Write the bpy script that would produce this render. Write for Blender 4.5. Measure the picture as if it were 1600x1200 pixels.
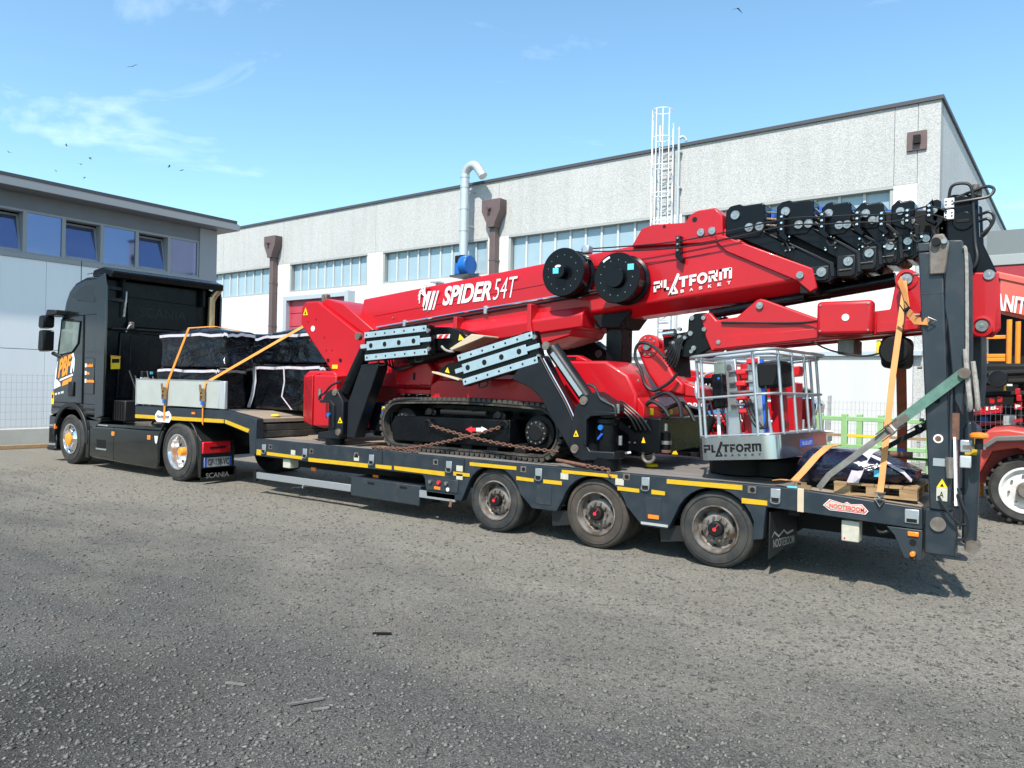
import bpy, bmesh, math, random
import numpy as np
from mathutils import Vector, Matrix
random.seed(7); rng = np.random.default_rng(7)
for o in list(bpy.data.objects): bpy.data.objects.remove(o)
S = bpy.context.scene; COL = S.collection
R = math.radians

# ---------------------------------------------------------------- camera
cam = bpy.data.objects.new('camera', bpy.data.cameras.new('camera')); COL.objects.link(cam)
cam.data.sensor_width = 36; cam.data.lens = 26.667
cam.data.clip_start = .1; cam.data.clip_end = 2000
_r = Vector((.81467, .57957, .02039)); _u = Vector((-.01628, -.01229, .99979)); _v = Vector((-.5797, .81483, .00058))
cam.matrix_world = Matrix(((_r.x, _u.x, -_v.x, 5.4596), (_r.y, _u.y, -_v.y, -7.2784), (_r.z, _u.z, -_v.z, 1.7823), (0, 0, 0, 1)))
S.camera = cam
S.render.resolution_x = 1024; S.render.resolution_y = 768

# ---------------------------------------------------------------- light and sky
SUN = Vector((.17, -.70, .96)).normalized()
world = bpy.data.worlds.new('World'); S.world = world; world.use_nodes = True
nt = world.node_tree; nt.nodes.clear()
out = nt.nodes.new('ShaderNodeOutputWorld'); bg = nt.nodes.new('ShaderNodeBackground')
sky = nt.nodes.new('ShaderNodeTexSky'); sky.sky_type = 'NISHITA'; sky.sun_disc = False
sky.sun_elevation = math.asin(SUN.z); sky.sun_rotation = math.atan2(SUN.x, SUN.y)
sky.air_density = 1.0; sky.dust_density = 0.8; sky.ozone_density = 1.0; sky.altitude = 50
# thin streaks of high cloud over the whole dome
tc = nt.nodes.new('ShaderNodeTexCoord'); mp = nt.nodes.new('ShaderNodeMapping')
mp.inputs['Rotation'].default_value = (0, R(0), R(35)); mp.inputs['Scale'].default_value = (1.1, 3.2, 7.5); mp.inputs['Location'].default_value = (5.2, 3, 1.1)
nz = nt.nodes.new('ShaderNodeTexNoise'); nz.inputs['Scale'].default_value = 1.25; nz.inputs['Detail'].default_value = 7; nz.inputs['Roughness'].default_value = .58
nz.inputs['Distortion'].default_value = .5
cr = nt.nodes.new('ShaderNodeValToRGB'); cr.color_ramp.elements[0].position = .565; cr.color_ramp.elements[1].position = .88
cr.color_ramp.elements[1].color = (.38, .38, .38, 1)
mx = nt.nodes.new('ShaderNodeMixRGB'); mx.inputs['Color2'].default_value = (9.5, 9.8, 10.2, 1)
nt.links.new(tc.outputs['Generated'], mp.inputs['Vector']); nt.links.new(mp.outputs['Vector'], nz.inputs['Vector'])
nt.links.new(nz.outputs['Fac'], cr.inputs['Fac']); nt.links.new(cr.outputs['Color'], mx.inputs['Fac'])
tint = nt.nodes.new('ShaderNodeMixRGB'); tint.blend_type = 'MULTIPLY'; tint.inputs['Fac'].default_value = 1; tint.inputs['Color2'].default_value = (.80, 1.01, 1.0, 1)
nt.links.new(sky.outputs['Color'], tint.inputs['Color1']); nt.links.new(tint.outputs['Color'], mx.inputs['Color1']); nt.links.new(mx.outputs['Color'], bg.inputs['Color'])
bg.inputs['Strength'].default_value = .138
nt.links.new(bg.outputs['Background'], out.inputs['Surface'])
sun = bpy.data.objects.new('sun', bpy.data.lights.new('sun', 'SUN')); COL.objects.link(sun)
sun.data.energy = 3.75; sun.data.angle = R(.9); sun.data.color = (1, .94, .85)
sun.rotation_euler = (-SUN).to_track_quat('-Z', 'Y').to_euler(); sun.location = (-8, -20, 30)
S.view_settings.view_transform = 'Standard'; S.view_settings.look = 'None'
S.view_settings.exposure = .95; S.view_settings.gamma = 1
S.render.engine = 'CYCLES'

# ---------------------------------------------------------------- materials
MATS = {}
def mat(name, col, rough=.5, metal=0, col2=None, nscale=6, lo=.35, hi=.65, detail=6, bump=0, bscale=None, bdist=.02, coat=0, stretch=(1, 1, 1), spec=.5, rough2=None, trans=0, alpha=1, emit=None):
    m = bpy.data.materials.new(name); m.use_nodes = True; t = m.node_tree; b = t.nodes['Principled BSDF']
    c4 = lambda c: (c[0], c[1], c[2], 1)
    b.inputs['Base Color'].default_value = c4(col); b.inputs['Roughness'].default_value = rough; b.inputs['Metallic'].default_value = metal
    b.inputs['Coat Weight'].default_value = coat; b.inputs['Coat Roughness'].default_value = .06; b.inputs['Specular IOR Level'].default_value = spec
    b.inputs['Transmission Weight'].default_value = trans; b.inputs['Alpha'].default_value = alpha
    L = t.links.new
    if col2 is not None or bump or rough2 is not None:
        tc = t.nodes.new('ShaderNodeTexCoord'); mp = t.nodes.new('ShaderNodeMapping'); mp.inputs['Scale'].default_value = stretch
        L(tc.outputs['Object'], mp.inputs['Vector'])
        n = t.nodes.new('ShaderNodeTexNoise'); n.inputs['Scale'].default_value = nscale; n.inputs['Detail'].default_value = detail; n.inputs['Roughness'].default_value = .6
        L(mp.outputs['Vector'], n.inputs['Vector'])
        r = t.nodes.new('ShaderNodeValToRGB'); r.color_ramp.elements[0].position = lo; r.color_ramp.elements[1].position = hi
        L(n.outputs['Fac'], r.inputs['Fac'])
        if col2 is not None:
            x = t.nodes.new('ShaderNodeMixRGB'); x.inputs['Color1'].default_value = c4(col); x.inputs['Color2'].default_value = c4(col2)
            L(r.outputs['Color'], x.inputs['Fac']); L(x.outputs['Color'], b.inputs['Base Color'])
        if rough2 is not None:
            q = t.nodes.new('ShaderNodeMapRange'); q.inputs['To Min'].default_value = rough; q.inputs['To Max'].default_value = rough2
            L(r.outputs['Color'], q.inputs['Value']); L(q.outputs['Result'], b.inputs['Roughness'])
        if bump:
            n2 = t.nodes.new('ShaderNodeTexNoise'); n2.inputs['Scale'].default_value = bscale or nscale; n2.inputs['Detail'].default_value = 5
            L(mp.outputs['Vector'], n2.inputs['Vector'])
            u = t.nodes.new('ShaderNodeBump'); u.inputs['Strength'].default_value = bump; u.inputs['Distance'].default_value = bdist
            L(n2.outputs['Fac'], u.inputs['Height']); L(u.outputs['Normal'], b.inputs['Normal'])
    MATS[name] = m; return m

RED = mat('red_paint', (.44, .004, .010), .30, col2=(.38, .005, .011), nscale=1.7, coat=.22, rough2=.48, spec=.35, detail=9, bump=.04, bscale=1.5, bdist=.03)
REDD = mat('red_paint_dusty', (.5, .02, .02), .45, col2=(.36, .06, .05), nscale=4)
BLK = mat('black_paint', (.003, .0035, .005), .24, col2=(.006, .0065, .008), nscale=4, rough2=.42, lo=.45, hi=.8, spec=.2)
CHAR = mat('charcoal_paint', (.0062, .0075, .0105), .32, col2=(.009, .0105, .013), nscale=4, rough2=.5, spec=.3)
BLKM = mat('black_matte', (.004, .004, .0045), .65, spec=.3)
CABP = mat('cab_paint', (.0022, .0045, .005), .12, col2=(.005, .008, .008), nscale=2.2, coat=.7, rough2=.24, lo=.35, hi=.75)
PLAS = mat('black_plastic', (.007, .0075, .008), .5, bump=.1, bscale=80, bdist=.002)
TRL = mat('trailer_paint', (.014, .021, .029), .38, col2=(.028, .033, .038), nscale=5, lo=.45, hi=.8, rough2=.65, detail=9)
TRLW = mat('trailer_paint_worn', (.017, .024, .031), .48, col2=(.045, .042, .037), nscale=8, lo=.52, hi=.8, detail=9)
YEL = mat('yellow_tape', (.52, .32, .006), .45, col2=(.40, .25, .02), nscale=12, lo=.5, hi=.8)
YELS = mat('yellow_sticker', (.85, .55, .01), .4)
ZINC = mat('zinc_plate', (.30, .41, .46), .42, metal=.3, col2=(.36, .46, .50), nscale=9, rough2=.5)
STEEL = mat('steel', (.40, .40, .39), .34, metal=.85, col2=(.27, .265, .26), nscale=20)
CHROME = mat('chrome', (.8, .8, .8), .12, metal=1)
ALU = mat('aluminium', (.50, .52, .54), .34, metal=.75, col2=(.43, .45, .47), nscale=8, rough2=.45)
ALUP = mat('aluminium_sheet', (.50, .51, .54), .17, metal=.95, col2=(.46, .46, .49), nscale=2, stretch=(3, 3, .3), rough2=.24)
ALUW = mat('dropside_board', (.33, .35, .325), .5, col2=(.37, .39, .365), nscale=3)
TYRE = mat('tyre_rubber', (.018, .018, .019), .75, col2=(.06, .055, .047), nscale=6, lo=.4, hi=.85, bump=.15, bscale=60, bdist=.004)
TYRB = mat('tyre_brown', (.03, .025, .021), .8, col2=(.075, .058, .044), nscale=6, lo=.35, hi=.8, bump=.15, bscale=60, bdist=.004)
RIM = mat('rim_dirty', (.22, .20, .185), .5, metal=.35, col2=(.085, .062, .045), nscale=8, lo=.40, hi=.62)
RIMC = mat('rim_polished', (.72, .70, .69), .2, metal=.9, col2=(.55, .42, .33), nscale=5, lo=.5, hi=.8)
RIMW = mat('rim_white', (.7, .7, .68), .4, col2=(.5, .48, .45), nscale=6)
WOOD = mat('deck_wood', (.30, .23, .165), .8, col2=(.19, .15, .115), nscale=5, stretch=(.35, 6, 6), bump=.35, bscale=14, bdist=.01, detail=9)
WOODG = mat('deck_wood_grey', (.19, .17, .155), .8, col2=(.11, .10, .095), nscale=5, stretch=(.35, 6, 6), bump=.35, bscale=14, bdist=.01, detail=9)
WOODD = mat('dark_oily_timber', (.03, .027, .025), .75, col2=(.09, .075, .06), nscale=7, lo=.45, hi=.8, bump=.3, bdist=.01)
PALW = mat('pallet_wood', (.36, .23, .115), .75, col2=(.24, .145, .07), nscale=6, stretch=(1, 5, 5), bump=.2)
PLYW = mat('plywood', (.45, .36, .26), .7, col2=(.5, .4, .28), nscale=5)
WRAP = mat('black_stretch_film', (.0025, .003, .004), .13, col2=(.004, .005, .008), nscale=4, bump=.6, bscale=5, bdist=.05, rough2=.24, stretch=(1, 1, 1.7), spec=.6)
WRAPB = mat('dark_blue_film', (.010, .012, .035), .2, col2=(.018, .02, .05), nscale=6, bump=.9, bscale=9, bdist=.05, rough2=.35, spec=.6)
TAPE = mat('white_tape', (.50, .48, .53), .45, col2=(.48, .28, .32), nscale=11, lo=.52, hi=.7)
ORS = mat('orange_strap', (.66, .25, .03), .7, col2=(.58, .2, .025), nscale=9)
ORP = mat('pale_orange_strap', (.54, .235, .075), .75, col2=(.44, .18, .05), nscale=5, lo=.45, hi=.8)
RST = mat('rust_red_strap', (.30, .06, .02), .8, col2=(.2, .05, .02), nscale=8)
GRS = mat('green_strap', (.10, .21, .165), .8, col2=(.07, .14, .11), nscale=12, bump=.2)
GYS = mat('grey_strap', (.22, .21, .19), .8, col2=(.15, .145, .13), nscale=12)
BLS = mat('blue_strap', (.07, .24, .55), .7)
RUST = mat('rusty_iron', (.16, .07, .04), .8, col2=(.09, .045, .03), nscale=20)
HUBM = mat('worn_steel', (.2, .18, .16), .55, metal=.4, col2=(.12, .09, .07), nscale=9)
WHITE = mat('white_print', (.70, .70, .70), .45)
STICK = mat('cream_sticker', (.48, .46, .37), .5, col2=(.4, .38, .31), nscale=20)
ORG = mat('orange_print', (.85, .27, .02), .45)
ORL = mat('orange_lens', (.80, .20, .02), .25)
REDL = mat('red_lens', (.55, .012, .02), .2)
REDC = mat('red_mark', (.65, .02, .03), .45)
BLUE = mat('blue_print', (.02, .10, .5), .4)
CYAN = mat('cyan_sticker', (.10, .50, .62), .4)
BLUP = mat('blue_paint', (.008, .11, .40), .35)
BRASS = mat('bronze_pipe', (.46, .30, .17), .32, metal=.7, col2=(.38, .24, .13), nscale=6)
ROPE = mat('grey_rope', (.33, .31, .28), .9, col2=(.22, .2, .18), nscale=30)
GLASSD = mat('dark_glass', (.01, .012, .014), .06, spec=.8)
CABG = mat('cab_glass', (.10, .13, .12), .05, col2=(.2, .25, .23), nscale=1.5, spec=.8)
PLATE = mat('number_plate', (.36, .37, .37), .4)
LGRN = mat('light_green_paint', (.22, .42, .18), .5, col2=(.28, .46, .22), nscale=6)
ORP2 = mat('orange_steel', (.80, .27, .015), .45, col2=(.7, .22, .015), nscale=6)
TELR = mat('telehandler_red', (.48, .05, .035), .45, col2=(.42, .05, .04), nscale=4)
TELS = mat('telehandler_boom', (.56, .105, .075), .5, col2=(.5, .09, .065), nscale=3)
TELG = mat('telehandler_grey', (.12, .11, .105), .6)
BIRD = mat('bird_dark', (.05, .055, .065), .8)
BROWN = mat('brown_sheet', (.105, .068, .066), .5, col2=(.12, .08, .076), nscale=3)
GALV = mat('galvanised', (.52, .54, .55), .35, metal=.5, col2=(.55, .57, .58), nscale=5)
WHTM = mat('white_metal', (.78, .79, .8), .4)
DOORR = mat('door_red', (.42, .035, .06), .4, col2=(.47, .05, .075), nscale=2)
FRAMEG = mat('grey_frame', (.24, .26, .27), .5)
FRAMEB = mat('grey_beige_frame', (.33, .34, .33), .5)
FRAMEL = mat('light_mullion', (.50, .52, .52), .45)
COPE = mat('dark_coping', (.055, .055, .06), .5)
HGLASS = mat('hall_glass', (.30, .40, .45), .12, col2=(.26, .355, .41), nscale=.7, spec=.7)
OGLASS = mat('office_glass', (.15, .18, .32), .03, metal=.8, col2=(.17, .20, .34), nscale=.6)
OWALL = mat('office_wall', (.74, .75, .76), .6, col2=(.70, .71, .72), nscale=1.2, stretch=(1, 1, .2), detail=8)
OGREY = mat('office_grey_cladding', (.13, .135, .155), .5, col2=(.145, .15, .165), nscale=2)
OGREYL = mat('office_light_trim', (.27, .275, .29), .5)
OCOL = mat('office_column', (.27, .275, .30), .55)
CONC = mat('concrete', (.50, .485, .44), .8, col2=(.43, .41, .37), nscale=2, bump=.2, bscale=30, bdist=.01)
PLINTH = mat('white_plinth', (.53, .53, .515), .6, col2=(.49, .49, .475), nscale=1.5, stretch=(1, 1, .15), detail=8)
BAND = mat('white_render', (.66, .66, .645), .8, col2=(.54, .54, .52), nscale=14, lo=.5, hi=.75, detail=4, bump=.3, bscale=20, bdist=.02)
WIRE = mat('fence_wire', (.38, .40, .41), .5, metal=.3)
TRIMB = mat('blue_grey_trim', (.38, .43, .47), .45)
RHRED = mat('far_red_cladding', (.30, .022, .035), .5)
RHG = mat('far_grey_roof', (.14, .165, .175), .5); RHL = mat('far_light_trim', (.27, .30, .31), .5)
def film(name, c, rough):
    m = bpy.data.materials.new(name); m.use_nodes = True; t = m.node_tree; p = t.nodes['Principled BSDF']; L = t.links.new
    p.inputs['Base Color'].default_value = (*c, 1); p.inputs['Roughness'].default_value = rough; p.inputs['Specular IOR Level'].default_value = .55
    tc = t.nodes.new('ShaderNodeTexCoord'); prev = None
    for sc, di, st, rot, dist in ((1.6, 2.2, .5, .5, .10), (5, 1.5, .28, -.7, .03), (.9, 1, .5, .2, .14)):
        mp = t.nodes.new('ShaderNodeMapping'); mp.inputs['Rotation'].default_value = (rot, rot * .6, 0); mp.inputs['Scale'].default_value = (1, 1, 2.2); L(tc.outputs['Object'], mp.inputs['Vector'])
        n = t.nodes.new('ShaderNodeTexNoise'); n.inputs['Scale'].default_value = sc; n.inputs['Detail'].default_value = 4; n.inputs['Distortion'].default_value = di; L(mp.outputs['Vector'], n.inputs['Vector'])
        a = t.nodes.new('ShaderNodeMath'); a.operation = 'SUBTRACT'; a.inputs[1].default_value = .5; L(n.outputs['Fac'], a.inputs[0])
        b = t.nodes.new('ShaderNodeMath'); b.operation = 'ABSOLUTE'; L(a.outputs[0], b.inputs[0])
        u = t.nodes.new('ShaderNodeBump'); u.inputs['Strength'].default_value = st; u.inputs['Distance'].default_value = dist; L(b.outputs[0], u.inputs['Height'])
        if prev is not None: L(prev, u.inputs['Normal'])
        prev = u.outputs['Normal']
    L(prev, p.inputs['Normal']); return m
WRAP = film('black_stretch_film', (.0028, .0034, .0048), .17); WRAPB = film('dark_blue_film', (.006, .0075, .022), .17)
HOSE = mat('hose_rubber', (.012, .012, .013), .45)

def aggregate(name, a, b, c, scale):
    m = bpy.data.materials.new(name); m.use_nodes = True; t = m.node_tree; p = t.nodes['Principled BSDF']; p.inputs['Roughness'].default_value = .85
    tc = t.nodes.new('ShaderNodeTexCoord'); v = t.nodes.new('ShaderNodeTexVoronoi'); v.inputs['Scale'].default_value = scale
    n = t.nodes.new('ShaderNodeTexNoise'); n.inputs['Scale'].default_value = .35; n.inputs['Detail'].default_value = 5
    t.links.new(tc.outputs['Object'], v.inputs['Vector']); t.links.new(tc.outputs['Object'], n.inputs['Vector'])
    bw = t.nodes.new('ShaderNodeSeparateColor'); t.links.new(v.outputs['Color'], bw.inputs['Color'])
    r = t.nodes.new('ShaderNodeValToRGB'); e = r.color_ramp.elements
    e[0].position = .0; e[0].color = (*a, 1); e[1].position = .95; e[1].color = (*c, 1)
    k = e.new(.40); k.color = (*b, 1)
    t.links.new(bw.outputs[0], r.inputs['Fac'])
    x = t.nodes.new('ShaderNodeMixRGB'); x.blend_type = 'MULTIPLY'; x.inputs['Fac'].default_value = .22
    t.links.new(r.outputs['Color'], x.inputs['Color1']); t.links.new(n.outputs['Fac'], x.inputs['Color2'])
    mp = t.nodes.new('ShaderNodeMapping'); mp.inputs['Scale'].default_value = (1.6, 1.6, .12); t.links.new(tc.outputs['Object'], mp.inputs['Vector'])
    n2 = t.nodes.new('ShaderNodeTexNoise'); n2.inputs['Scale'].default_value = 2.2; n2.inputs['Detail'].default_value = 6; t.links.new(mp.outputs['Vector'], n2.inputs['Vector'])
    r2 = t.nodes.new('ShaderNodeValToRGB'); r2.color_ramp.elements[0].position = .35; r2.color_ramp.elements[0].color = (.80, .79, .77, 1); r2.color_ramp.elements[1].position = .55; t.links.new(n2.outputs['Fac'], r2.inputs['Fac'])
    y = t.nodes.new('ShaderNodeMixRGB'); y.blend_type = 'MULTIPLY'; y.inputs['Fac'].default_value = .3; t.links.new(x.outputs['Color'], y.inputs['Color1']); t.links.new(r2.outputs['Color'], y.inputs['Color2'])
    t.links.new(y.outputs['Color'], p.inputs['Base Color'])
    bu = t.nodes.new('ShaderNodeBump'); bu.inputs['Strength'].default_value = .3; bu.inputs['Distance'].default_value = .02; t.links.new(v.outputs['Distance'], bu.inputs['Height']); t.links.new(bu.outputs['Normal'], p.inputs['Normal'])
    MATS[name] = m; return m
AGG = aggregate('washed_aggregate', (.37, .37, .362), (.46, .46, .45), (.54, .54, .528), 44)
AGGS = aggregate('pale_aggregate', (.50, .50, .485), (.58, .58, .565), (.64, .64, .625), 36)

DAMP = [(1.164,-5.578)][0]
def ground_material():
    m = bpy.data.materials.new('gravel_yard'); m.use_nodes = True; t = m.node_tree; p = t.nodes['Principled BSDF']; L = t.links.new
    p.inputs['Roughness'].default_value = .9; p.inputs['Specular IOR Level'].default_value = .25
    tc = t.nodes.new('ShaderNodeTexCoord')
    def noise(s, d=6, st=(1, 1, 1), rz=0, ro=.6):
        mp = t.nodes.new('ShaderNodeMapping'); mp.inputs['Scale'].default_value = st; mp.inputs['Rotation'].default_value = (0, 0, rz)
        L(tc.outputs['Object'], mp.inputs['Vector'])
        n = t.nodes.new('ShaderNodeTexNoise'); n.inputs['Scale'].default_value = s; n.inputs['Detail'].default_value = d; n.inputs['Roughness'].default_value = ro
        L(mp.outputs['Vector'], n.inputs['Vector']); return n.outputs['Fac']
    def ramp(f, a, b, ca=(0, 0, 0), cb=(1, 1, 1)):
        r = t.nodes.new('ShaderNodeValToRGB'); e = r.color_ramp.elements; e[0].position = a; e[1].position = b
        e[0].color = (*ca, 1); e[1].color = (*cb, 1); L(f, r.inputs['Fac']); return r.outputs['Color']
    def mix(f, a, b, mode='MIX'):
        x = t.nodes.new('ShaderNodeMixRGB'); x.blend_type = mode
        for s, q in (('Fac', f), ('Color1', a), ('Color2', b)):
            if isinstance(q, (int, float)): x.inputs[s].default_value = q
            elif isinstance(q, tuple): x.inputs[s].default_value = (*q, 1)
            else: L(q, x.inputs[s])
        return x.outputs['Color']
    def math_(op, a, b):
        x = t.nodes.new('ShaderNodeMath'); x.operation = op
        for i, q in enumerate((a, b)):
            if isinstance(q, (int, float)): x.inputs[i].default_value = q
            else: L(q, x.inputs[i])
        return x.outputs[0]
    sp = t.nodes.new('ShaderNodeSeparateXYZ'); L(tc.outputs['Object'], sp.inputs['Vector'])
    # pale dust worn into the lane where the lorries drive, darker loose stone elsewhere
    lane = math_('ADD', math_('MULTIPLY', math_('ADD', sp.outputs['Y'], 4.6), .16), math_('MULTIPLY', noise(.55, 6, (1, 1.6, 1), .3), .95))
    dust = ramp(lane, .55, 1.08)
    streak = ramp(noise(.8, 7, (.30, 2.0, 1), .10), .44, .64)
    dust = mix(.16, dust, streak)
    st = noise(64, 8, ro=.75)
    stone = ramp(st, .36, .66, (.023, .0228, .0225), (.155, .151, .142))
    vo = t.nodes.new('ShaderNodeTexVoronoi'); vo.inputs['Scale'].default_value = 85; L(tc.outputs['Object'], vo.inputs['Vector'])
    sc = t.nodes.new('ShaderNodeSeparateColor'); L(vo.outputs['Color'], sc.inputs['Color'])
    peb = ramp(sc.outputs[0], .2, 1, (.033, .0325, .031), (.165, .159, .146))
    stone = mix(.5, stone, peb)
    dcol = mix(.42, ramp(noise(30, 8, ro=.75), .34, .68, (.15, .136, .112), (.355, .328, .278)), mix(1, peb, (1.7, 1.63, 1.47), 'MULTIPLY'))
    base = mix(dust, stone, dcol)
    brown = ramp(noise(.8, 5, (1, 1, 1), .9), .55, .75)
    base = mix(mix(1, brown, (.35, .35, .35), 'MULTIPLY'), base, (.15, .125, .098))
    # damp patch near the left of the foreground, and dark tyre scuffs along the lane
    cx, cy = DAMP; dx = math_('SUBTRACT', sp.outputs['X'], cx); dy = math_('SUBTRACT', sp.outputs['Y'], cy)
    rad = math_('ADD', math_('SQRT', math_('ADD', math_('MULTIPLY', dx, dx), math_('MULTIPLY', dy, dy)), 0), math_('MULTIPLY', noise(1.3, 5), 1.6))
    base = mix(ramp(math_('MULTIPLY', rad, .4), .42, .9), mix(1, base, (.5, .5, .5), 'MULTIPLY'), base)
    scuff = ramp(noise(1.1, 6, (.12, 2.6, 1), .07), .56, .68); base = mix(mix(1, scuff, (.20, .20, .20), 'MULTIPLY'), base, (.036, .034, .032))
    L(base, p.inputs['Base Color'])
    bu = t.nodes.new('ShaderNodeBump'); bu.inputs['Strength'].default_value = .8; bu.inputs['Distance'].default_value = .014
    hh = math_('ADD', st, math_('MULTIPLY', vo.outputs['Distance'], -.8)); L(hh, bu.inputs['Height'])
    b2 = t.nodes.new('ShaderNodeBump'); b2.inputs['Strength'].default_value = .25; b2.inputs['Distance'].default_value = .06
    L(noise(2.2, 4), b2.inputs['Height']); L(bu.outputs['Normal'], b2.inputs['Normal']); L(b2.outputs['Normal'], p.inputs['Normal'])
    return m
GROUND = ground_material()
STONE = mat('loose_stone', (.05, .049, .046), .85, col2=(.20, .19, .168), nscale=38, lo=.40, hi=.70, detail=2)

# ---------------------------------------------------------------- mesh helpers
def spline(P, k=5):
    o = []
    for i in range(len(P) - 1):
        a, b, c, d = P[max(i - 1, 0)], P[i], P[i + 1], P[min(i + 2, len(P) - 1)]
        for j in range(k):
            t = j / k; o.append(.5 * (2 * b + (c - a) * t + (2 * a - 5 * b + 4 * c - d) * t * t + (3 * b - a - 3 * c + d) * t ** 3))
    return o + [P[-1]]
class MB:
    def __init__(s): s.v = []; s.f = []
    def add(s, vs, fs):
        o = len(s.v); s.v += [tuple(map(float, a)) for a in vs]; s.f += [tuple(i + o for i in q) for q in fs]; return s
    def box(s, x0, x1, y0, y1, z0, z1):
        return s.add([(x0, y0, z0), (x1, y0, z0), (x1, y1, z0), (x0, y1, z0), (x0, y0, z1), (x1, y0, z1), (x1, y1, z1), (x0, y1, z1)],
                     [(0, 3, 2, 1), (4, 5, 6, 7), (0, 1, 5, 4), (1, 2, 6, 5), (2, 3, 7, 6), (3, 0, 4, 7)])
    def prism(s, poly, a, b, axis='y'):
        n = len(poly)
        f = {'y': lambda p, t: (p[0], t, p[1]), 'x': lambda p, t: (t, p[0], p[1]), 'z': lambda p, t: (p[0], p[1], t)}[axis]
        return s.add([f(p, a) for p in poly] + [f(p, b) for p in poly],
                     [tuple(range(n)), tuple(range(2 * n - 1, n - 1, -1))] + [(i, i + n, (i + 1) % n + n, (i + 1) % n) for i in range(n)])
    def cyl(s, p0, p1, r, n=14, r1=None):
        p0, p1 = Vector(p0), Vector(p1); r1 = r if r1 is None else r1
        d = (p1 - p0).normalized(); a = d.orthogonal().normalized(); b = d.cross(a); vs = []
        for P, q in ((p0, r), (p1, r1)):
            for i in range(n):
                t = 2 * math.pi * i / n; vs.append(P + (a * math.cos(t) + b * math.sin(t)) * q)
        return s.add(vs, [tuple(range(n - 1, -1, -1)), tuple(range(n, 2 * n))] + [(i, (i + 1) % n, (i + 1) % n + n, i + n) for i in range(n)])
    def tube(s, pts, r, n=8, closed=False):
        pts = [Vector(p) for p in pts]
        if not closed and 3 <= len(pts) < 16: pts = spline(pts)
        m = len(pts); vs = []; prev = None
        for i, p in enumerate(pts):
            a = pts[(i + 1) % m] if (closed or i < m - 1) else p; b = pts[i - 1] if (closed or i > 0) else p
            d = (a - b).normalized()
            if prev is None: u = d.orthogonal().normalized()
            else:
                u = prev - d * prev.dot(d); u = u.normalized() if u.length > 1e-6 else d.orthogonal().normalized()
            prev = u; w = d.cross(u)
            for k in range(n):
                t = 2 * math.pi * k / n; vs.append(p + (u * math.cos(t) + w * math.sin(t)) * r)
        fs = []
        for i in range(m if closed else m - 1):
            j = (i + 1) % m
            for k in range(n): fs.append((i * n + k, i * n + (k + 1) % n, j * n + (k + 1) % n, j * n + k))
        if not closed: fs += [tuple(range(n - 1, -1, -1)), tuple((m - 1) * n + k for k in range(n))]
        return s.add(vs, fs)
    def lathe(s, prof, c, axis='y', n=32, closed=False):
        vs = []; m = len(prof)
        for r, a in prof:
            for i in range(n):
                t = 2 * math.pi * i / n; x, z = r * math.cos(t), r * math.sin(t)
                vs.append({'y': (c[0] + x, c[1] + a, c[2] + z), 'x': (c[0] + a, c[1] + x, c[2] + z), 'z': (c[0] + x, c[1] + z, c[2] + a)}[axis])
        fs = [(j * n + i, j * n + (i + 1) % n, ((j + 1) % m) * n + (i + 1) % n, ((j + 1) % m) * n + i) for j in range(m if closed else m - 1) for i in range(n)]
        return s.add(vs, fs)
    def bar(s, p0, p1, w, h, up=(0, 0, 1)):
        """a square bar from p0 to p1: w across, h along up"""
        p0, p1 = Vector(p0), Vector(p1); d = (p1 - p0).normalized(); up = Vector(up); a = d.cross(up)
        a = a.normalized() if a.length > 1e-5 else d.orthogonal().normalized(); b = a.cross(d).normalized()
        vs = [P + a * (i * w / 2) + b * (j * h / 2) for P in (p0, p1) for i, j in ((-1, -1), (1, -1), (1, 1), (-1, 1))]
        return s.add(vs, [(0, 1, 2, 3), (7, 6, 5, 4)] + [(i, i + 4, (i + 1) % 4 + 4, (i + 1) % 4) for i in range(4)])
    def strip(s, pts, side, th=.004):
        """a webbing strip through pts; side = half-width vector"""
        pts = [Vector(p) for p in pts]; side = Vector(side); vs = []; m = len(pts)
        for i, p in enumerate(pts):
            d = (pts[min(i + 1, m - 1)] - pts[max(i - 1, 0)]).normalized(); nn = d.cross(side).normalized() * th
            vs += [p - side - nn, p + side - nn, p + side + nn, p - side + nn]
        fs = [(0, 1, 2, 3), tuple((m - 1) * 4 + k for k in (3, 2, 1, 0))]
        for i in range(m - 1):
            for k in range(4): fs.append((i * 4 + k, i * 4 + (k + 1) % 4, i * 4 + 4 + (k + 1) % 4, i * 4 + 4 + k))
        return s.add(vs, fs)
    def build(s, name, m, parent=None, bev=0, seg=2, ang=35, label=None, kind=None):
        me = bpy.data.meshes.new(name); me.from_pydata(s.v, [], s.f)
        b = bmesh.new(); b.from_mesh(me); bmesh.ops.recalc_face_normals(b, faces=b.faces); b.to_mesh(me); b.free()
        return link(name, me, m, parent, bev, seg, ang, label, kind)

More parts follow.
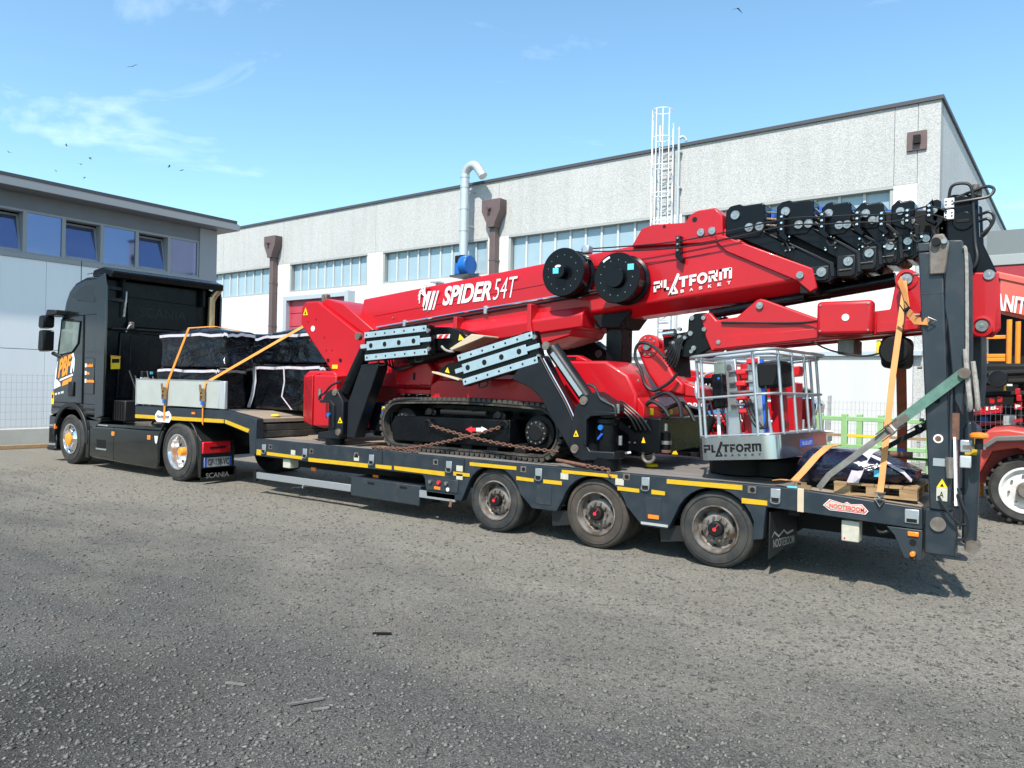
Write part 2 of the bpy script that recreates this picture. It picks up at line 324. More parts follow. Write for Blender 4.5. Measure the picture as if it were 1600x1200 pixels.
def link(name, me, m, parent=None, bev=0, seg=2, ang=35, label=None, kind=None):
    me.materials.append(m)
    me.polygons.foreach_set('use_smooth', [True] * len(me.polygons)); me.set_sharp_from_angle(angle=R(ang)); me.update()
    o = bpy.data.objects.new(name, me); COL.objects.link(o)
    if bev:
        d = o.modifiers.new('bevel', 'BEVEL'); d.width = bev; d.segments = seg; d.limit_method = 'ANGLE'; d.angle_limit = R(40)
    if parent is not None: adopt(o, parent)
    if label: o['label'] = label
    if kind: o['kind'] = kind
    return o
def wmat(o):
    m = o.matrix_basis.copy()
    return wmat(o.parent) @ o.matrix_parent_inverse @ m if o.parent else m
def adopt(o, parent):
    o.parent = parent; o.matrix_parent_inverse = wmat(parent).inverted()
def tag(o, label, cat, group=None):
    o['label'] = label; o['category'] = cat
    if group: o['group'] = group
    return o
def thing(name, label, cat, loc=(0, 0, 0), rz=0, group=None):
    o = bpy.data.objects.new(name, None); COL.objects.link(o); o.location = loc; o.rotation_euler = (0, 0, rz); o.empty_display_size = .2
    return tag(o, label, cat, group)
def copy_tree(o, parent=None):
    c = o.copy(); COL.objects.link(c); c.parent = parent
    for ch in list(o.children): copy_tree(ch, c)
    return c
def struct(o): o['kind'] = 'structure'; return o
def box(name, m, parent, x0, x1, y0, y1, z0, z1, bev=0, **k): return MB().box(x0, x1, y0, y1, z0, z1).build(name, m, parent, bev, **k)
def prism(name, m, parent, poly, a, b, bev=0, axis='y', **k): return MB().prism(poly, a, b, axis).build(name, m, parent, bev, **k)
def cyl(name, m, parent, p0, p1, r, n=16, bev=0, r1=None, **k): return MB().cyl(p0, p1, r, n, r1).build(name, m, parent, bev, **k)

def text(name, s, m, parent, org, wv, hv, shear=0, bold=0, th=.002, **k):
    """lettering fitted to the rectangle org + wv (width) + hv (height)"""
    cu = bpy.data.curves.new(name, 'FONT'); cu.body = s; cu.size = 1; cu.shear = shear; cu.offset = bold; cu.resolution_u = 4
    t = bpy.data.objects.new(name, cu); COL.objects.link(t)
    me = bpy.data.meshes.new_from_object(t); bpy.data.objects.remove(t); bpy.data.curves.remove(cu)
    co = np.empty(len(me.vertices) * 3); me.vertices.foreach_get('co', co); co = co.reshape(-1, 3)
    lo, hi = co.min(0), co.max(0); u = (co[:, 0] - lo[0]) / (hi[0] - lo[0]); w = (co[:, 1] - lo[1]) / (hi[1] - lo[1])
    O, W, H = map(np.array, (org, wv, hv)); n = np.cross(W, H); n = n / np.linalg.norm(n)
    P = O + u[:, None] * W + w[:, None] * H + n * th
    me.vertices.foreach_set('co', P.ravel()); me.materials.clear(); me.update()
    return link(name, me, m, parent, **k)

def glyph_strokes(name, strokes, m, parent, org, wv, hv, **k):
    """flat polygons in unit coordinates mapped to a rectangle"""
    O, W, H = Vector(org), Vector(wv), Vector(hv); n = W.cross(H).normalized() * .002; b = MB()
    for poly in strokes: b.add([O + W * p[0] + H * p[1] + n for p in poly], [tuple(range(len(poly)))])
    return b.build(name, m, parent, **k)

def rect(x0, y0, x1, y1): return [(x0, y0), (x1, y0), (x1, y1), (x0, y1)]
def maker_logo():
    """squared wide capitals with a leaning split A, small spaced capitals below: coordinates in a unit box"""
    g = []; y0, y1, t = .27, .80, .13; sx = .02
    def R_(a, b, c, d): g.append(rect(a, b, c, d))
    # P
    R_(0, y1 - t, .10, y1); R_(.085, y0 + .17, .115, y1); R_(.02, y0 + .17, .10, y0 + .17 + t); R_(.0, y0, .035, y0 + .30)
    # L
    R_(.135, y0, .17, y1); R_(.135, y0, .205, y0 + t)
    # leaning A
    g.append([(.195, .0), (.235, .0), (.335, 1.0), (.31, 1.0)]); g.append([(.255, .33), (.28, .33), (.345, .93), (.33, .93)])
    g.append([(.205, 0), (.325, 0), (.325, .1), (.225, .1)]); g.append([(.29, .1), (.325, .1), (.285, .36), (.265, .33)])
    # T
    R_(.335, y1 - t, .455, y1); R_(.375, y0, .413, y1 - t)
    # F
    R_(.47, y1 - t, .56, y1); R_(.47, y0, .505, y1 - t - .04); R_(.505, y0 + .17, .55, y0 + .17 + t)
    # O
    n = 20
    for i in range(n):
        a, b = 2 * math.pi * i / n, 2 * math.pi * (i + 1) / n; c = (.635, (y0 + y1) / 2)
        q = lambda r, h, w: (c[0] + r * math.cos(w), c[1] + h * math.sin(w))
        g.append([q(.066, .275, a), q(.066, .275, b), q(.033, .14, b), q(.033, .14, a)])
    # R
    R_(.715, y1 - t, .81, y1); R_(.79, y0 + .2, .825, y1); R_(.735, y0 + .17, .8, y0 + .17 + t); R_(.715, y0, .75, y0 + .30)
    g.append([(.77, y0 + .17), (.80, y0 + .17), (.828, y0), (.79, y0)])
    # M
    R_(.845, y0, .88, y1); R_(.845, y1 - t, .99, y1); R_(.905, y0 + .05, .935, y1 - t); R_(.965, y0, 1.0, y1 - .03)
    return g
LOGO = maker_logo()
def maker_mark(name, m, parent, org, wv, hv):
    o = glyph_strokes(name, LOGO, m, parent, org, wv, hv)
    O, W, H = Vector(org), Vector(wv), Vector(hv)
    for i, ch in enumerate('BASKET'):
        text('lettering', ch, m, parent, O + W * (.36 + i * .117), W * .045, H * .15, bold=.02)
    return o

def pin(parent, x, z, y, r, m=STEEL, d=.02):
    """a pin end with a recessed ring, facing -Y"""
    return MB().lathe([(.0, -d - .004), (r * .3, -d - .004), (r * .34, -d), (r * .92, -d), (r, -d * .6), (r, .02)], (x, y, z), 'y', 20).build('pin', m, parent)
def lumpy(x0, x1, y0, y1, z0, z1, n=(10, 8, 8), j=.02, waist=0, top=0, seed=1):
    """a wrapped bale: a box with pulled-in sides and uneven film"""
    q = np.random.default_rng(seed); b = bmesh.new(); nx, ny, nz = n; idx = {}
    def V(i, k, l):
        if (i, k, l) not in idx:
            u, v, w = i / nx, k / ny, l / nz; s = math.sin(math.pi * w) * waist
            x = x0 + (x1 - x0) * (u + (0.5 - u) * s); y = y0 + (y1 - y0) * (v + (.5 - v) * s); z = z0 + (z1 - z0) * w
            if l == nz: z += top * (math.sin(math.pi * u) * math.sin(math.pi * v)) * (.6 + .8 * q.random())
            x += q.normal(0, j); y += q.normal(0, j); z += q.normal(0, j * .6) * (0 if l == 0 else 1)
            idx[(i, k, l)] = b.verts.new((x, y, z))
        return idx[(i, k, l)]
    for i in range(nx):
        for k in range(ny):
            b.faces.new([V(i, k, 0), V(i, k + 1, 0), V(i + 1, k + 1, 0), V(i + 1, k, 0)]); b.faces.new([V(i, k, nz), V(i + 1, k, nz), V(i + 1, k + 1, nz), V(i, k + 1, nz)])
    for i in range(nx):
        for l in range(nz):
            b.faces.new([V(i, 0, l), V(i + 1, 0, l), V(i + 1, 0, l + 1), V(i, 0, l + 1)]); b.faces.new([V(i, ny, l), V(i, ny, l + 1), V(i + 1, ny, l + 1), V(i + 1, ny, l)])
    for k in range(ny):
        for l in range(nz):
            b.faces.new([V(0, k, l), V(0, k, l + 1), V(0, k + 1, l + 1), V(0, k + 1, l)]); b.faces.new([V(nx, k, l), V(nx, k + 1, l), V(nx, k + 1, l + 1), V(nx, k, l + 1)])
    bmesh.ops.recalc_face_normals(b, faces=b.faces)
    me = bpy.data.meshes.new('film'); b.to_mesh(me); b.free(); return me
def arc(cx, cz, r, a0, a1, n): return [(cx + r * math.cos(R(a0 + (a1 - a0) * i / n)), cz + r * math.sin(R(a0 + (a1 - a0) * i / n))) for i in range(n + 1)]

# ---------------------------------------------------------------- ground
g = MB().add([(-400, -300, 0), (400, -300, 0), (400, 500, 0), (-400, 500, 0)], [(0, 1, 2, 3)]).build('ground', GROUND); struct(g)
def stones(name, n, m, smin, smax, seed, dmin=2.6, dmax=15):
    q = np.random.default_rng(seed); d = dmin * (dmax / dmin) ** (q.random(n) ** .85); lat = (q.random(n) - .5) * 1.5 * d
    c = np.array([5.4596, -7.2784]); v = np.array([-.5797, .8148]); r = np.array([.8147, .5796])
    xy = c + d[:, None] * v + lat[:, None] * r; s = smin * (smax / smin) ** (q.random(n) ** 3.2)
    base = np.array([(1, 0, 0), (0, 1, 0), (-1, 0, 0), (0, -1, 0), (0, 0, 1), (0, 0, -.6)])
    a = q.random(n) * 6.283; ca, sa = np.cos(a), np.sin(a)
    loc = base[None] * (.55 + .75 * q.random((n, 6, 1))) * np.stack([s * 1.25, s, s * .62], 1)[:, None]
    V = np.empty((n, 6, 3)); V[:, :, 0] = loc[:, :, 0] * ca[:, None] - loc[:, :, 1] * sa[:, None] + xy[:, None, 0]
    V[:, :, 1] = loc[:, :, 0] * sa[:, None] + loc[:, :, 1] * ca[:, None] + xy[:, None, 1]; V[:, :, 2] = loc[:, :, 2] + s[:, None] * .12
    F = np.array([(0, 1, 4), (1, 2, 4), (2, 3, 4), (3, 0, 4), (1, 0, 5), (2, 1, 5), (3, 2, 5), (0, 3, 5)])
    I = (F[None] + (np.arange(n) * 6)[:, None, None]).reshape(-1)
    me = bpy.data.meshes.new(name); me.vertices.add(n * 6); me.vertices.foreach_set('co', V.ravel())
    me.loops.add(len(I)); me.loops.foreach_set('vertex_index', I.astype(np.int32)); k = len(I) // 3
    me.polygons.add(k); me.polygons.foreach_set('loop_start', np.arange(k, dtype=np.int32) * 3); me.update(calc_edges=True)
    me.materials.append(m); o = bpy.data.objects.new(name, me); COL.objects.link(o); o['kind'] = 'stuff'; return o
tag(stones('gravel', 95000, STONE, .004, .020, 3), 'loose grey gravel scattered over the yard in the foreground', 'gravel')
LIGHTST = mat('pale_stone', (.19, .18, .16), .85, col2=(.12, .115, .105), nscale=9)
tag(stones('pale_gravel', 6000, LIGHTST, .003, .014, 5), 'pale stone chips scattered among the darker gravel', 'gravel')

# ---------------------------------------------------------------- the big hall behind
hall = thing('industrial_hall', 'long pale aggregate-clad industrial hall with ribbon windows behind the lorry', 'building', (3.075, 14.51, 0), R(-1.6))
def hl(o, p=None): o.parent = p or hall; return o
H = 9.2
WT, WB = 7.16, 5.83          # window head and sill
wins = [(-42.0, -27.35), (-26.38, -21.12), (-20.2, -14.62), (-13.68, -7.95), (-6.98, -1.06)]
hl(MB().box(-45, -.02, .45, 25, 0, 9.0).build('core', PLINTH))
edges = [-45, -38.4, -31.8, -26.87, -20.66, -14.15, -7.47, -1.06]
for a, b in zip(edges[:-1], edges[1:]): hl(MB().box(a + .006, b - .006, 0, .44, WT, H).build('wall_panel', AGG))
hl(MB().box(-1.054, -.52, .0, .44, WT, H).build('wall_panel', AGG))
hl(MB().box(-.508, 0, -.004, .44, 0, H).build('corner_panel', AGG))
for i, (a, b) in enumerate(zip([w[1] for w in wins], [w[0] for w in wins[1:]] + [-.512])):
    hl(MB().box(a, b, .004, .44, WB, WT - .006).build('pier', BAND))
lower = [-45, -38.4, -31.8, -25.4]
doorx = [(-26.456,5.437),(-22.131,5.495)]; DX0, DX1, DT = doorx[0][0], doorx[1][0], doorx[0][1]
pz = 2.86
for a, b in ((-45, -38.4), (-38.4, -31.8), (-31.8, DX0 - .25)): hl(MB().box(a + .005, b - .005, .004, .44, pz, WB - .006).build('wall_panel', BAND))
hl(MB().box(DX0 - .245, DX1 + .245, .004, .44, DT + .2, WB - .006).build('wall_panel', BAND))
for a, b in ((DX1 + .25, -14.15), (-14.15, -7.47), (-7.47, -.512)): hl(MB().box(a + .005, b - .005, .004, .44, pz, WB - .006).build('wall_panel', BAND))
hl(MB().box(DX1 + .26, -.512, -.12, .44, 0, pz - .14).build('plinth', PLINTH)); hl(MB().box(-45, DX0 - .26, -.12, .44, 0, pz - .14).build('plinth', PLINTH))
hl(MB().box(DX1 + .26, -.3, -.2, .44, pz - .138, pz - .002).build('plinth_ledge', TRIMB, None, .01)); hl(MB().box(-45, DX0 - .26, -.2, .44, pz - .138, pz - .002).build('plinth_ledge', TRIMB, None, .01))
hl(MB().box(-45.05, .06, -.06, .5, H + .002, H + .10).build('roof_coping', COPE)); hl(MB().box(-.45, .06, .5, 25.05, H + .002, H + .10).build('roof_coping', COPE))
# side wall facing right
for k in range(4): hl(MB().box(-.4, .0, .446 + k * 6.2, .446 + k * 6.2 + 6.188, 0, H).build('side_panel', AGGS))
so = hl(MB().box(-.1, .012, 1.6, 4.4, 5.6, 7.0).build('side_opening', BROWN)); hl(MB().box(-.06, .06, 1.45, 1.6, 5.5, 7.1).build('reveal', PLINTH), so)
for wi, (a, b) in enumerate(wins):
    fr = MB()
    fr.box(a, b, .0, .4, WT - .07, WT - .004).box(a, b, .03, .4, WB + .004, WB + .07).box(a + .004, a + .09, .03, .4, WB + .07, WT - .07).box(b - .09, b - .004, .03, .4, WB + .07, WT - .07)
    w = hl(fr.build('window', FRAMEB))
    x0, x1 = a + .09, b - .09; n = 9 if wi else 22; dx = (x1 - x0) / n
    for k in range(n):
        p = hl(MB().box(x0 + k * dx + .034, x0 + (k + 1) * dx - .034, .2, .215, WB + .07, WT - .07).build('pane', HGLASS), w); p.rotation_euler = (0, 0, 0)
        if k: hl(MB().box(x0 + k * dx - .035, x0 + k * dx + .035, .14, .26, WB + .072, WT - .072).build('mullion', FRAMEL), w)
# sectional door
fr = MB().box(DX0 - .24, DX0, -.1, .3, 0, DT + .19).box(DX1, DX1 + .24, -.35, .3, 0, DT + .19).box(DX0, DX1, -.1, .3, DT, DT + .19)
d = hl(fr.build('door', TRIMB))
for k in range(9):
    z1 = DT - k * .6; hl(MB().box(DX0 + .01, DX1 - .01, .1, .15, max(z1 - .585, .01), z1 - .005).build('door_section', DOORR, None, .012), d)
# downpipes
def downpipe(xc, zt, hw, zb=0):
    poly = [(xc - hw, zt), (xc - hw, zt - .42), (xc - hw * .45, zt - .85), (xc - hw * .38, zt - 1.0), (xc + hw * .38, zt - 1.0), (xc + hw * .45, zt - .85), (xc + hw, zt - .42), (xc + hw, zt)]
    pz_ = hl(MB().box(xc - .125, xc + .125, -.30, -.06, zb, zt - .999).build('downpipe', BROWN, None, .01))
    hl(MB().prism(poly, -.42, -.02).build('hopper', BROWN, None, .012), pz_); hl(MB().cyl((xc - .05, -.42, zt - .33), (xc - .05, -.56, zt - .36), .07).build('spout', BROWN), pz_)
    for z in (zt - 2.2, zt - 4.2): hl(MB().box(xc - .14, xc + .14, -.31, 0, z, z + .05).build('pipe_clip', BROWN), pz_)
a = [(-27.878,8.511),(-26.891,8.412),(-27.38,8.461)]; downpipe(a[2][0], a[2][1], .42)
a = [(-14.653,8.504),(-13.759,8.389),(-14.201,8.446)]; downpipe(a[2][0], a[2][1], .42)
a = [(-0.757,8.482),(-0.302,8.464),(-0.293,7.989),(-0.748,8.001)]
sb = hl(MB().box(a[0][0], a[1][0], -.06, .0, a[2][1], a[0][1]).build('overflow_box', BROWN, None, .008))
cx, cz = (a[0][0] + a[1][0]) / 2, (a[0][1] + a[2][1]) / 2
hl(MB().box(cx - .07, cx + .09, -.16, -.06, cz - .09, cz + .12).build('spout', BLKM), sb)
hl(MB().box(-17.2, -16.75, -.35, .0, 5.62, 5.70).build('wall_lamp', GALV, None, .02))

# exhaust pipe with blue fan
a = [(-15.329,9.717),(-15.367,6.439),(-14.588,9.509)]; px_, pt, pb = a[0][0], a[0][1], a[1][1] + .05
ex_ = thing('exhaust_pipe', 'galvanised exhaust pipe with blue fan climbing the hall wall', 'pipe', (3.075, 14.51, 0), R(-1.6))
path = [(px_, -.55, pb)] + [(px_, -.55, z) for z in (7.2, 8, 8.6, pt - .3)] + [(px_ + .34 - .34 * math.cos(R(t)), -.55, pt - .3 + .34 * math.sin(R(t))) for t in range(20, 151, 18)]
lx, _, lz = path[-1]; path += [(lx + .12, -.55, lz - .16), (lx + .24, -.55, lz - .32)]
hl(MB().tube(path, .165, 18).build('pipe', GALV), ex_)
for z in (7.4, 8.2, 9.0, pt - .35): hl(MB().lathe([(.17, -.02), (.18, -.02), (.18, .02), (.17, .02)], (px_, -.55, z), 'z', 20, True).build('joint_collar', GALV), ex_)
f_ = hl(MB().lathe([(.0, -.22), (.34, -.22), (.37, -.18), (.37, .10), (.34, .14), (0, .14)], (px_ + .22, -.55, pb - .38), 'x', 22).build('fan_housing', BLUP), ex_)
hl(MB().box(px_ - .28, px_ + .02, -.75, -.35, pb - .72, pb - .25).build('motor', BLUP, None, .04), ex_)
hl(MB().cyl((px_ - .1, -.55, pb - .25), (px_ - .1, -.55, pb - .02), .24, 16).build('inlet', BLKM), ex_)
hl(MB().box(px_ - .4, px_ + .5, -.85, -.1, pb - .80, pb - .73).build('bracket', COPE), ex_)
for z in (7.6, 8.9): hl(MB().box(px_ - .03, px_ + .03, -.40, 0, z, z + .05).build('wall_bracket', GALV), ex_)

# caged ladder
a = [(-7.716,9.115),(-7.11,9.014),(-7.74,10.224),(-7.054,9.36)]; lx0, lx1, lt = a[0][0], a[1][0], a[2][1]
ld = thing('cage_ladder', 'white caged access ladder rising past the hall roof edge', 'ladder', (3.075, 14.51, 0), R(-1.6))
cx = (lx0 + lx1) / 2; rr = (lx1 - lx0) / 2
for x in (cx - .22, cx + .22): hl(MB().box(x - .018, x + .018, -.27, -.23, 3.2, 9.9).build('stile', WHTM), ld)
z = 3.3
while z < 9.3: hl(MB().cyl((cx - .22, -.25, z), (cx + .22, -.25, z), .016, 8).build('rung', GALV), ld); z += .28
for k in range(7):
    z = lt - k * .85
    hl(MB().tube([(cx + rr * math.cos(R(t)), -.30 - .28 + rr * 1.0 * math.sin(R(t)), z) for t in range(0, 360, 20)], .013, 6, True).build('cage_hoop', WHTM), ld)
for t in (180, 222, 262, 300, 340): hl(MB().box(cx + rr * math.cos(R(t)) - .012, cx + rr * math.cos(R(t)) + .012, -.58 + rr * math.sin(R(t)) - .008, -.58 + rr * math.sin(R(t)) + .008, lt - 6 * .85, lt).build('cage_strap', WHTM), ld)
vp_ = thing('vent_pipe', 'slim galvanised vent pipe with hooked top beside the caged ladder', 'pipe', (3.075, 14.51, 0), R(-1.6))
x = a[3][0]; hl(MB().tube([(x, -.14, 3.2), (x, -.14, 9.3), (x + .02, -.14, 9.42), (x + .1, -.1, 9.48), (x + .18, -.06, 9.42), (x + .2, -.05, 9.34)], .042, 10).build('pipe', GALV), vp_)
for z in (7.9, 9.0): hl(MB().box(x - .07, x + .07, -.16, 0, z, z + .05).build('pipe_clip', GALV), vp_)

# ---------------------------------------------------------------- the office building on the left
off = thing('office_building', 'low grey office block with tilted blue windows left of the cab', 'building', (-16.5, 0, 0))
X0 = -16.5
MB().box(X0 - 12, X0 - .6, -16, 7.04, 0, 6.4).build('core', BLKM, off)
for y0, y1 in ((-16, -10), (-10, -4), (-4, 2), (2, 7.04)):
    box('wall_panel', OWALL, off, X0 - .58, X0, y0 + .004, y1 - .004, 0, 2.445); box('wall_panel', OWALL, off, X0 - .58, X0 - .001, y0 + .004, y1 - .004, 2.46, 4.82)
box('sill_band', OGREYL, off, X0 - .55, X0 + .03, -16, 6.44, 4.824, 4.95, .008)
box('head_cladding', OGREY, off, X0 - .58, X0 - .02, -16, 6.44, 6.10, 6.52)
box('corner_column', OCOL, off, X0 - .6, X0 + .02, 6.445, 7.05, 4.824, 6.52, .01)
box('side_wall', OCOL, off, X0 - 12, X0 - .61, 7.045, 7.2, 0, 6.52)
prism('roof', OGREY, off, [(X0 - 12.4, 6.56), (X0 + .55, 6.56), (X0 + .55, 6.74), (X0 + .45, 6.78), (X0 - 12.4, 6.78)], -16.4, 7.46)
box('eaves_trim', OGREYL, off, X0 + .552, X0 + .58, -16.4, 7.46, 6.54, 6.72); box('eaves_trim', OGREYL, off, X0 - 12, X0 + .58, 7.462, 7.49, 6.54, 6.72)
box('roof_edge', COPE, off, X0 + .36, X0 + .50, -16.4, 7.44, 6.77, 6.86)
box('soffit', OGREY, off, X0 - .6, X0 + .54, -16.3, 7.4, 6.524, 6.556)
bar_ = [-9.7, -8.7, -7.7, -6.7, -5.7, -4.66, -3.64, -2.62, -1.6, -.58, .44, 1.466, 2.425, 3.45, 4.455, 5.455, 6.43]
for i, (a, b) in enumerate(zip(bar_[:-1], bar_[1:])):
    fr = MB().box(X0 - .3, X0 - .01, a, a + .05, 4.951, 6.099).box(X0 - .3, X0 - .01, b - .05, b, 4.951, 6.099).box(X0 - .3, X0 - .012, a + .05, b - .05, 6.04, 6.098).box(X0 - .3, X0 - .012, a + .05, b - .05, 4.952, 5.0)
    w = fr.build('window', OGREYL, off); pm = MB(); tilt = i % 2 == 0
    if not tilt: box('pane', OGLASS, w, X0 - .06, X0 - .045, a + .051, b - .051, 5.001, 6.039)
    else:
        t = .24
        def sash(y0, y1, z0, z1, th=.05, m=OGREYL, nm='sash_frame'):
            q = MB(); k = lambda z: X0 - .07 - (z - 5.0) * t
            q.add([(k(z) - e, y, z) for z in (z0, z1) for y in (y0, y1) for e in (0, th)], [(0, 1, 3, 2), (4, 6, 7, 5), (0, 2, 6, 4), (1, 5, 7, 3), (0, 4, 5, 1), (2, 3, 7, 6)]); return q.build(nm, m, w)
        sash(a + .055, a + .11, 5.003, 6.0); sash(b - .11, b - .055, 5.003, 6.0); sash(a + .11, b - .11, 5.003, 5.06); sash(a + .11, b - .11, 5.945, 6.0)
        sash(a + .11, b - .11, 5.06, 5.945, .012, OGLASS, 'pane')

# ---------------------------------------------------------------- boundary wall, fence and plank in front of it
bw = box('boundary_wall', CONC, None, -15.25, -15.0, -14, 6.0, 0, .46, .02); tag(bw, 'low beige concrete wall in front of the office block', 'wall')
fn = thing('mesh_fence', 'grey welded mesh fence standing on the low concrete wall', 'fence', (-15.12, 0, .46))
q = MB()
for k in range(0, 160): q.box(-15.125, -15.12, -13 + k * .115, -12.995 + k * .115, .47, 1.80)
for z in (.5, .68, .86, 1.04, 1.22, 1.40, 1.58, 1.76): q.box(-15.132, -15.126, -13, 5.4, z, z + .006)
q.build('mesh', WIRE, fn, kind='stuff')
for k in range(8): box('post', GALV, fn, -15.18, -15.134, -12.3 + k * 2.5, -12.25 + k * 2.5, .462, 1.85)
pl = MB().bar((-14.72, .25, .05), (-14.45, 2.3, .05), .12, .09).build('timber_plank', PALW, None, .006); tag(pl, 'weathered timber plank lying at the foot of the low wall', 'plank')

# ---------------------------------------------------------------- litter on the yard
a = [(2.101,-4.591),(2.18,-4.421)]; sl = MB().bar((*a[0], .014), (*a[1], .012), .016, .010).build('wood_sliver', WOODG, None); tag(sl, 'long dark wood sliver lying on the gravel in the foreground', 'stick')
a = [(1.565,-4.62),(1.675,-4.568)]; sl = MB().bar((*a[0], .01), (*a[1], .008), .022, .008).build('stone_flake', LIGHTST, None); tag(sl, 'flat grey flake left of the long dark sliver', 'flake')
a = [(2.249,-4.547),(2.289,-4.484)]; sl = MB().bar((*a[0], .01), (*a[1], .008), .018, .008).build('stone_flake', LIGHTST, None); tag(sl, 'small pale flake just below the long dark sliver', 'flake')
a = [(1.6,-3.482),(1.694,-3.388)]; sl = MB().bar((*a[0], .014), (*a[1], .008), .026, .010).build('dark_scrap', BLKM, None); tag(sl, 'black scrap lying alone on the gravel mid yard', 'scrap')

# ---------------------------------------------------------------- birds
bl = [(-94.542,42.903),(-133.593,48.105),(-132.361,37.609),(-112.651,35.47),(-105.477,32.382),(-108.25,31.99),(-115.715,32.073),(-107.035,29.895),(-85.238,28.262),(-82.348,27.354),(-12.925,28.515)]
bt = ['largest dark bird gliding beside the cloud streak', 'small bird at the left edge below the cloud streak', 'bird low at the left edge above the office roof', 'faint bird highest of the flock above the office roof',
      'bird with wings raised, rightmost of the flock over the office', 'dark bird in the middle of the flock over the office', 'bird with raised wings, lowest left of the flock over the office', 'bird nearest the office roof edge', 'faint bird right of the flock, left one of two', 'faint thin bird right of the flock, right one of two', 'single dark bird at the top edge right of centre']
for i, ((x, z), l) in enumerate(zip(bl, bt)):
    s = 1.7 if i == 0 else .95; e = [.15, -.5, .3, .1, .6, .35, .8, .3, .1, .03, -.4][i]
    b = MB().add([(-s * .5, 0, e * s * .5), (-s * .22, .02, e * s * .3 + .05), (0, -.05, .04), (s * .22, .02, e * s * .3 + .05), (s * .5, 0, e * s * .45 - .1), (0, .13, .0), (-s * .2, .14, e * s * .25), (s * .2, .14, e * s * .25), (0, .05, -.06), (-.05, -.28, 0), (.05, .34, 0)],
        [(0, 1, 6), (1, 2, 5, 6), (2, 3, 7, 5), (3, 4, 7), (2, 9, 8), (8, 10, 5), (2, 8, 10), (9, 2, 5)]).build('bird', BIRD)
    b.location = (x, 45, z); b.rotation_euler = (R(25), R(-20 + 12 * (i % 4)), R(40 + 37 * i)); tag(b, l, 'bird', 'birds in the sky')

# ================================================================ wheels
def tyre_mesh(c, Rr, rr, w, n=48):
    p = [(rr, .03), (rr * 1.03, .004), (Rr * .74, -.006), (Rr * .90, 0), (Rr * .965, .012), (Rr, .035)]
    k = 4; gw = .010
    for i in range(1, k + 1):
        a = .035 + (w - .07) * i / (k + 1); p += [(Rr, a - gw / 2), (Rr - .012, a - gw / 2 + .002), (Rr - .012, a + gw / 2 - .002), (Rr, a + gw / 2)]
    p += [(Rr, w - .035), (Rr * .965, w - .012), (Rr * .9, w), (rr * 1.03, w - .004), (rr, w - .03)]
    return MB().lathe(p, c, 'y', n, True)
def wheel(parent, x, z, y, Rr, rr, w, kind, tm=None, twin=True):
    tm = tm or TYRE; c = (x, y, z)
    e = tyre_mesh(c, Rr, rr, w).build('wheel', tm, parent)
    MB().lathe([(Rr * .845, -.0065), (Rr * .85, -.012), (Rr * .86, -.012), (Rr * .865, -.0015)], c, 'y', 48).build('sidewall_ring', tm, e)
    if twin: tyre_mesh((x, y + w + .05, z), Rr, rr, w, 32).build('inner_tyre', tm, e)
    if kind == 'trailer':
        MB().lathe([(rr * 1.04, .01), (rr * 1.05, -.008), (rr * .99, -.010), (rr * .95, .012), (rr * .90, .03), (rr * .88, .075), (rr * .80, .095), (rr * .72, .075), (rr * .60, .055), (rr * .40, .05), (0, .05)], c, 'y', 40).build('rim', RIM, e)
        for k in range(6):
            t = R(k * 60 + 20); MB().cyl((x + rr * .74 * math.cos(t), y + .072, z + rr * .74 * math.sin(t)), (x + rr * .74 * math.cos(t), y + .1, z + rr * .74 * math.sin(t)), .019, 10).build('hand_hole', BLKM, e)
        for k in range(10):
            t = R(k * 36); MB().cyl((x + rr * .50 * math.cos(t), y + .02, z + rr * .50 * math.sin(t)), (x + rr * .50 * math.cos(t), y + .06, z + rr * .50 * math.sin(t)), .013, 6).build('wheel_nut', HUBM, e)
        MB().lathe([(0, -.022), (rr * .27, -.022), (rr * .33, -.012), (rr * .34, .055)], c, 'y', 24).build('hub_cap', BLKM, e)
        h = MB(); h.cyl((x, y - .024, z), (x, y - .031, z), .02, 12).bar((x, y - .027, z), (x + .035, y - .027, z + .05), .012, .006).build('hub_mark', REDC, e)
    elif kind == 'drive':
        MB().lathe([(rr * 1.02, .01), (rr * 1.04, -.010), (rr * .97, -.012), (rr * .93, .015), (rr * .88, .045), (rr * .84, .15), (rr * .70, .165), (rr * .42, .15), (0, .15)], c, 'y', 40).build('rim', RIMC, e)
        for k in range(8):
            t = R(k * 45 + 15); MB().cyl((x + rr * .70 * math.cos(t), y + .158, z + rr * .70 * math.sin(t)), (x + rr * .70 * math.cos(t), y + .19, z + rr * .70 * math.sin(t)), .03, 10).build('hand_hole', BLKM, e)
        MB().lathe([(0, .03), (rr * .2, .03), (rr * .25, .05), (rr * .27, .15)], c, 'y', 20).build('hub', ORG, e)
    else:
        MB().lathe([(rr * 1.02, .01), (rr * 1.04, -.010), (rr * .97, -.012), (rr * .92, .012), (rr * .88, .05), (rr * .78, .04), (rr * .62, -.01), (rr * .40, -.03), (0, -.03)], c, 'y', 40).build('rim', CHROME, e)
        for k in range(10):
            t = R(k * 36); MB().cyl((x + rr * .56 * math.cos(t), y - .0, z + rr * .56 * math.sin(t)), (x + rr * .56 * math.cos(t), y - .055, z + rr * .56 * math.sin(t)), .018, 8).build('wheel_nut', CHROME, e)
        for k in range(10):
            t = R(k * 36 + 18); MB().cyl((x + rr * .78 * math.cos(t), y + .035, z + rr * .78 * math.sin(t)), (x + rr * .78 * math.cos(t), y + .07, z + rr * .78 * math.sin(t)), .022, 8).build('hand_hole', BLKM, e)
        MB().lathe([(0, -.07), (rr * .3, -.07), (rr * .42, -.055), (rr * .44, -.025)], c, 'y', 24).build('hub', ORG, e)
    return e
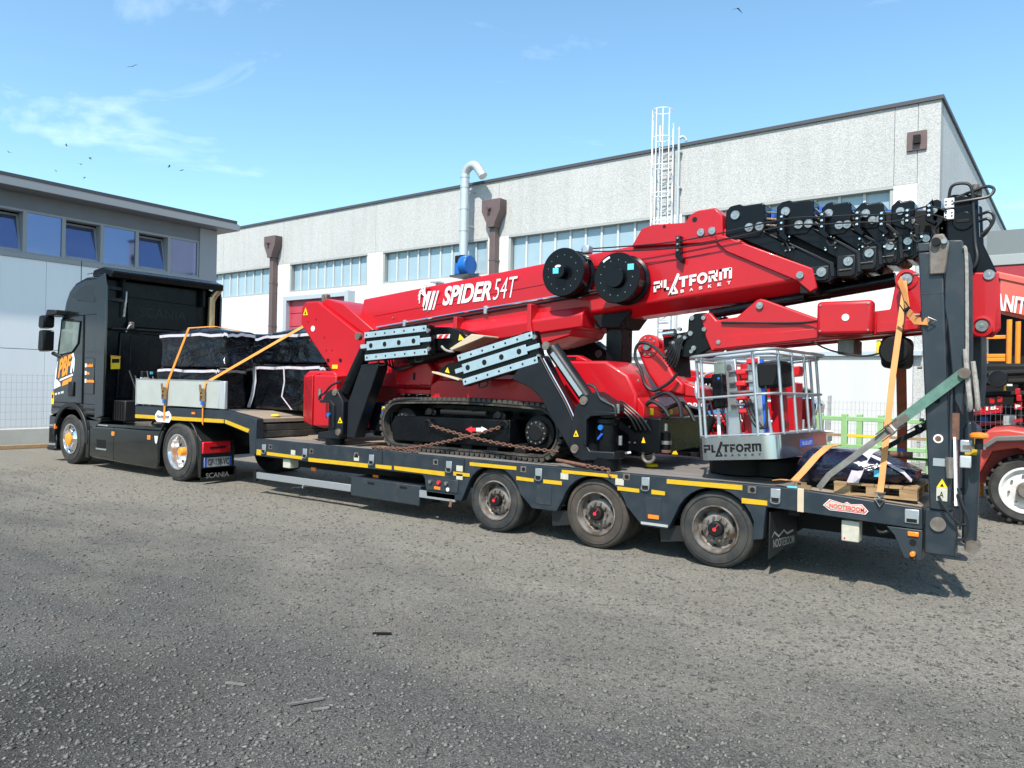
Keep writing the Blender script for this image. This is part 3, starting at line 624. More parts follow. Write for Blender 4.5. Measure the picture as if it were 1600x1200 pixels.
def far_wheel(parent, x, z, y, Rr, rr, w):
    e = tyre_mesh((x, y - w, z), Rr, rr, w, 32).build('wheel', TYRE, parent); MB().lathe([(rr, -.05), (rr * .5, -.06), (0, -.06)], (x, y, z), 'y', 24).build('rim', RIM, e)

# ================================================================ tractor unit
T = thing('tractor_unit', 'black tractor unit with tall sleeper cab coupled to the low loader', 'lorry', (-8.7, 1.26, 0))
FX, RX = -10.62, -6.76
prof = [(-9.47, 1.0), (-9.47, 3.66), (-9.7, 3.74), (-10.2, 3.74), (-10.6, 3.66), (-10.86, 3.52), (-11.02, 3.3), (-11.12, 3.0), (-11.33, 2.3), (-11.52, 1.5), (-11.6, 1.05), (-11.6, .95)] 
cab = MB().prism(prof, .05, 2.47).build('cab', CABP, T, .07, 4)
low = [(-9.47, .99), (-11.6, .94), (-11.62, .3), (-11.5, .24), (-11.27, .24), (-11.27, .5)] + arc(FX, .505, .66, 178, 12, 14) + [(-9.95, .62), (-9.47, .9)]
MB().prism(low, .045, 2.475).build('lower_cab', CABP, T, .015)
box('wheel_well', BLKM, T, -11.25, -9.96, .55, 2.0, .3, 1.15)
# wheel arch lip
a_o, a_i = arc(FX, .505, .74, 176, -4, 18), arc(FX, .505, .645, 176, -4, 18)
MB().prism(a_o + a_i[::-1], .0, .2).build('wheel_arch', PLAS, T, .012)
prism('mud_guard', PLAS, T, [(-9.98, .18), (-9.86, .18), (-9.86, .62), (-9.89, .72), (-9.98, .55)], .02, .5, .01)
# steps in front of the wheel
for z in (.33, .72): box('step', ALU, T, -11.57, -11.29, .02, .1, z, z + .035, .006)
box('step_recess', BLKM, T, -11.57, -11.29, .037, .2, .40, .68); box('bumper_corner', PLAS, T, -11.66, -11.28, .025, .4, .22, .31, .03)
box('marker_lamp', ORL, T, -11.28, -11.22, -.004, .04, .68, .78, .004)
# door and window
door = [(-11.40, 1.23), (-10.20, 1.23), (-10.20, 2.98), (-11.10, 2.98), (-11.26, 2.4)]
d = MB().prism(door, .034, .06).build('door', CABP, T, .012, 3)
gl = [(-11.20, 2.20), (-10.62, 2.25), (-10.38, 2.42), (-10.30, 2.86), (-11.08, 2.92)]
MB().prism(gl, .028, .05).build('window', CABG, d, .02)
MB().tube([(x, .028, z) for x, z in gl], .018, 6, True).build('window_seal', BLKM, d)
box('handle', PLAS, d, -10.72, -10.52, .0, .036, 1.36, 1.66, .02)
for z in (2.98, 1.22): box('seam', BLKM, T, -11.3, -9.72, .046, .052, z, z + .012)
box('seam', BLKM, T, -10.19, -10.178, .046, .052, 1.0, 3.0)
box('side_locker', CABP, T, -10.12, -9.74, .038, .06, 1.42, 2.14, .012)
for x0_, x1_, z_ in ((-11.38, -10.2, 1.226), (-11.0, -10.2, 2.985)): box('door_gap', BLKM, T, x0_, x1_, .030, .036, z_ - .006, z_ + .004)
box('door_gap', BLKM, T, -10.208, -10.196, .030, .036, 1.23, 2.98)
box('side_trim', PLAS, T, -11.45, -9.7, .032, .046, 1.10, 1.15, .006)
prism('sun_visor', GLASSD, T, [(-11.32, 3.02), (-11.02, 3.06), (-11.0, 3.16), (-11.22, 3.14)], .2, 2.32, .015)
for z_ in (1.6, 2.2, 2.8, 3.3): box('deflector_clip', CHAR, T, -9.42, -9.33, .062, .09, z_, z_ + .04)
# upper side window shaped sleeper panel
prism('roof_side_panel', GLASSD, T, [(-10.82, 3.36), (-10.2, 3.56), (-9.78, 3.58), (-9.78, 3.22), (-10.45, 3.28)], .044, .06, .01)
# rear side fin
fin = MB().prism([(-9.66, .95), (-9.32, 1.02), (-9.28, 3.5), (-9.36, 3.76), (-9.66, 3.70)], .015, .06).build('side_deflector', CABP, T, .02, 3)
MB().prism([(-9.66, .95), (-9.32, 1.02), (-9.28, 3.5), (-9.36, 3.76), (-9.66, 3.70)], 2.46, 2.505).build('side_deflector', CABP, T, .02, 3)
# roof spoiler at the rear
MB().prism([(-9.95, 3.73), (-9.42, 3.72), (-9.18, 3.66), (-9.16, 3.80), (-9.5, 3.90), (-9.9, 3.86)], .06, 2.46).build('roof_spoiler', BLK, T, .03, 3)
for y in (.34, 2.05): box('spoiler_stay', BLKM, T, -9.44, -9.30, y, y + .06, 3.3, 3.72, .01)
# rear wall details
rw = box('rear_wall', BLK, T, -9.466, -9.44, .1, 2.42, 1.02, 3.66, .01)
MB().prism([(.50, 2.76), (1.98, 2.76), (1.98, 3.32), (.50, 3.36)], -9.44, -9.405, 'x').build('rear_panel', BLK, rw, .03, 3)
MB().prism([(.30, 1.34), (2.22, 1.34), (2.26, 2.62), (.36, 2.66)], -9.44, -9.39, 'x').build('rear_panel', BLK, rw, .05, 3)
MB().prism([(.55, 1.5), (.85, 1.5), (.85, 2.6), (.55, 2.62)], -9.39, -9.375, 'x').build('rear_rib', BLK, rw, .012)
MB().prism([(.95, 1.5), (2.1, 1.5), (2.1, 2.5), (.95, 2.52)], -9.39, -9.378, 'x').build('rear_rib', BLK, rw, .03)
text('lettering', 'SCANIA', CHAR, rw, (-9.403, .72, 2.98), (0, 1.02, 0), (0, 0, .20), bold=.02)
MB().cyl((-9.34, .14, 2.70), (-9.34, 2.4, 2.74), .022, 10).build('rail', BLKM, T)
for y in (.5, 1.95, 2.18): box('work_lamp', HUBM, T, -9.40, -9.30, y, y + .09, 2.72, 2.86, .02)
MB().tube([(-9.36, .45, 2.66), (-9.3, .48, 2.78), (-9.33, .56, 2.82)], .014, 6).build('cable', GALV, T)
for z in (3.28, 3.5): MB().bar((-9.43, .08, z), (-9.33, .46, z - .02), .03, .06).build('bracket', CHAR, T)
MB().tube([(-9.36, .40, 2.95), (-9.33, .42, 3.3), (-9.36, .44, 3.5)], .02, 8).build('grab_handle', STEEL, T)
MB().tube([(-9.34, 2.28, 1.2), (-9.34, 2.28, 3.3), (-9.34, 2.3, 3.48), (-9.30, 2.36, 3.62), (-9.27, 2.41, 3.70)], .075, 16).build('exhaust_stack', BRASS, T)
st = MB().prism([(.18, 1.92), (.36, 1.93), (.36, 2.17), (.18, 2.18)], -9.388, -9.386, 'x').build('angle_sign', YELS, T)
MB().prism([(.20, 2.04), (.345, 2.05), (.345, 2.13), (.20, 2.12)], -9.385, -9.384, 'x').build('sign_print', BLKM, st)
MB().prism([(.17, 2.155), (.37, 2.155), (.37, 2.18), (.17, 2.19)], -9.385, -9.384, 'x').build('sign_edge', ORG, st)
for y0_, z0_, z1_ in ((.62, 1.1, 1.75), (1.2, 1.05, 1.5), (1.55, 1.2, 1.9)): box('service_box', BLKM, T, -9.40, -9.22, y0_, y0_ + .22, z0_, z1_, .02)
for k in range(7): MB().tube([(-9.3, .5 + .12 * k, 1.9 - .1 * (k % 3)), (-9.1, .55 + .1 * k, 1.5), (-8.9 + .05 * k, .6 + .1 * k, 1.2), (-8.6, .7 + .06 * k, .95)], .014, 6).build('air_hose', HOSE, T)
box('chrome_bracket', CHROME, T, -9.30, -9.24, .70, .78, 1.55, 1.78, .02); box('gauge_block', CYAN, T, -9.31, -9.28, .92, .97, 1.84, 1.89)
# mirrors
for z0, z1 in ((2.73, 3.0), (2.26, 2.70)): MB().prism([(-11.5, z0 + .04), (-11.44, z0), (-11.22, z0 + .02), (-11.2, z1 - .02), (-11.26, z1), (-11.46, z1)], -.26, .0 - .05).build('mirror', BLK, T, .04, 3)
MB().prism([(-11.36, 2.98), (-10.9, 3.0), (-10.9, 3.10), (-11.3, 3.12)], -.18, .06).build('mirror_arm', PLAS, T, .02); MB().bar((-11.3, -.05, 2.24), (-11.1, .06, 2.14), .06, .07).build('mirror_arm', PLAS, T, .01)
# roof horns, aerial
for y in (.35, .55): MB().lathe([(.02, 0), (.028, .3), (.05, .42), (.09, .5), (.0, .48)], (-10.75 + y * .1, y, 3.86), 'x', 14).build('air_horn', CHROME, T)
cyl('aerial', BLKM, T, (-10.9, .3, 3.5), (-10.9, .3, 4.15), .008, 6)
for y in (.3, .9, 1.5, 2.1): box('roof_beacon', ALU, T, -10.3, -10.2, y, y + .12, 3.75, 3.84, .02)
# company lettering on the door
text('lettering', 'PBF', ORG, d, (-11.22, .032, 1.72), (.52, 0, .10), (.05, 0, .40), shear=.15, bold=.04)
MB().prism([(-11.39, 1.50), (-11.34, 1.50), (-11.24, 2.06), (-11.29, 2.08)], .030, .033).build('logo_stroke', WHITE, d)
MB().prism([(-11.40, 1.49), (-11.10, 1.56), (-11.12, 1.62), (-11.28, 1.70), (-11.34, 1.56)], .029, .0335).build('logo_stroke', WHITE, d)
MB().prism([(-11.14, 1.66), (-10.58, 1.78), (-10.58, 1.82), (-11.14, 1.70)], .030, .033).build('logo_stroke', WHITE, d)
MB().prism([(-11.04, 1.56), (-10.66, 1.64), (-10.60, 1.75), (-11.0, 1.66)], .030, .033).build('logo_stroke', ORG, d)
MB().prism([(-10.70, 1.84), (-10.63, 1.82), (-10.62, 1.98), (-10.55, 1.84), (-10.52, 1.99), (-10.52, 2.12), (-10.58, 2.24), (-10.68, 2.2), (-10.60, 2.14), (-10.66, 2.05)], .030, .033).build('logo_stroke', WHITE, d)
q = MB()
for k in range(9):
    if k not in (2, 5): q.box(-11.33 + k * .042, -11.30 + k * .042, .030, .033, 1.37 + k * .006, 1.412 + k * .006)
q.build('small_lettering', WHITE, d)
for z, n in ((1.95, 8), (1.80, 4), (1.645, 10)):
    box('bullet_mark', WHITE, T, -10.09, -10.035, .032, .0375, z, z + .075); q = MB()
    for k in range(n): q.box(-10.03 + k * .031, -10.006 + k * .031, .033, .037, z + .008, z + (.07 if k in (0, 4, 7) else .052))
    q.build('small_lettering', ORG, T)
st = box('angle_sign', YELS, T, -11.50, -11.40, .037, .044, 1.18, 1.44); box('sign_print', BLKM, st, -11.48, -11.42, .034, .036, 1.30, 1.38); box('sign_edge', ORG, st, -11.50, -11.40, .033, .036, 1.41, 1.44)
# side skirt behind the cab
sk = prism('side_skirt', CABP, T, [(-9.85, .20), (-8.55, .17), (-7.42, .16), (-7.36, .30), (-7.36, .50), (-7.24, .84), (-9.85, .80)], .03, .42, .025, seg=3)
prism('skirt_cover', CABP, T, [(-9.85, .80), (-7.24, .845), (-7.2, .90), (-9.85, .86)], .05, .8, .01)
for x in (-8.93,): box('seam', BLKM, sk, x, x + .012, .028, .04, .2, .8)
box('step_opening', BLKM, sk, -9.56, -9.22, .026, .06, .40, .56); box('step_plate', ALU, sk, -9.58, -9.20, .02, .05, .365, .395, .004); box('top_plate', ALU, sk, -9.55, -9.2, .04, .12, .825, .85, .004)
for x in (-9.0, -7.74): box('marker_lamp', ORL, sk, x, x + .1, .022, .04, .66, .74, .006)
prism('badge', WHITE, sk, [(-7.50, .74), (-7.39, .74), (-7.41, .64), (-7.445, .60), (-7.48, .64)], .024, .032)
# frame, catwalk and clutter behind the cab
for y in (.82, 1.62): box('frame_rail', BLKM, T, -9.9, -5.9, y, y + .08, .62, .92)
box('catwalk', HUBM, T, -9.4, -7.3, .45, 2.1, .88, .915)
box('battery_box', PLAS, T, -9.42, -8.95, .25, .75, .92, 1.32, .02)
for k in range(5): box('box_rib', BLKM, T, -9.40 + k * .09, -9.38 + k * .09, .238, .25, .95, 1.30)
box('air_panel', CHAR, T, -9.42, -9.3, .75, 1.1, 1.0, 1.9, .02); MB().lathe([(.0, 0), (.13, 0), (.16, .02), (.16, .08), (.0, .08)], (-9.2, .74, 1.62), 'y', 16).build('valve', HUBM, T)
for i in range(5):
    z = 1.25 + .12 * i; MB().tube([(-9.35, .8 + .1 * i, z + .3), (-9.0, .7 + .1 * i, z), (-8.6, .75 + .1 * i, z - .2), (-8.1, .9 + .08 * i, .98)], .02, 6).build('air_hose', HOSE, T)
for k, m in ((0, REDC), (1, HOSE)):
    MB().tube([(-7.9 + .02 * t * .3 + k * .05, .45 + .07 * math.cos(t), .98 + .07 * math.sin(t)) for t in np.arange(0, 45, .55)], .012, 5).build('coiled_air_line', m, T)
MB().tube([(-8.0, .35, 1.0), (-7.9, .2, .93), (-7.6, .2, .92), (-7.4, .3, 1.02)], .02, 7).build('air_hose', HOSE, T)
box('fifth_wheel', HUBM, T, -7.2, -6.2, .8, 1.7, .95, 1.04, .03); box('axle', BLKM, T, RX - .12, RX + .12, .5, 2.0, .4, .62)
for x in (-8.6, -8.0): MB().cyl((x, .5, .55), (x, 2.0, .55), .22, 16).build('air_tank', BLKM, T)
# rear mudguard, lamp, plate and flap
ao, ai = arc(RX, .505, .66, 196, -6, 24), arc(RX, .505, .63, 196, -6, 24)
MB().prism(ao + ai[::-1], .02, .66).build('mudguard', PLAS, T, .008)
for t in (60, 95): q0, q1 = arc(RX, .505, .665, t, t + 3, 1); MB().prism([q0, q1, (q1[0], q1[1] + .012), (q0[0], q0[1] + .012)], .02, .66).build('mudguard_rib', PLAS, T)
prism('mudguard_tail', PLAS, T, [(-6.12, .12), (-6.06, .12), (-6.06, .74), (-6.18, .84), (-6.2, .74)], .02, .66, .01)
lm = box('tail_lamp', REDL, T, -6.06, -6.02, .03, .56, .52, .72, .02); box('lamp_insert', BLKM, lm, -6.025, -6.016, .16, .46, .60, .635)
npl = box('number_plate', PLATE, T, -6.06, -6.048, .08, .60, .29, .45, .004)
text('lettering', 'GP-138-VC', BLKM, npl, (-6.046, .145, .315), (0, .40, 0), (0, 0, .11), bold=.015)
for y in (.082, .558): box('plate_band', BLUE, npl, -6.047, -6.044, y, y + .04, .292, .448)
mf = prism('mudflap', PLAS, T, [(.03, .07), (.70, .055), (.70, .27), (.03, .28)], -6.075, -6.06, .006, 'x'); text('lettering', 'SCANIA', ALU, mf, (-6.058, .12, .105), (0, .44, 0), (0, 0, .085), bold=.01)
wheel(T, FX, .505, .03, .505, .295, .30, 'steer', twin=False); wheel(T, RX, .505, .03, .505, .295, .29, 'drive', tm=TYRE)
far_wheel(T, FX, .505, 2.48, .505, .295, .3); far_wheel(T, RX, .505, 2.48, .505, .295, .6)

# ================================================================ low loader trailer
L = thing('low_loader_trailer', 'slate grey three-axle low loader with timber deck and raised rear ramps', 'trailer', (0, 1.27, 0))
W = 2.54
neck = [(-8.12, 1.03), (-8.12, 1.25), (-5.38, 1.27), (-4.56, 1.17), (-4.56, .62), (-4.71, .62), (-4.74, .93), (-5.4, 1.06)]
for y0, y1 in ((0, .13), (W - .13, W)): prism('gooseneck_side', TRL, L, neck, y0, y1, .008)
prism('neck_tape', YEL, L, [(-8.11, 1.035), (-5.40, 1.065), (-5.40, 1.125), (-8.11, 1.10)], -.004, -.001); prism('neck_tape', YEL, L, [(-5.37, 1.065), (-4.76, .945), (-4.72, 1.0), (-5.37, 1.125)], -.004, -.001)
prism('maker_sign', WHITE, L, [(-7.42, 1.04), (-7.36, 1.0), (-6.98, 1.0), (-6.92, 1.06), (-6.92, 1.13), (-7.0, 1.2), (-7.16, 1.16), (-7.34, 1.2), (-7.42, 1.13)], -.012, -.005)
text('lettering', 'Nooteboom', BLKM, L, (-7.37, -.0135, 1.06), (.40, 0, .01), (0, 0, .075), bold=.01)
box('marker_lamp', ORL, L, -6.30, -6.21, -.012, 0, 1.175, 1.21)
for k in range(10): box('deck_plank', WOODG, L, -8.1, -5.38, .135 + k * .2275, .135 + k * .2275 + .222, 1.20, 1.252)
for k in range(10): prism('deck_plank', WOOD, L, [(-5.37, 1.20), (-5.37, 1.254), (-4.58, 1.165), (-4.58, 1.11)], .135 + k * .2275, .135 + k * .2275 + .222)
for z0, z1 in ((.87, .97), (.975, 1.08)): box('front_timber', WOODD, L, -4.70, -4.585, .135, 2.405, z0, z1, .008)
box('neck_core', BLKM, L, -7.9, -4.75, .6, 1.94, .98, 1.19); box('king_pin_plate', HUBM, L, -7.6, -6.0, .7, 1.84, 1.042, 1.06)
# dropside board on the gooseneck
db = box('dropside_board', ALUW, L, -8.1, -5.56, .006, .04, 1.29, 1.735, .006); box('board_end', GALV, L, -5.555, -5.40, .004, .06, 1.285, 1.74, .01); box('board_post', GALV, L, -8.125, -8.105, .004, .06, 1.27, 1.75)
box('board_edge', ALU, db, -8.1, -5.56, .002, .044, 1.736, 1.75); box('dropside_board', ALUW, L, -8.1, -5.4, W - .04, W - .006, 1.29, 1.735, .006)
# main deck
for k in range(12): box('deck_plank', WOOD if k > 1 else WOODG, L, -4.56, -.55, .112 + k * .1935, .112 + k * .1935 + .188, .80, .858 + random.uniform(-.003, .003))
for k in range(12): box('deck_plank', WOODG, L, -.54, 3.52, .112 + k * .1935, .112 + k * .1935 + .188, .80, .858 + random.uniform(-.004, .002))
for k in range(12): prism('deck_plank', WOOD, L, [(3.53, .80), (4.56, .74), (4.56, .80), (3.53, .858)], .112 + k * .1935, .112 + k * .1935 + .188)
# side beam with wheel arches and hanging panels
axx = [0.03, 1.41, 2.76]; az = .385; ar = .415
def a_(i, a0, a1): return arc(axx[i], az, ar, a0, a1, 12)
side = [(-4.56, .60), (-4.56, .862), (-.42, .852), (3.5, .868), (4.58, .80), (4.585, .62), (3.3, .668), (3.27, .668), (3.245, .36), (3.14, .335)]
side += [p for p in a_(2, 18, 162)] + [(2.32, .30), (2.06, .32)][0:0] + [(2.28, .33), (1.99, .33)] + [p for p in a_(1, 18, 162)] + [(.93, .36), (.60, .36)] + [p for p in a_(0, 18, 162)]
side += [(-.45, .33), (-1.02, .33), (-1.06, .56), (-1.1, .60)]
prism('side_beam', TRL, L, side, 0, .1, .006); box('side_beam', TRL, L, -4.56, 4.58, W - .1, W, .60, .855)
prism('wheel_bay', BLKM, L, [(-.55, .5), (3.25, .5), (3.25, .795), (-.55, .795)], .62, .66)
for a, b in ((.66, .86), (2.03, 2.2)): box('recess_panel', TRLW, L, a, b, -.006, -.001, .42, .64, .004)
for x0, x1 in ((.92, 1.02), (2.26, 2.34)): prism('mudflap', PLAS, L, [(x0 - .12, .36), (x0 + .14, .36), (x0 + .2, .22), (x0 - .1, .17)], .1, .5)
# tapes
tapes = [[(-4.53, .615), (-4.42, .615), (-4.42, .70), (-4.53, .70)]] + [[(-4.279,0.678),(-3.458,0.668),(-3.457,0.622),(-4.278,0.629)], [(-3.316,0.66),(-2.089,0.666),(-2.088,0.61),(-3.314,0.604)], [(-1.943,0.669),(-1.644,0.671),(-1.643,0.62),(-1.941,0.622)], [(-1.598,0.675),(-0.723,0.671),(-0.721,0.615),(-1.596,0.624)],
  [(-0.577,0.684),(-0.323,0.681),(-0.322,0.642),(-0.576,0.636)], [(-0.327,0.822),(0.372,0.823),(0.373,0.781),(-0.326,0.779)], [(-0.582,0.687),(-0.577,0.684),(-0.576,0.636),(-0.581,0.639)], [(0.375,0.71),(0.618,0.702),(0.619,0.665),(0.376,0.666)], [(0.75,0.706),(0.998,0.707),(0.999,0.664),(0.751,0.663)],
  [(0.995,0.836),(1.693,0.838),(1.694,0.801),(0.996,0.8)], [(1.696,0.716),(1.951,0.713),(1.952,0.673),(1.697,0.675)], [(2.09,0.719),(2.24,0.714),(2.241,0.675),(2.091,0.673)], [(2.258,0.844),(3.04,0.855),(3.041,0.806),(2.259,0.798)], [(3.036,0.731),(3.281,0.729),(3.282,0.683),(3.037,0.681)]]
for t in tapes: prism('reflective_tape', YEL, L, t, -.006, -.0015)
# lashing plates and rings in the side beam
for px, pz in [(-4.347,0.712),(-3.392,0.71),(-2.02,0.719),(-0.654,0.733),(0.686,0.752),(2.022,0.766),(3.357,0.776)]:
    q = MB().box(px - .045, px + .045, -.012, -.001, pz - .05, pz + .075).build('lashing_plate', ALU, L, .004); box('lashing_slot', BLKM, q, px - .032, px + .032, -.016, -.011, pz - .045, pz - .01)
    MB().tube([(px - .035, -.014, pz), (px - .038, -.02, pz - .055), (px + .038, -.02, pz - .055), (px + .035, -.014, pz)], .006, 6).build('lashing_ring', STEEL, q)
for px, pz in [(-4.193,0.761),(-3.252,0.757),(-2.32,0.767),(-0.877,0.78),(0.471,0.8),(1.798,0.827),(3.133,0.82)]:
    q = box('pocket', HUBM, L, px - .04, px + .04, -.006, -.001, pz - .035, pz + .035); cyl('pocket_hole', BLKM, q, (px + .005, -.009, pz), (px + .005, .0, pz), .024, 12)
for a, b in [(-3.661,0.711),(-0.485,0.731),(-0.483,0.628),(1.031,0.767),(1.719,0.766),(-2.315,0.724)]: box('label_sticker', STICK, L, a - .05, a + .05, -.006, -.002, b - .035, b + .035)
for x in (-1.83, -.42): box('beam_joint', BLKM, L, x, x + .012, -.003, .0, .61, .85)
# protection bars and lockers under the deck
box('side_guard', ALU, L, -4.56, -2.45, .02, .06, .245, .345, .006); box('side_guard', ALU, L, -1.15, -.55, .0, .04, .305, .40, .006)
cyl('guard_end', BLKM, L, (-4.60, .04, .2), (-4.60, .04, .38), .035); cyl('guard_pin', STEEL, L, (-3.45, .01, .2), (-3.45, .04, .29), .012, 8); cyl('guard_pin', RUST, L, (-.62, -.01, .24), (-.62, .02, .33), .02, 8)
prism('tool_locker', TRLW, L, [(-2.43, .20), (-1.16, .19), (-1.14, .45), (-2.43, .46)], .01, .45, .01)
for x in (-2.1, -1.5): box('locker_catch', BLKM, L, x, x + .12, .004, .012, .39, .42, .004)
for x in (-3.5, -2.2): box('marker_lamp', ORL, L, x, x + .1, .2, .22, .44, .49)
box('water_can', STICK, L, -3.95, -3.78, .04, .2, .46, .60, .01)
for y in (.75, 1.6): box('chassis_beam', BLKM, L, -4.5, 4.5, y, y + .18, .38, .79)
for x in (-4.2, -3.2, -2.3, -1.3, 3.45, 4.2): box('cross_member', BLKM, L, x, x + .1, .1, W - .1, .60, .79)
box('valve_panel', TRLW, L, -1.0, -.5, -.012, -.001, .42, .58, .006)
for x, m in ((-.94, STEEL), (-.80, REDC), (-.68, STEEL)): cyl('valve_knob', m, L, (x, -.04, .53), (x, -.01, .53), .025, 10)
box('marker_lamp', ORL, L, -.88, -.78, -.02, -.011, .44, .475); cyl('gauge', WHITE, L, (-.66, -.018, .455), (-.66, -.011, .455), .025, 14)
box('marker_lamp', ORL, L, 2.06, 2.18, -.012, -.0, .42, .46); box('bracket', GALV, L, 1.98, 2.28, -.01, .0, .35, .375)
# rear end plates, number board and lamps
prism('rear_bracket', TRLW, L, [(4.308,0.617),(4.37,0.547),(4.448,0.36),(4.584,0.353),(4.584,0.614)], .002, .35, .006)
box('marker_lamp', ORL, L, 4.475, 4.56, -.014, .002, .555, .595, .006); cyl('lamp_hole', BLKM, L, (4.515, -.006, .505), (4.515, .0, .505), .026, 14); cyl('side_lamp', ORL, L, (4.52, -.06, .41), (4.52, .0, .41), .022, 12, .006); cyl('lamp_stalk', HOSE, L, (4.525, -.03, .36), (4.525, .02, .42), .02, 10)
q = box('lashing_plate', ALU, L, 4.45, 4.56, -.014, -.001, .665, .785, .006); box('lashing_slot', BLKM, q, 4.465, 4.545, -.017, -.013, .675, .705)
pl_ = [(3.783,0.744),(3.837,0.802),(3.957,0.774),(3.983,0.794),(4.016,0.775),(4.11,0.785),(4.163,0.729),(4.138,0.698),(4.022,0.702),(3.839,0.704)]
prism('maker_sign', WHITE, L, pl_, -.006, -.0015); cxx = sum(p[0] for p in pl_) / 10; czz = sum(p[1] for p in pl_) / 10
prism('sign_edge', REDC, L, [(cxx + (a - cxx) * .96, czz + (b - czz) * .88) for a, b in pl_], -.0075, -.0062); prism('sign_face', STICK, L, [(cxx + (a - cxx) * .92, czz + (b - czz) * .74) for a, b in pl_], -.009, -.0077)
text('lettering', 'NOOTEBOOM', REDC, L, (cxx - .145, -.0105, czz - .022), (.29, 0, -.012), (0, 0, .038), bold=.015)
box('document_box', STICK, L, 3.93, 4.08, .05, .2, .43, .62, .01); cyl('box_cap', REDC, L, (3.96, .046, .46), (3.96, .05, .46), .008, 8)
MB().tube([(4.2, .1, .6), (4.25, .05, .55), (4.32, .05, .57), (4.4, .1, .62)], .015, 6).build('cable', HOSE, L)
fl = prism('mudflap', PLAS, None, [(0, .62), (.50, .62), (.53, .25), (.32, .20), (.28, .24), (.0, .17)], 0, .014, .004, 'x'); fl.location = (3.285, .04, 0); fl.rotation_euler = (0, 0, R(-13)); adopt(fl, L)
for o in (text('lettering', 'NOOTEBOOM', ALU, None, (.016, .06, .27), (0, .40, 0), (0, 0, .08), bold=.01), MB().add([(.017, y, z) for y, z in ((.04, .37), (.08, .41), (.16, .36), (.26, .41), (.32, .37), (.44, .39), (.44, .41), (.32, .39), (.26, .43), (.16, .38), (.08, .43), (.03, .37))], [tuple(range(12))]).build('flap_emblem', ALU)): o.parent = fl
for i, x in enumerate(axx):
    wheel(L, x, .385, .05, .385, .228, .235, 'trailer', tm=TYRB if i == 1 else TYRE); far_wheel(L, x, .385, W - .05, .385, .228, .5)
    cyl('axle', BLKM, L, (x, .3, .385), (x, 2.25, .385), .07)
# loading ramps
def ramp(y0, y1):
    lower_ = [(4.523,2.977),(4.719,2.96),(4.822,0.766),(4.63,0.776)]; up2 = [(4.726,3.051),(4.833,3.03),(4.873,2.074),(4.857,1.65),(4.817,1.861),(4.752,2.395)]
    q = prism('ramp', TRL, L, [(4.512, 2.98), (4.62, 2.98), (4.665, 2.86), (4.70, 2.86), (4.80, .80), (4.635, .80)], y0, y0 + .09, .012)
    prism('ramp_side', TRL, q, [(4.512, 2.98), (4.69, 2.98), (4.80, .80), (4.635, .80)], y1 - .09, y1)
    prism('ramp_head', TRL, q, [(4.51, 2.985), (4.60, 2.985), (4.60, 3.06), (4.505, 3.06)], y0 - .002, y1, .008)
    for k in range(9): z = .95 + k * .23; box('ramp_rung', TRLW, q, 4.655 - (z - .8) * .05, 4.70 - (z - .8) * .05, y0 + .09, y1 - .09, z, z + .06)
    # folded outer half
    prism('ramp_flap', TRL, q, [(4.712, 3.07), (4.835, 3.06), (4.86, 2.95), (4.88, 1.95), (4.86, 1.6), (4.80, 1.72), (4.74, 2.35), (4.712, 2.5)], y0 + .01, y0 + .07, .01)
    prism('ramp_flap', TRL, q, [(4.712, 3.07), (4.835, 3.06), (4.86, 2.95), (4.88, 1.95), (4.86, 1.6), (4.80, 1.72), (4.74, 2.35), (4.712, 2.5)], y1 - .07, y1 - .01, .01)
    for k in range(6): z = 1.85 + k * .2; box('ramp_rung', TRLW, q, 4.76, 4.82, y0 + .07, y1 - .07, z, z + .05)
    prism('hinge_cover', HUBM, q, [(4.60, 2.78), (4.72, 2.78), (4.745, 3.04), (4.70, 3.12), (4.63, 3.12), (4.595, 3.04)], y0 - .03, y0 - .005, .015); cyl('hinge_pin', BLKM, q, (4.65, y0 - .07, 3.05), (4.65, y0, 3.05), .035, 14); cyl('hinge_pin', STEEL, q, (4.71, y0 - .06, 3.05), (4.71, y0, 3.05), .022, 12)
    prism('foot_plate', TRL, q, [(4.60, .42), (4.83, .42), (4.83, .62), (4.80, .80), (4.60, .80)], y0 + .02, y0 + .2, .01); cyl('foot_roller', HUBM, q, (4.70, y0, .68), (4.70, y0 + .05, .68), .06, 18)
    if y0 > 1: return q
    prism('ram_cylinder', TRL, q, [(4.86, .52), (4.965, .50), (4.985, 1.5), (4.90, 1.56), (4.85, 1.5)], y0 + .16, y0 + .28, .02); cyl('ram_eye', HUBM, q, (4.935, y0 + .12, .50), (4.935, y0 + .32, .50), .055, 16)
    box('tape_mark', YEL, q, 4.872, 4.96, y0 + .152, y0 + .158, 1.27, 1.32); box('tape_mark', YEL, q, 4.94, 4.985, y0 + .15, y0 + .158, 1.36, 1.45)
    return q
q = ramp(0.0, .75); ramp(1.78, 2.53)
for z in (1.1, 1.55, 2.0, 2.45, 2.8): cyl('bolt', HUBM, q, (4.615 - (z - .8) * .052, .045, z), (4.58 - (z - .8) * .052, .045, z), .014, 8)
for z in (2.62, 1.02): box('weld_line', TRLW, q, 4.63 - (z - .8) * .05, 4.79 - (z - .8) * .045, -.002, .0, z, z + .008)
box('edge_flange', TRL, q, 4.775, 4.79, -.012, -.001, .85, 1.9)
cyl('ramp_hole', BLKM, q, (4.675, -.004, 1.72), (4.675, .02, 1.72), .025, 14); cyl('warning_disc', WHITE, q, (4.69, -.005, 1.40), (4.69, .0, 1.40), .037, 20); cyl('warning_print', RUST, q, (4.69, -.007, 1.40), (4.69, -.0052, 1.40), .024, 14)
box('rating_plate', ALU, q, 4.655, 4.765, -.006, -.0005, 1.17, 1.235); box('safety_card', STICK, q, 4.685, 4.765, -.006, -.0005, .88, .99)
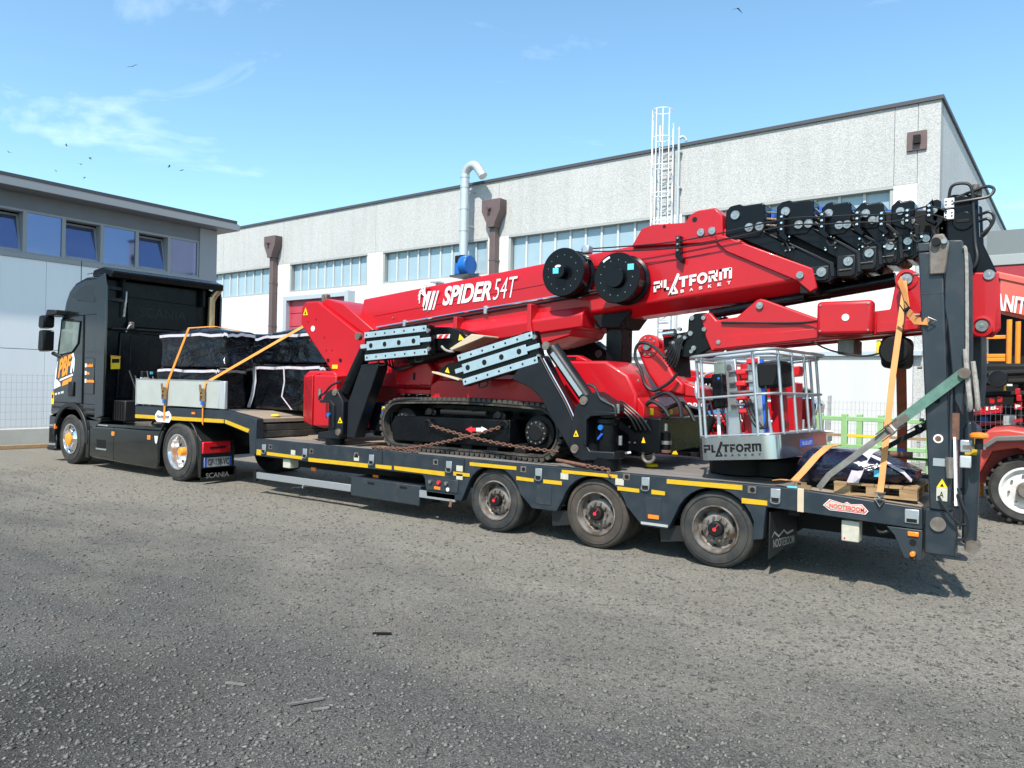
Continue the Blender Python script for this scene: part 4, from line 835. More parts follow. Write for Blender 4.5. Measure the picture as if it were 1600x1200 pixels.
prism('safety_card', YELS, q, [(4.685, .992), (4.765, .992), (4.725, 1.065)], -.006, -.0005); prism('card_print', BLKM, q, [(4.71, 1.0), (4.74, 1.0), (4.725, 1.03)], -.0075, -.0062); text('lettering', 'A', BLKM, q, (4.708, -.008, .91), (.03, 0, 0), (0, 0, .05))
cyl('hook', HUBM, q, (4.775, -.03, 1.25), (4.785, -.03, 1.08), .03, 10)
box('beacon_bracket', HUBM, q, 4.87, 5.03, -.03, .02, 1.33, 1.36); bc = MB().lathe([(0, .0), (.055, .0), (.07, .012), (.07, .03), (.05, .045), (0, .05)], (4.985, -.03, 1.42), 'z', 20).build('beacon', ORL, q); cyl('beacon_base', BLKM, bc, (4.985, -.03, 1.33), (4.985, -.03, 1.42), .03, 14)
for z, m in ((1.38, ALU), (1.25, GALV)): box('lamp_box', m, q, 4.85, 4.93, -.02, .05, z - .08, z + .02, .008)
prism('guide_strip', WHTM, q, [(4.818, .85), (4.838, .85), (4.818, 1.42), (4.80, 1.42)], -.01, .1); box('rust_plate', RUST, q, 4.79, 4.84, -.004, .04, 1.40, 1.62)
for pts in ([(4.70, -.01, .92), (4.76, -.04, .82), (4.84, -.03, .72), (4.9, .0, .70)], [(4.84, -.01, 1.0), (4.88, -.03, .86), (4.92, -.02, .74), (4.9, -.01, .60), (4.84, .0, .57)], [(4.83, .0, .95), (4.87, -.02, .8), (4.86, -.02, .66)]): MB().tube(pts, .011, 6).build('cable', HOSE, L)
MB().tube([(4.845, -.01, 3.0), (4.868, -.01, 2.9), (4.885, -.01, 2.2), (4.888, -.01, 1.95)], .014, 6).build('edge_strip', ROPE, L)
for y, x, zt_ in ((-.035, 4.905, 2.15), (.02, 4.955, 2.05)):
    MB().tube([(x - .03, y, zt_), (x - .01, y, 1.9), (x + .01, y, 1.72), (x + .005, y + .03, 1.66), (x - .01, y + .06, 1.9)], .020, 8).build('rope', ROPE, L)

# ================================================================ crawler lift carried on the low loader
K = thing('crawler_lift', 'red and black tracked aerial lift with telescopic boom strapped on the low loader', 'aerial lift', (-1.0, 1.27, .86))
YC = 1.27
# ---- tracks
def track_path(n):
    c0, c1, r = (-1.82, 1.215), (.46, 1.215), .308; L0 = c1[0] - c0[0]; per = 2 * L0 + 2 * math.pi * r; o = []
    for i in range(n):
        s = per * i / n
        if s < L0: o.append((c0[0] + s, c0[1] - r, 0))
        elif s < L0 + math.pi * r: t = -90 + math.degrees((s - L0) / r); o.append((c1[0] + r * math.cos(R(t)), c1[1] + r * math.sin(R(t)), t + 90))
        elif s < 2 * L0 + math.pi * r: o.append((c1[0] - (s - L0 - math.pi * r), c1[1] + r, 180))
        else: t = 90 + math.degrees((s - 2 * L0 - math.pi * r) / r); o.append((c0[0] + r * math.cos(R(t)), c0[1] + r * math.sin(R(t)), t + 90))
    return [(x, z + (.03 * math.sin(math.pi * (x + 1.82) / 2.28) if z > 1.4 else 0), t) for x, z, t in o]
TRK = mat('rubber_track', (.020, .018, .017), .75, col2=(.085, .072, .058), nscale=7, lo=.42, hi=.75)
shoe_me = None
def track(y0, y1, near):
    global shoe_me
    p = track_path(80); b = MB()
    q = [(x, z) for x, z, _ in track_path(160)]; cxs, czs = -.68, 1.215
    inn = []
    for i, (x, z) in enumerate(q):
        a = q[(i + 1) % 160]; c = q[i - 1]; d = Vector((a[0] - c[0], a[1] - c[1])).normalized(); inn.append((x - d.y * .035, z + d.x * .035))
    vs = [(x, y, z) for y in (y0, y1) for x, z in q] + [(x, y, z) for y in (y0, y1) for x, z in inn]; m = 160; fs = []
    for i in range(m):
        j = (i + 1) % m; fs += [(i, j, m + j, m + i), (2 * m + i, 3 * m + i, 3 * m + j, 2 * m + j), (i, 2 * m + i, 2 * m + j, j), (m + i, m + j, 3 * m + j, 3 * m + i)]
    b.add(vs, fs); e = b.build('track', TRK, K)
    if shoe_me is None:
        g_ = MB().prism([(-.022, -.046), (.022, -.046), (.042, .012), (-.042, .012)], 0, .40); o = g_.build('track_shoe', TRK); shoe_me = o.data; bpy.data.objects.remove(o)
    for x, z, t in p:
        o = bpy.data.objects.new('track_shoe', shoe_me); COL.objects.link(o); o.parent = e
        o.matrix_basis = Matrix.Translation((x, y0, z)) @ Matrix.Rotation(R(-t), 4, 'Y')
        o.matrix_parent_inverse = wmat(e).inverted()
        o.scale = (1, (y1 - y0) / .40 * (1.0), 1)
    return e
tk = track(.28, .68, True); track(1.86, 2.26, False)
for y in (.30, 1.90):
    prism('track_frame', BLK, K, [(-1.93, .98), (.05, 1.0), (.05, 1.345), (-1.90, 1.325), (-1.97, 1.2)], y, y + .34, .015)
    for x, z in ((-1.78, 1.215), (.42, 1.205)):
        w = MB().lathe([(0, -.01), (.09, -.01), (.1, .0), (.14, .005), (.15, .02), (.15, .07), (.21, .08), (.22, .28), (0, .28)], (x, y + .02, z), 'y', 28).build('sprocket', BLKM, K)
        for k in range(12): t = R(30 * k); MB().cyl((x + .125 * math.cos(t), y + .015, z + .125 * math.sin(t)), (x + .125 * math.cos(t), y + .03, z + .125 * math.sin(t)), .011, 6).build('bolt', STEEL, w)
    for k in range(5): MB().cyl((-1.5 + k * .42, y + .04, .975), (-1.5 + k * .42, y + .3, .975), .085, 16).build('track_roller', BLKM, K)
    for x in (-1.30, -.16): prism('carrier_bracket', BLK, K, [(x - .1, 1.345), (x + .1, 1.345), (x + .1, 1.40), (x + .05, 1.45), (x - .05, 1.45), (x - .1, 1.40)], y + .05, y + .12, .01); cyl('carrier_roller', BLKM, K, (x, y + .03, 1.40), (x, y + .3, 1.40), .045)
cyl('frame_pipe', BLKM, K, (-1.1, .36, 1.40), (-.35, .36, 1.40), .04); 
ar_ = prism('arrow_sticker', REDC, K, [(-0.644,1.195),(-0.54,1.24),(-0.54,1.22),(-0.468,1.224),(-0.466,1.179),(-0.539,1.175),(-0.538,1.155)], .292, .298); prism('arrow_sticker', WHITE, K, [(-0.468,1.224),(-0.386,1.228),(-0.386,1.244),(-0.294,1.212),(-0.384,1.167),(-0.385,1.184),(-0.466,1.179)], .292, .298)
# ---- undercarriage body
prism('chassis', BLK, K, [(-2.75, .98), (1.6, .98), (1.6, 1.42), (.9, 1.5), (-2.3, 1.5), (-2.75, 1.4)], .72, 1.82, .02)
bx_ = box('control_box', BLK, K, -2.62, -2.05, .40, .72, 1.08, 1.50, .015); box('data_sticker', ZINC, bx_, -2.25, -2.13, .394, .399, 1.22, 1.44); box('data_print', BLUE, bx_, -2.245, -2.135, .390, .393, 1.24, 1.36); box('data_print', YELS, bx_, -2.245, -2.135, .390, .393, 1.39, 1.43); box('red_tag', REDC, bx_, -2.53, -2.50, .39, .399, 1.12, 1.22)
# slewing ring
MB().lathe([(0, 0), (.62, 0), (.66, .02), (.66, .10), (0, .10)], (-1.75, YC, 1.50), 'z', 40).build('slew_ring', BLKM, K)
for k in range(24): t = R(15 * k); MB().cyl((-1.75 + .69 * math.cos(t), YC + .69 * math.sin(t), 1.60), (-1.75 + .69 * math.cos(t), YC + .69 * math.sin(t), 1.63), .018, 6).build('ring_bolt', STEEL, K)
MB().lathe([(0, 0), (.76, 0), (.78, .01), (.78, .06), (.74, .08), (0, .08)], (-1.75, YC, 1.62), 'z', 40).build('turret_base', RED, K)
prism('turret', RED, K, [(-2.6, 1.70), (-1.0, 1.70), (-1.05, 2.0), (-1.25, 2.28), (-1.7, 2.30), (-2.4, 2.30), (-2.9, 2.1)], .62, 1.92, .02)
tb = prism('turret_cover', RED, K, [(-2.1, 1.74), (-1.42, 1.74), (-1.38, 1.93), (-1.5, 2.06), (-2.0, 2.06), (-2.1, 1.95)], .50, .62, .02); box('cover_slot', BLKM, tb, -1.76, -1.72, .494, .50, 1.82, 1.92)
# red chassis deck above the track
prism('chassis_cover', RED, K, [(-1.394,1.558),(-1.4,1.748),(-1.265,1.828),(0.437,1.858),(0.668,1.707),(0.939,1.488),(0.923,1.427),(0.683,1.471),(0.444,1.547)], .45, 2.08, .02)
prism('rear_hood', RED, K, [(.35, 1.46), (.35, 1.92), (.62, 2.08), (1.22, 2.08), (1.50, 1.92), (1.62, 1.70), (1.62, 1.45)], .56, 1.96, .03)
prism('hood_step', RED, K, [(1.28, 1.42), (1.70, 1.42), (1.70, 1.56), (1.60, 1.69), (1.3, 1.69)], .60, 1.9, .012)
hd = prism('hood_handle', RED, K, [(.55, 2.08), (.60, 2.15), (.80, 2.15), (.95, 2.08)], .62, .76, .015); box('handle_slot', BLKM, hd, .63, .78, .612, .625, 2.095, 2.13)
for y in (.75, 1.3): box('data_sticker', YELS, K, 1.701, 1.705, y, y + .09, 1.46, 1.54)
for x, z in ((1.4, 1.5), (1.6, 1.5), (1.62, 1.86)): cyl('bolt', STEEL, K, (x, .592, z), (x, .604, z), .012, 8)
# ---- engine bay, left, with perforated panels
eb = prism('engine_cover', RED, K, [(-3.98, 1.86), (-3.86, 1.93), (-3.3, 1.93), (-3.1, 1.75), (-3.1, 1.12), (-3.5, 1.06), (-3.98, 1.13)], .42, 2.12, .03)
MB().add([(-3.98, .43, 1.17), (-3.60, .28, 1.10), (-3.60, .28, 1.86), (-3.98, .43, 1.84), (-3.60, .42, 1.10), (-3.6, .42, 1.9), (-3.98, .45, 1.17), (-3.98, .45, 1.84)], [(0, 1, 2, 3), (1, 4, 5, 2), (3, 2, 5, 7), (0, 6, 4, 1)]).build('engine_cover_corner', RED, K, .012)
GRL = mat('grille_dark', (.20, .012, .016), .5)
# perforations as one dark field per panel, split by diagonal braces
def perf(pts, n): 
    b = MB(); P = [Vector(p) for p in pts]
    for i in range(n):
        for j in range(int(n * 1.5)):
            u, v = (i + .5) / n, (j + .5) / (n * 1.5)
            if abs(((u * .6 + v) % .5) - .25) < .06: continue
            c = P[0].lerp(P[1], u).lerp(P[3].lerp(P[2], u), v); a = (P[1] - P[0]).normalized() * .0095; d = (P[3] - P[0]).normalized() * .0095
            b.add([c - a, c - d, c + a, c + d], [(0, 1, 2, 3)])
    return b
perf([(-3.93, .406, 1.19), (-3.64, .291, 1.15), (-3.64, .291, 1.80), (-3.93, .406, 1.78)], 14).build('grille', GRL, K, kind='stuff')
MB().prism([(.30, 1.10), (1.0, 1.10), (1.0, 1.80), (.75, 1.90), (.30, 1.86)], -3.60, -3.10, 'x').build('engine_cover', RED, K, .02)
perf([(-3.098, .36, 1.22), (-3.098, .92, 1.22), (-3.098, .92, 1.74), (-3.098, .36, 1.76)], 16).build('grille', GRL, K, kind='stuff')
lf = MB().tube([(-3.66, .6, 1.93), (-3.64, .6, 1.965), (-3.58, .6, 1.965), (-3.56, .6, 1.93)], .012, 6).build('lifting_eye', BLKM, K)
# ---- turret side plates carrying the boom foot
sp = [(-4.35, 2.95), (-4.26, 3.03), (-3.98, 3.03), (-2.60, 2.25), (-2.75, 1.80), (-3.43, 1.83), (-3.55, 1.86), (-4.37, 2.68)]
q = prism('side_plate', RED, K, sp, .66, .92, .02, seg=3); prism('side_plate', RED, K, sp, 1.62, 1.88, .02, seg=3)
prism('plate_top', RED, K, [(-3.98, 3.02), (-3.9, 3.08), (-3.5, 2.98), (-2.7, 2.48), (-2.6, 2.26)], .76, 1.78, .015)
prism('warning_sticker', YELS, q, [(-4.31, 2.82), (-4.20, 2.82), (-4.255, 2.94)], .654, .659); prism('warning_print', BLKM, q, [(-4.275, 2.835), (-4.235, 2.835), (-4.255, 2.89)], .650, .653)
cyl('round_sticker', WHITE, q, (-4.07, .654, 2.60), (-4.07, .66, 2.60), .045, 18)
for x, z in ((-4.2, 2.72), (-4.0, 2.75), (-4.12, 2.42), (-3.8, 2.46), (-3.75, 2.26), (-3.62, 2.26)): cyl('bolt', RED, q, (x, .648, z), (x, .66, z), .014, 8)
for x in (-3.70, -3.42): cyl('bolt', BLKM, q, (x, .645, 2.10), (x, .66, 2.10), .028, 6)
box('yellow_tag', YELS, q, -3.60, -3.48, .654, .659, 1.97, 2.03); box('slot', BLKM, q, -3.58, -3.46, .655, .66, 1.87, 1.89)
MB().box(-4.06, -3.94, .80, .90, 3.03, 3.16).build('camera_mount', HUBM, K, .02)
# ---- telescopic boom
def boom_sec(X0, X1, zt, zb, slope, h0, w, cut):
    """one boom section: octagonal box rising along +X, end cut slanting down and forward"""
    pr = [(.16, 0), (w, .13), (w * 1.02, .40), (w, .66), (w * .86, h0), (-w * .86, h0), (-w, .66), (-w * 1.02, .40), (-w, .13), (-.16, 0)]
    vs = []; n = len(pr)
    for k, x in ((0, X0), (1, X1)):
        for y, z in pr:
            xx = x - (cut * (z / h0) if k else 0); vs.append((xx, YC + y, zb(xx) + z * (zt(xx) - zb(xx)) / h0))
    return MB().add(vs, [tuple(range(n)), tuple(range(2 * n - 1, n - 1, -1))] + [(i, i + n, (i + 1) % n + n, (i + 1) % n) for i in range(n)])
zt = lambda x: 3.017 + .0915 * (x + 3.8); zb = lambda x: 2.63 + .098 * (x - 1.32)
BOOM = boom_sec(-3.3, 3.42, zt, zb, 0, .87, .32, .98).build('boom', RED, K, .025, 3)
# lower stiffener box and ribs
lz = lambda x: zb(x) - .02
MB().add([(-2.1, .80, lz(-2.1) - .06), (.75, .80, lz(.75) - .05), (.75, 1.74, lz(.75) - .05), (-2.1, 1.74, lz(-2.1) - .06), (-2.1, .90, zb(-2.1) + .28), (.75, .92, zb(.75) + .20), (.75, 1.62, zb(.75) + .2), (-2.1, 1.62, zb(-2.1) + .28), (-2.1, .78, zb(-2.1) + .1), (.75, .80, zb(.75) + .1), (.75, 1.74, zb(.75) + .1), (-2.1, 1.76, zb(-2.1) + .1)],
    [(0, 3, 2, 1), (0, 1, 9, 8), (8, 9, 5, 4), (4, 5, 6, 7), (7, 6, 10, 11), (11, 10, 2, 3), (0, 8, 4, 7, 11, 3), (1, 2, 10, 6, 5, 9)]).build('boom_stiffener', RED, K, .02)
for x in (-1.25, -.02): prism('boom_rib', RED, K, [(x - .03, zb(x) - .22), (x + .1, zb(x) - .18), (x + .03, zb(x) + .05), (x + .03, zb(x) + .32), (x - .03, zb(x) + .32)], .765, 1.78, .008)
prism('boom_pad', RED, K, [(.1, zb(.1) - .22), (.55, zb(.55) - .15), (.62, zb(.6) - .02), (.0, zb(0) - .05)], .85, 1.7, .02)
# side creases, pipes with clamps
for dz in (.33, .58): MB().bar((-3.0, .944, zb(-3) + dz), (2.3, .944, zb(2.3) + dz), .006, .006).build('weld_seam', RED, K)
for dz in (0, .045): MB().cyl((-3.1, .915, 2.545 + dz), (.95, .915, 2.935 + dz), .016, 8).build('hydraulic_pipe', CHROME if dz else HOSE, K)
for x in (-2.35, -.85, .62): box('pipe_clamp', ALU, K, x, x + .05, .885, .945, 2.545 + .0963 * (x + 3.1) - .03, 2.545 + .0963 * (x + 3.1) + .08, .006)
# raised collar and diagonal end rib
col = [(1.326, 3.46), (1.456, 3.665), (1.60, 3.70), (2.0, 3.68), (2.08, 3.774), (2.15, 3.80), (2.356, 3.81), (2.44, 3.72), (2.457, 3.44), (2.2, 3.42)]
c_ = prism('boom_collar', RED, K, col, .935, 1.605, .015); 
for x, z in ((2.20, 3.545), (2.33, 3.55)): pin(c_, x, z, .935, .045)
cyl('collar_hole', BLKM, c_, (2.12, .932, 3.70), (2.12, .937, 3.70), .03, 14)
cyl('lifting_hole', BLKM, c_, (1.75, .93, 3.66), (1.75, .94, 3.66), .018, 10)
prism('end_rib', RED, K, [(2.36, 3.50), (2.47, 3.48), (3.42, 3.05), (3.47, 2.84), (3.40, 2.80), (3.26, 2.93), (2.5, 3.30), (2.40, 3.40)], .915, .96, .012); pin(K, 3.30, 2.985, .912, .04)
prism('end_rib', RED, K, [(2.36, 3.50), (2.47, 3.48), (3.42, 3.05), (3.47, 2.84), (3.40, 2.80), (3.26, 2.93), (2.5, 3.30), (2.40, 3.40)], 1.58, 1.625, .012)
box('wear_pad', BLKM, K, 3.30, 3.45, .93, 1.6, 2.80, 2.90)
# telescopic sections, black: head block, slanting edge and foot
secs = [((2.463, 3.807), 2.909, 3.49, (3.439, 3.075), 3.615, 2.895), ((3.012, 3.79), 3.407, 3.48, (3.693, 3.17), 3.863, 2.925), ((3.465, 3.725), 3.769, 3.447, (3.88, 3.24), 4.056, 2.985), ((3.793, 3.69), 4.065, 3.479, (4.061, 3.30), 4.238, 3.035), ((4.117, 3.68), 4.337, 3.45, (4.237, 3.335), 4.377, 3.085), ((4.426, 3.661), 4.562, 3.50, (4.41, 3.35), 4.519, 3.22)]
for i, (tl, tx, bz, fl, fx, fz) in enumerate(secs):
    y0, y1 = .95 + .022 * i, 1.59 - .022 * i; tl = (tl[0] + .012, tl[1])
    dx = tx - tl[0]
    blk = [(tl[0], bz), (tl[0], tl[1] - .05), (tl[0] + .05, tl[1]), (tl[0] + dx * .35, tl[1] + .012), (tl[0] + dx * .45, tl[1] - .012), (tx - .03, tl[1] - .006), (tx, tl[1] - .03), (tx, bz + .02), (tx - .06, bz - .06), (tl[0] + .1, bz - .06)]
    s_ = prism('boom_section', BLK, K, blk, y0, y1, .012)
    arm = [(tl[0] + .02, bz + .03), (tx - .02, bz + .03), (tx + .03, bz - .04), (fx - .03, fl[1] + .02), (fx + .02, fl[1] - .03), (fx + .03, fz + .05), (fx - .04, fz), (fl[0] - .06, fz + .02), (fl[0] - .06, fl[1] - .02)]
    prism('section_edge', BLK, s_, arm, y0 + .006, y1 - .006, .012)
    prism('section_rib', CHAR, s_, [(tx - .02, bz), (tx + .05, bz - .03), (fx + .005, fl[1] + .02), (fx + .015, fz + .06), (fx - .02, fz + .06), (fx - .035, fl[1] + .005)], y0 - .012, y0 + .01, .006)
    box('section_foot', CHAR, s_, fl[0] - .05, fx - .04, y0 - .010, y0 + .02, fz + .03, fl[1] + .0, .012)
    r = .052 - .003 * i
    pin(s_, tl[0] + dx * .26 + .03 * (i > 2), tl[1] - .11, y0 - .005, r)
    if i < 5:
        for t in (.62, .88): pin(s_, tl[0] + dx * t, bz + .055 - .01 * i, y0 - .005, r * .95)
    pin(s_, (fl[0] + fx) / 2 - .02, fl[1] - .07, y0 - .012, r); box('wear_pad_holder', BLKM, s_, fl[0] - .03, fx - .06, y0 - .018, y0, fz + .025, fz + .085, .006); cyl('pad_stud', STEEL, s_, (fl[0] - .02, y0 - .026, fz + .09), (fx - .07, y0 - .026, fz + .098), .006, 6)
    if i < 5: box('slide_block', BLUE, s_, tx + .005, tx + .04, y0 + .2, y1 - .2, tl[1] - .14, tl[1] - .05)
    for dz in (.1, .17, .24):
        if i < 5: MB().cyl((tx, y0 + .06, tl[1] - dz), (secs[i + 1][0][0] + .01, y0 + .08, secs[i + 1][0][1] - dz), .012, 6).build('extension_rope', BRASS if dz == .17 else STEEL, s_)
# inner tubes
MB().add([(x, y, z) for x, z0, z1 in ((2.3, 2.95, 3.62), (4.7, 3.20, 3.55)) for y in (1.06, 1.48) for z in (z0, z1)], [(0, 1, 3, 2), (4, 6, 7, 5), (0, 4, 5, 1), (2, 3, 7, 6), (1, 5, 7, 3), (0, 2, 6, 4)]).build('inner_boom', BLKM, K)
# cable guides with roller studs and the two cables
gx = [2.30, 3.075, 3.50, 3.86, 4.13, 4.31, 4.475]; gz = [3.42, 3.45, 3.475, 3.50, 3.51, 3.54, 3.57]
gxy = [(1.953,3.401),(3.113,3.521),(3.518,3.504),(3.852,3.488),(4.074,3.464),(4.299,3.47),(4.484,3.498)]
for i, (x, z) in enumerate(gxy):
    s = 1 - .06 * i
    g_ = prism('cable_guide', BLK, K, [(x - .028, z + .12 * s), (x + .028, z + .12 * s), (x + .03, z - .10 * s), (x + .065, z - .15 * s), (x + .05, z - .20 * s), (x - .03, z - .12 * s)], .86, .945, .008)
    for t in (.09, .02, -.05): MB().lathe([(0, -.02), (.012, -.018), (.018, -.008), (.018, 0)], (x, .86, z + t * s), 'y', 10).build('roller_stud', CHROME if i else STEEL, g_)
for dz, e in ((.055, .05), (-.02, -.02)):
    MB().tube([(.80, .86, 3.37)] * 0 + [(.72, .80, 3.44 + dz * .4)] + [(x, .862, z + dz) for x, z in gxy] + [(4.63, .9, 3.44 + dz)], .008, 6).build('control_cable', HOSE, K)
# cable drums
for i, (x, z) in enumerate([(0.565,3.169),(1.302,3.051)]):
    y = .62; r = .298
    d_ = MB().lathe([(0, 0), (r * .97, 0), (r, .008), (r, .02), (r * .985, .03), (r * .90, .05), (r * .9, .24), (r, .26), (r, .285), (0, .285)], (x, y, z), 'y', 56).build('cable_drum', BLK, K)
    ang = R(20 if i == 0 else 75)
    for k in range(13): t = R(k * 360 / 13); MB().cyl((x + .21 * math.cos(t), y - .004, z + .21 * math.sin(t)), (x + .21 * math.cos(t), y + .004, z + .21 * math.sin(t)), .006, 6).build('rivet', STEEL, d_)
    hr = .085 if i == 0 else .12; MB().lathe([(0, -.10 if i == 0 else -.06), (hr * .95, -.10 if i == 0 else -.06), (hr, -.09 if i == 0 else -.05), (hr, .01)], (x, y, z), 'y', 28).build('drum_hub', BLK, d_)
    sx, sz, sy = ((x - .03, z + .0, y - .105), (x + .19, z + .11, y - .006))[i]
    MB().prism([(sx - .045, sz - .03), (sx + .035, sz - .03), (sx + .035, sz + .04), (sx - .045, sz + .04)], sy, sy + .003).build('drum_sticker', CYAN, d_)
    a0 = (60, 110)[i]; rr_ = (.05, .25)[i]; yy = (y - .1045, y - .004)[i]
    MB().prism(arc(x, z, rr_ + .025, a0, a0 + (70 if i == 0 else 22), 8) + arc(x, z, rr_, a0 + (70 if i == 0 else 22), a0, 8), yy, yy + .003).build('white_arc', WHITE, d_)
    MB().cyl((x, y + .28, z), (x, .95, z), .1, 16).build('drum_axle', BLKM, d_)
box('cable_entry', ALU, K, .80, .90, .66, .78, 3.38, 3.48, .02)
# lettering on the boom
q0, q1, q2 = [(-1.63,2.871),(-0.764,2.912),(-1.625,3.108)]
text('lettering', 'SPIDER', WHITE, BOOM, (q0[0], .939, q0[1] + .01), (q1[0] - q0[0], 0, q1[1] - q0[1]), (.0, 0, .27), shear=.32, bold=.035)
q0, q1 = [(-0.764,2.921),(-0.36,2.944)]; text('lettering', '54T', WHITE, BOOM, (q0[0] + .03, .939, q0[1]), (q1[0] - q0[0], 0, q1[1] - q0[1]), (0, 0, .28), shear=.32, bold=-.008)
q0, q1 = [(-2.058,2.833),(-1.666,2.854)]; sx = q0[0]; sz = q0[1]
for k, (o_, w_) in enumerate(((.06, .065), (.155, .055), (.24, .03))): MB().prism([(sx + o_, sz), (sx + o_ + w_, sz), (sx + o_ + w_ + .09, sz + .27), (sx + o_ + .09, sz + .27)], .936, .939).build('emblem_bar', WHITE, BOOM)
for k in range(4):
    a = R(150 + 22 * k); MB().tube([(sx + .10, .937, sz + .19), (sx + .10 + .09 * math.cos(a - .7), .937, sz + .19 + .10 * math.sin(a - .7) + .05), (sx + .10 + .14 * math.cos(a), .937, sz + .19 + .15 * math.sin(a) - .0)], .008, 5).build('emblem_leg', WHITE, BOOM)
for k in range(2): MB().tube([(sx + .10, .937, sz + .22), (sx + .04 + .05 * k, .937, sz + .31), (sx + .08 + .05 * k, .937, sz + .36), (sx + .15 + .03 * k, .937, sz + .37 - .02 * k)], .008, 5).build('emblem_leg', WHITE, BOOM)
MB().prism([(sx + .08, sz + .24), (sx + .13, sz + .22), (sx + .10, sz + .0), (sx + .05, sz + .06)], .936, .939).build('emblem_body', WHITE, BOOM)
q0, q1 = [(1.632,2.866),(2.564,2.938)]; maker_mark('maker_lettering', WHITE, BOOM, (q0[0], .936, q0[1] - .03), (q1[0] - q0[0] , 0, q1[1] - q0[1] + .035), (0, 0, .23))
# boom rest post
ps = box('boom_rest', BLK, K, .91, 1.13, 1.12, 1.42, 1.95, 2.62, .012); prism('rest_saddle', BLKM, K, [(.78, 2.66), (1.32, 2.70), (1.22, 2.58), (1.16, 2.50), (.90, 2.50)], .98, 1.56, .015)
for x in (.84, 1.22): MB().tube([(x, 1.02, 2.62), (x + (-.03 if x < 1 else .03), 1.02, 2.54), (x, 1.02, 2.50), (x + (.06 if x < 1 else -.06), 1.02, 2.50)], .014, 6).build('lashing_loop', BLKM, K)
box('rest_block', PALW, K, 1.05, 1.13, 1.08, 1.12, 2.52, 2.60)
# boom head
tip = [(4.60, 3.60), (4.66, 3.665), (4.87, 3.64), (4.89, 3.25), (5.035, 2.90), (5.03, 2.85), (4.98, 2.815), (4.90, 2.825), (4.74, 3.05), (4.62, 3.25)]
for y0, y1 in ((.95, 1.06), (1.48, 1.59)): prism('boom_head', BLK, K, tip, y0, y1, .02)
prism('head_core', BLKM, K, [(4.55, 3.25), (4.55, 3.56), (4.86, 3.58), (4.86, 3.25)], 1.06, 1.48)
pin(K, 4.973, 2.88, .945, .05); MB().prism(arc(4.76, 3.40, .09, 0, 360, 20)[:-1], .935, .95).build('head_boss', BLK, K, .015); box('head_slot', BLKM, K, 4.70, 4.81, .928, .936, 3.385, 3.415, .006)
for z in (3.42, 3.53): q = box('cable_clamp', WHTM, K, 4.605, 4.685, .90, .95, z, z + .09, .006); [cyl('clamp_bolt', BLKM, q, (4.62 + .05 * i, .895, z + .03 + .03 * j), (4.62 + .05 * i, .902, z + .03 + .03 * j), .008, 6) for i in (0, 1) for j in (0, 1)]
hs = [[(4.64, .92, 3.6), (4.66, .9, 3.72), (4.74, .9, 3.745), (4.82, .9, 3.70), (4.84, .92, 3.5), (4.86, .92, 3.2), (4.88, .9, 3.05), (4.85, .9, 2.95), (4.76, .92, 2.93)], [(4.68, .9, 3.57), (4.84, .9, 3.58), (4.96, .92, 3.60), (5.0, .94, 3.66), (4.95, .95, 3.70), (4.85, .96, 3.68), (4.7, .96, 3.63)], [(4.88, 1.0, 3.45), (4.96, .98, 3.47), (5.0, .98, 3.42), (4.98, .98, 3.34), (4.90, .98, 3.26)], [(4.88, 1.02, 3.40), (4.95, 1.0, 3.41), (4.98, 1.0, 3.36), (4.94, 1.0, 3.28), (4.9, 1.0, 3.24)]]
for i, p in enumerate(hs): MB().tube(p, .014, 8).build('hydraulic_hose', HOSE, K)
cyl('head_lamp', HUBM, K, (4.84, 1.0, 3.64), (4.85, 1.0, 3.74), .03); box('head_sensor', HUBM, K, 4.86, 4.9, .98, 1.06, 3.63, 3.70, .006)
# ---- jib slung below the boom
jb = [(2.20, 2.60), (2.30, 2.645), (2.385, 2.55), (2.614, 2.577), (2.83, 2.755), (2.87, 2.768), (2.92, 2.755), (3.457, 2.535), (4.15, 2.60), (4.20, 2.92), (4.28, 2.975), (4.36, 2.96), (4.42, 2.90), (5.03, 2.90), (5.045, 2.42), (4.98, 2.34), (4.41, 2.379), (3.5, 2.30), (2.33, 2.20), (2.26, 2.36)]
J = prism('jib', RED, K, jb, .97, 1.06, .015); prism('jib', RED, K, jb, 1.48, 1.57, .015)
prism('jib_box', RED, K, [(2.30, 2.24), (2.27, 2.50), (2.6, 2.54), (3.4, 2.51), (4.2, 2.58), (5.0, 2.64), (5.0, 2.38), (4.41, 2.40), (3.5, 2.325)], 1.06, 1.48)
box('jib_cover', RED, K, 3.49, 4.02, .82, .975, 2.345, 2.69, .04, seg=3); cyl('cover_emblem', WHITE, K, (3.77, .815, 2.52), (3.77, .821, 2.52), .035, 18)
prism('jib_tail', RED, K, [(4.70, 2.32), (5.04, 2.35), (5.05, 2.9), (4.70, 2.92)], .94, .975, .012); pin(K, 4.925, 2.41, .938, .055); pin(K, 4.29, 2.885, .965, .055); pin(K, 2.87, 2.69, .965, .04)
MB().lathe([(.07, -.012), (.095, -.008), (.095, .02)], (4.925, .935, 2.41), 'y', 24).build('pin_boss', RED, K); MB().lathe([(.07, -.012), (.10, -.008), (.10, .02)], (4.29, .965, 2.885), 'y', 24).build('pin_boss', RED, K)
for x, z in ((2.24, 2.58), (2.25, 2.45), (2.42, 2.30)): pin(K, x, z, .965, .026)
cyl('jib_cylinder', BLK, K, (2.9, 1.27, 2.76), (4.15, 1.27, 2.93), .075, 22); cyl('jib_rod', CHROME, K, (2.25, 1.27, 2.66), (2.9, 1.27, 2.76), .045, 18); cyl('jib_cylinder', BLK, K, (2.26, 1.12, 2.635), (3.3, 1.12, 2.775), .055, 18)
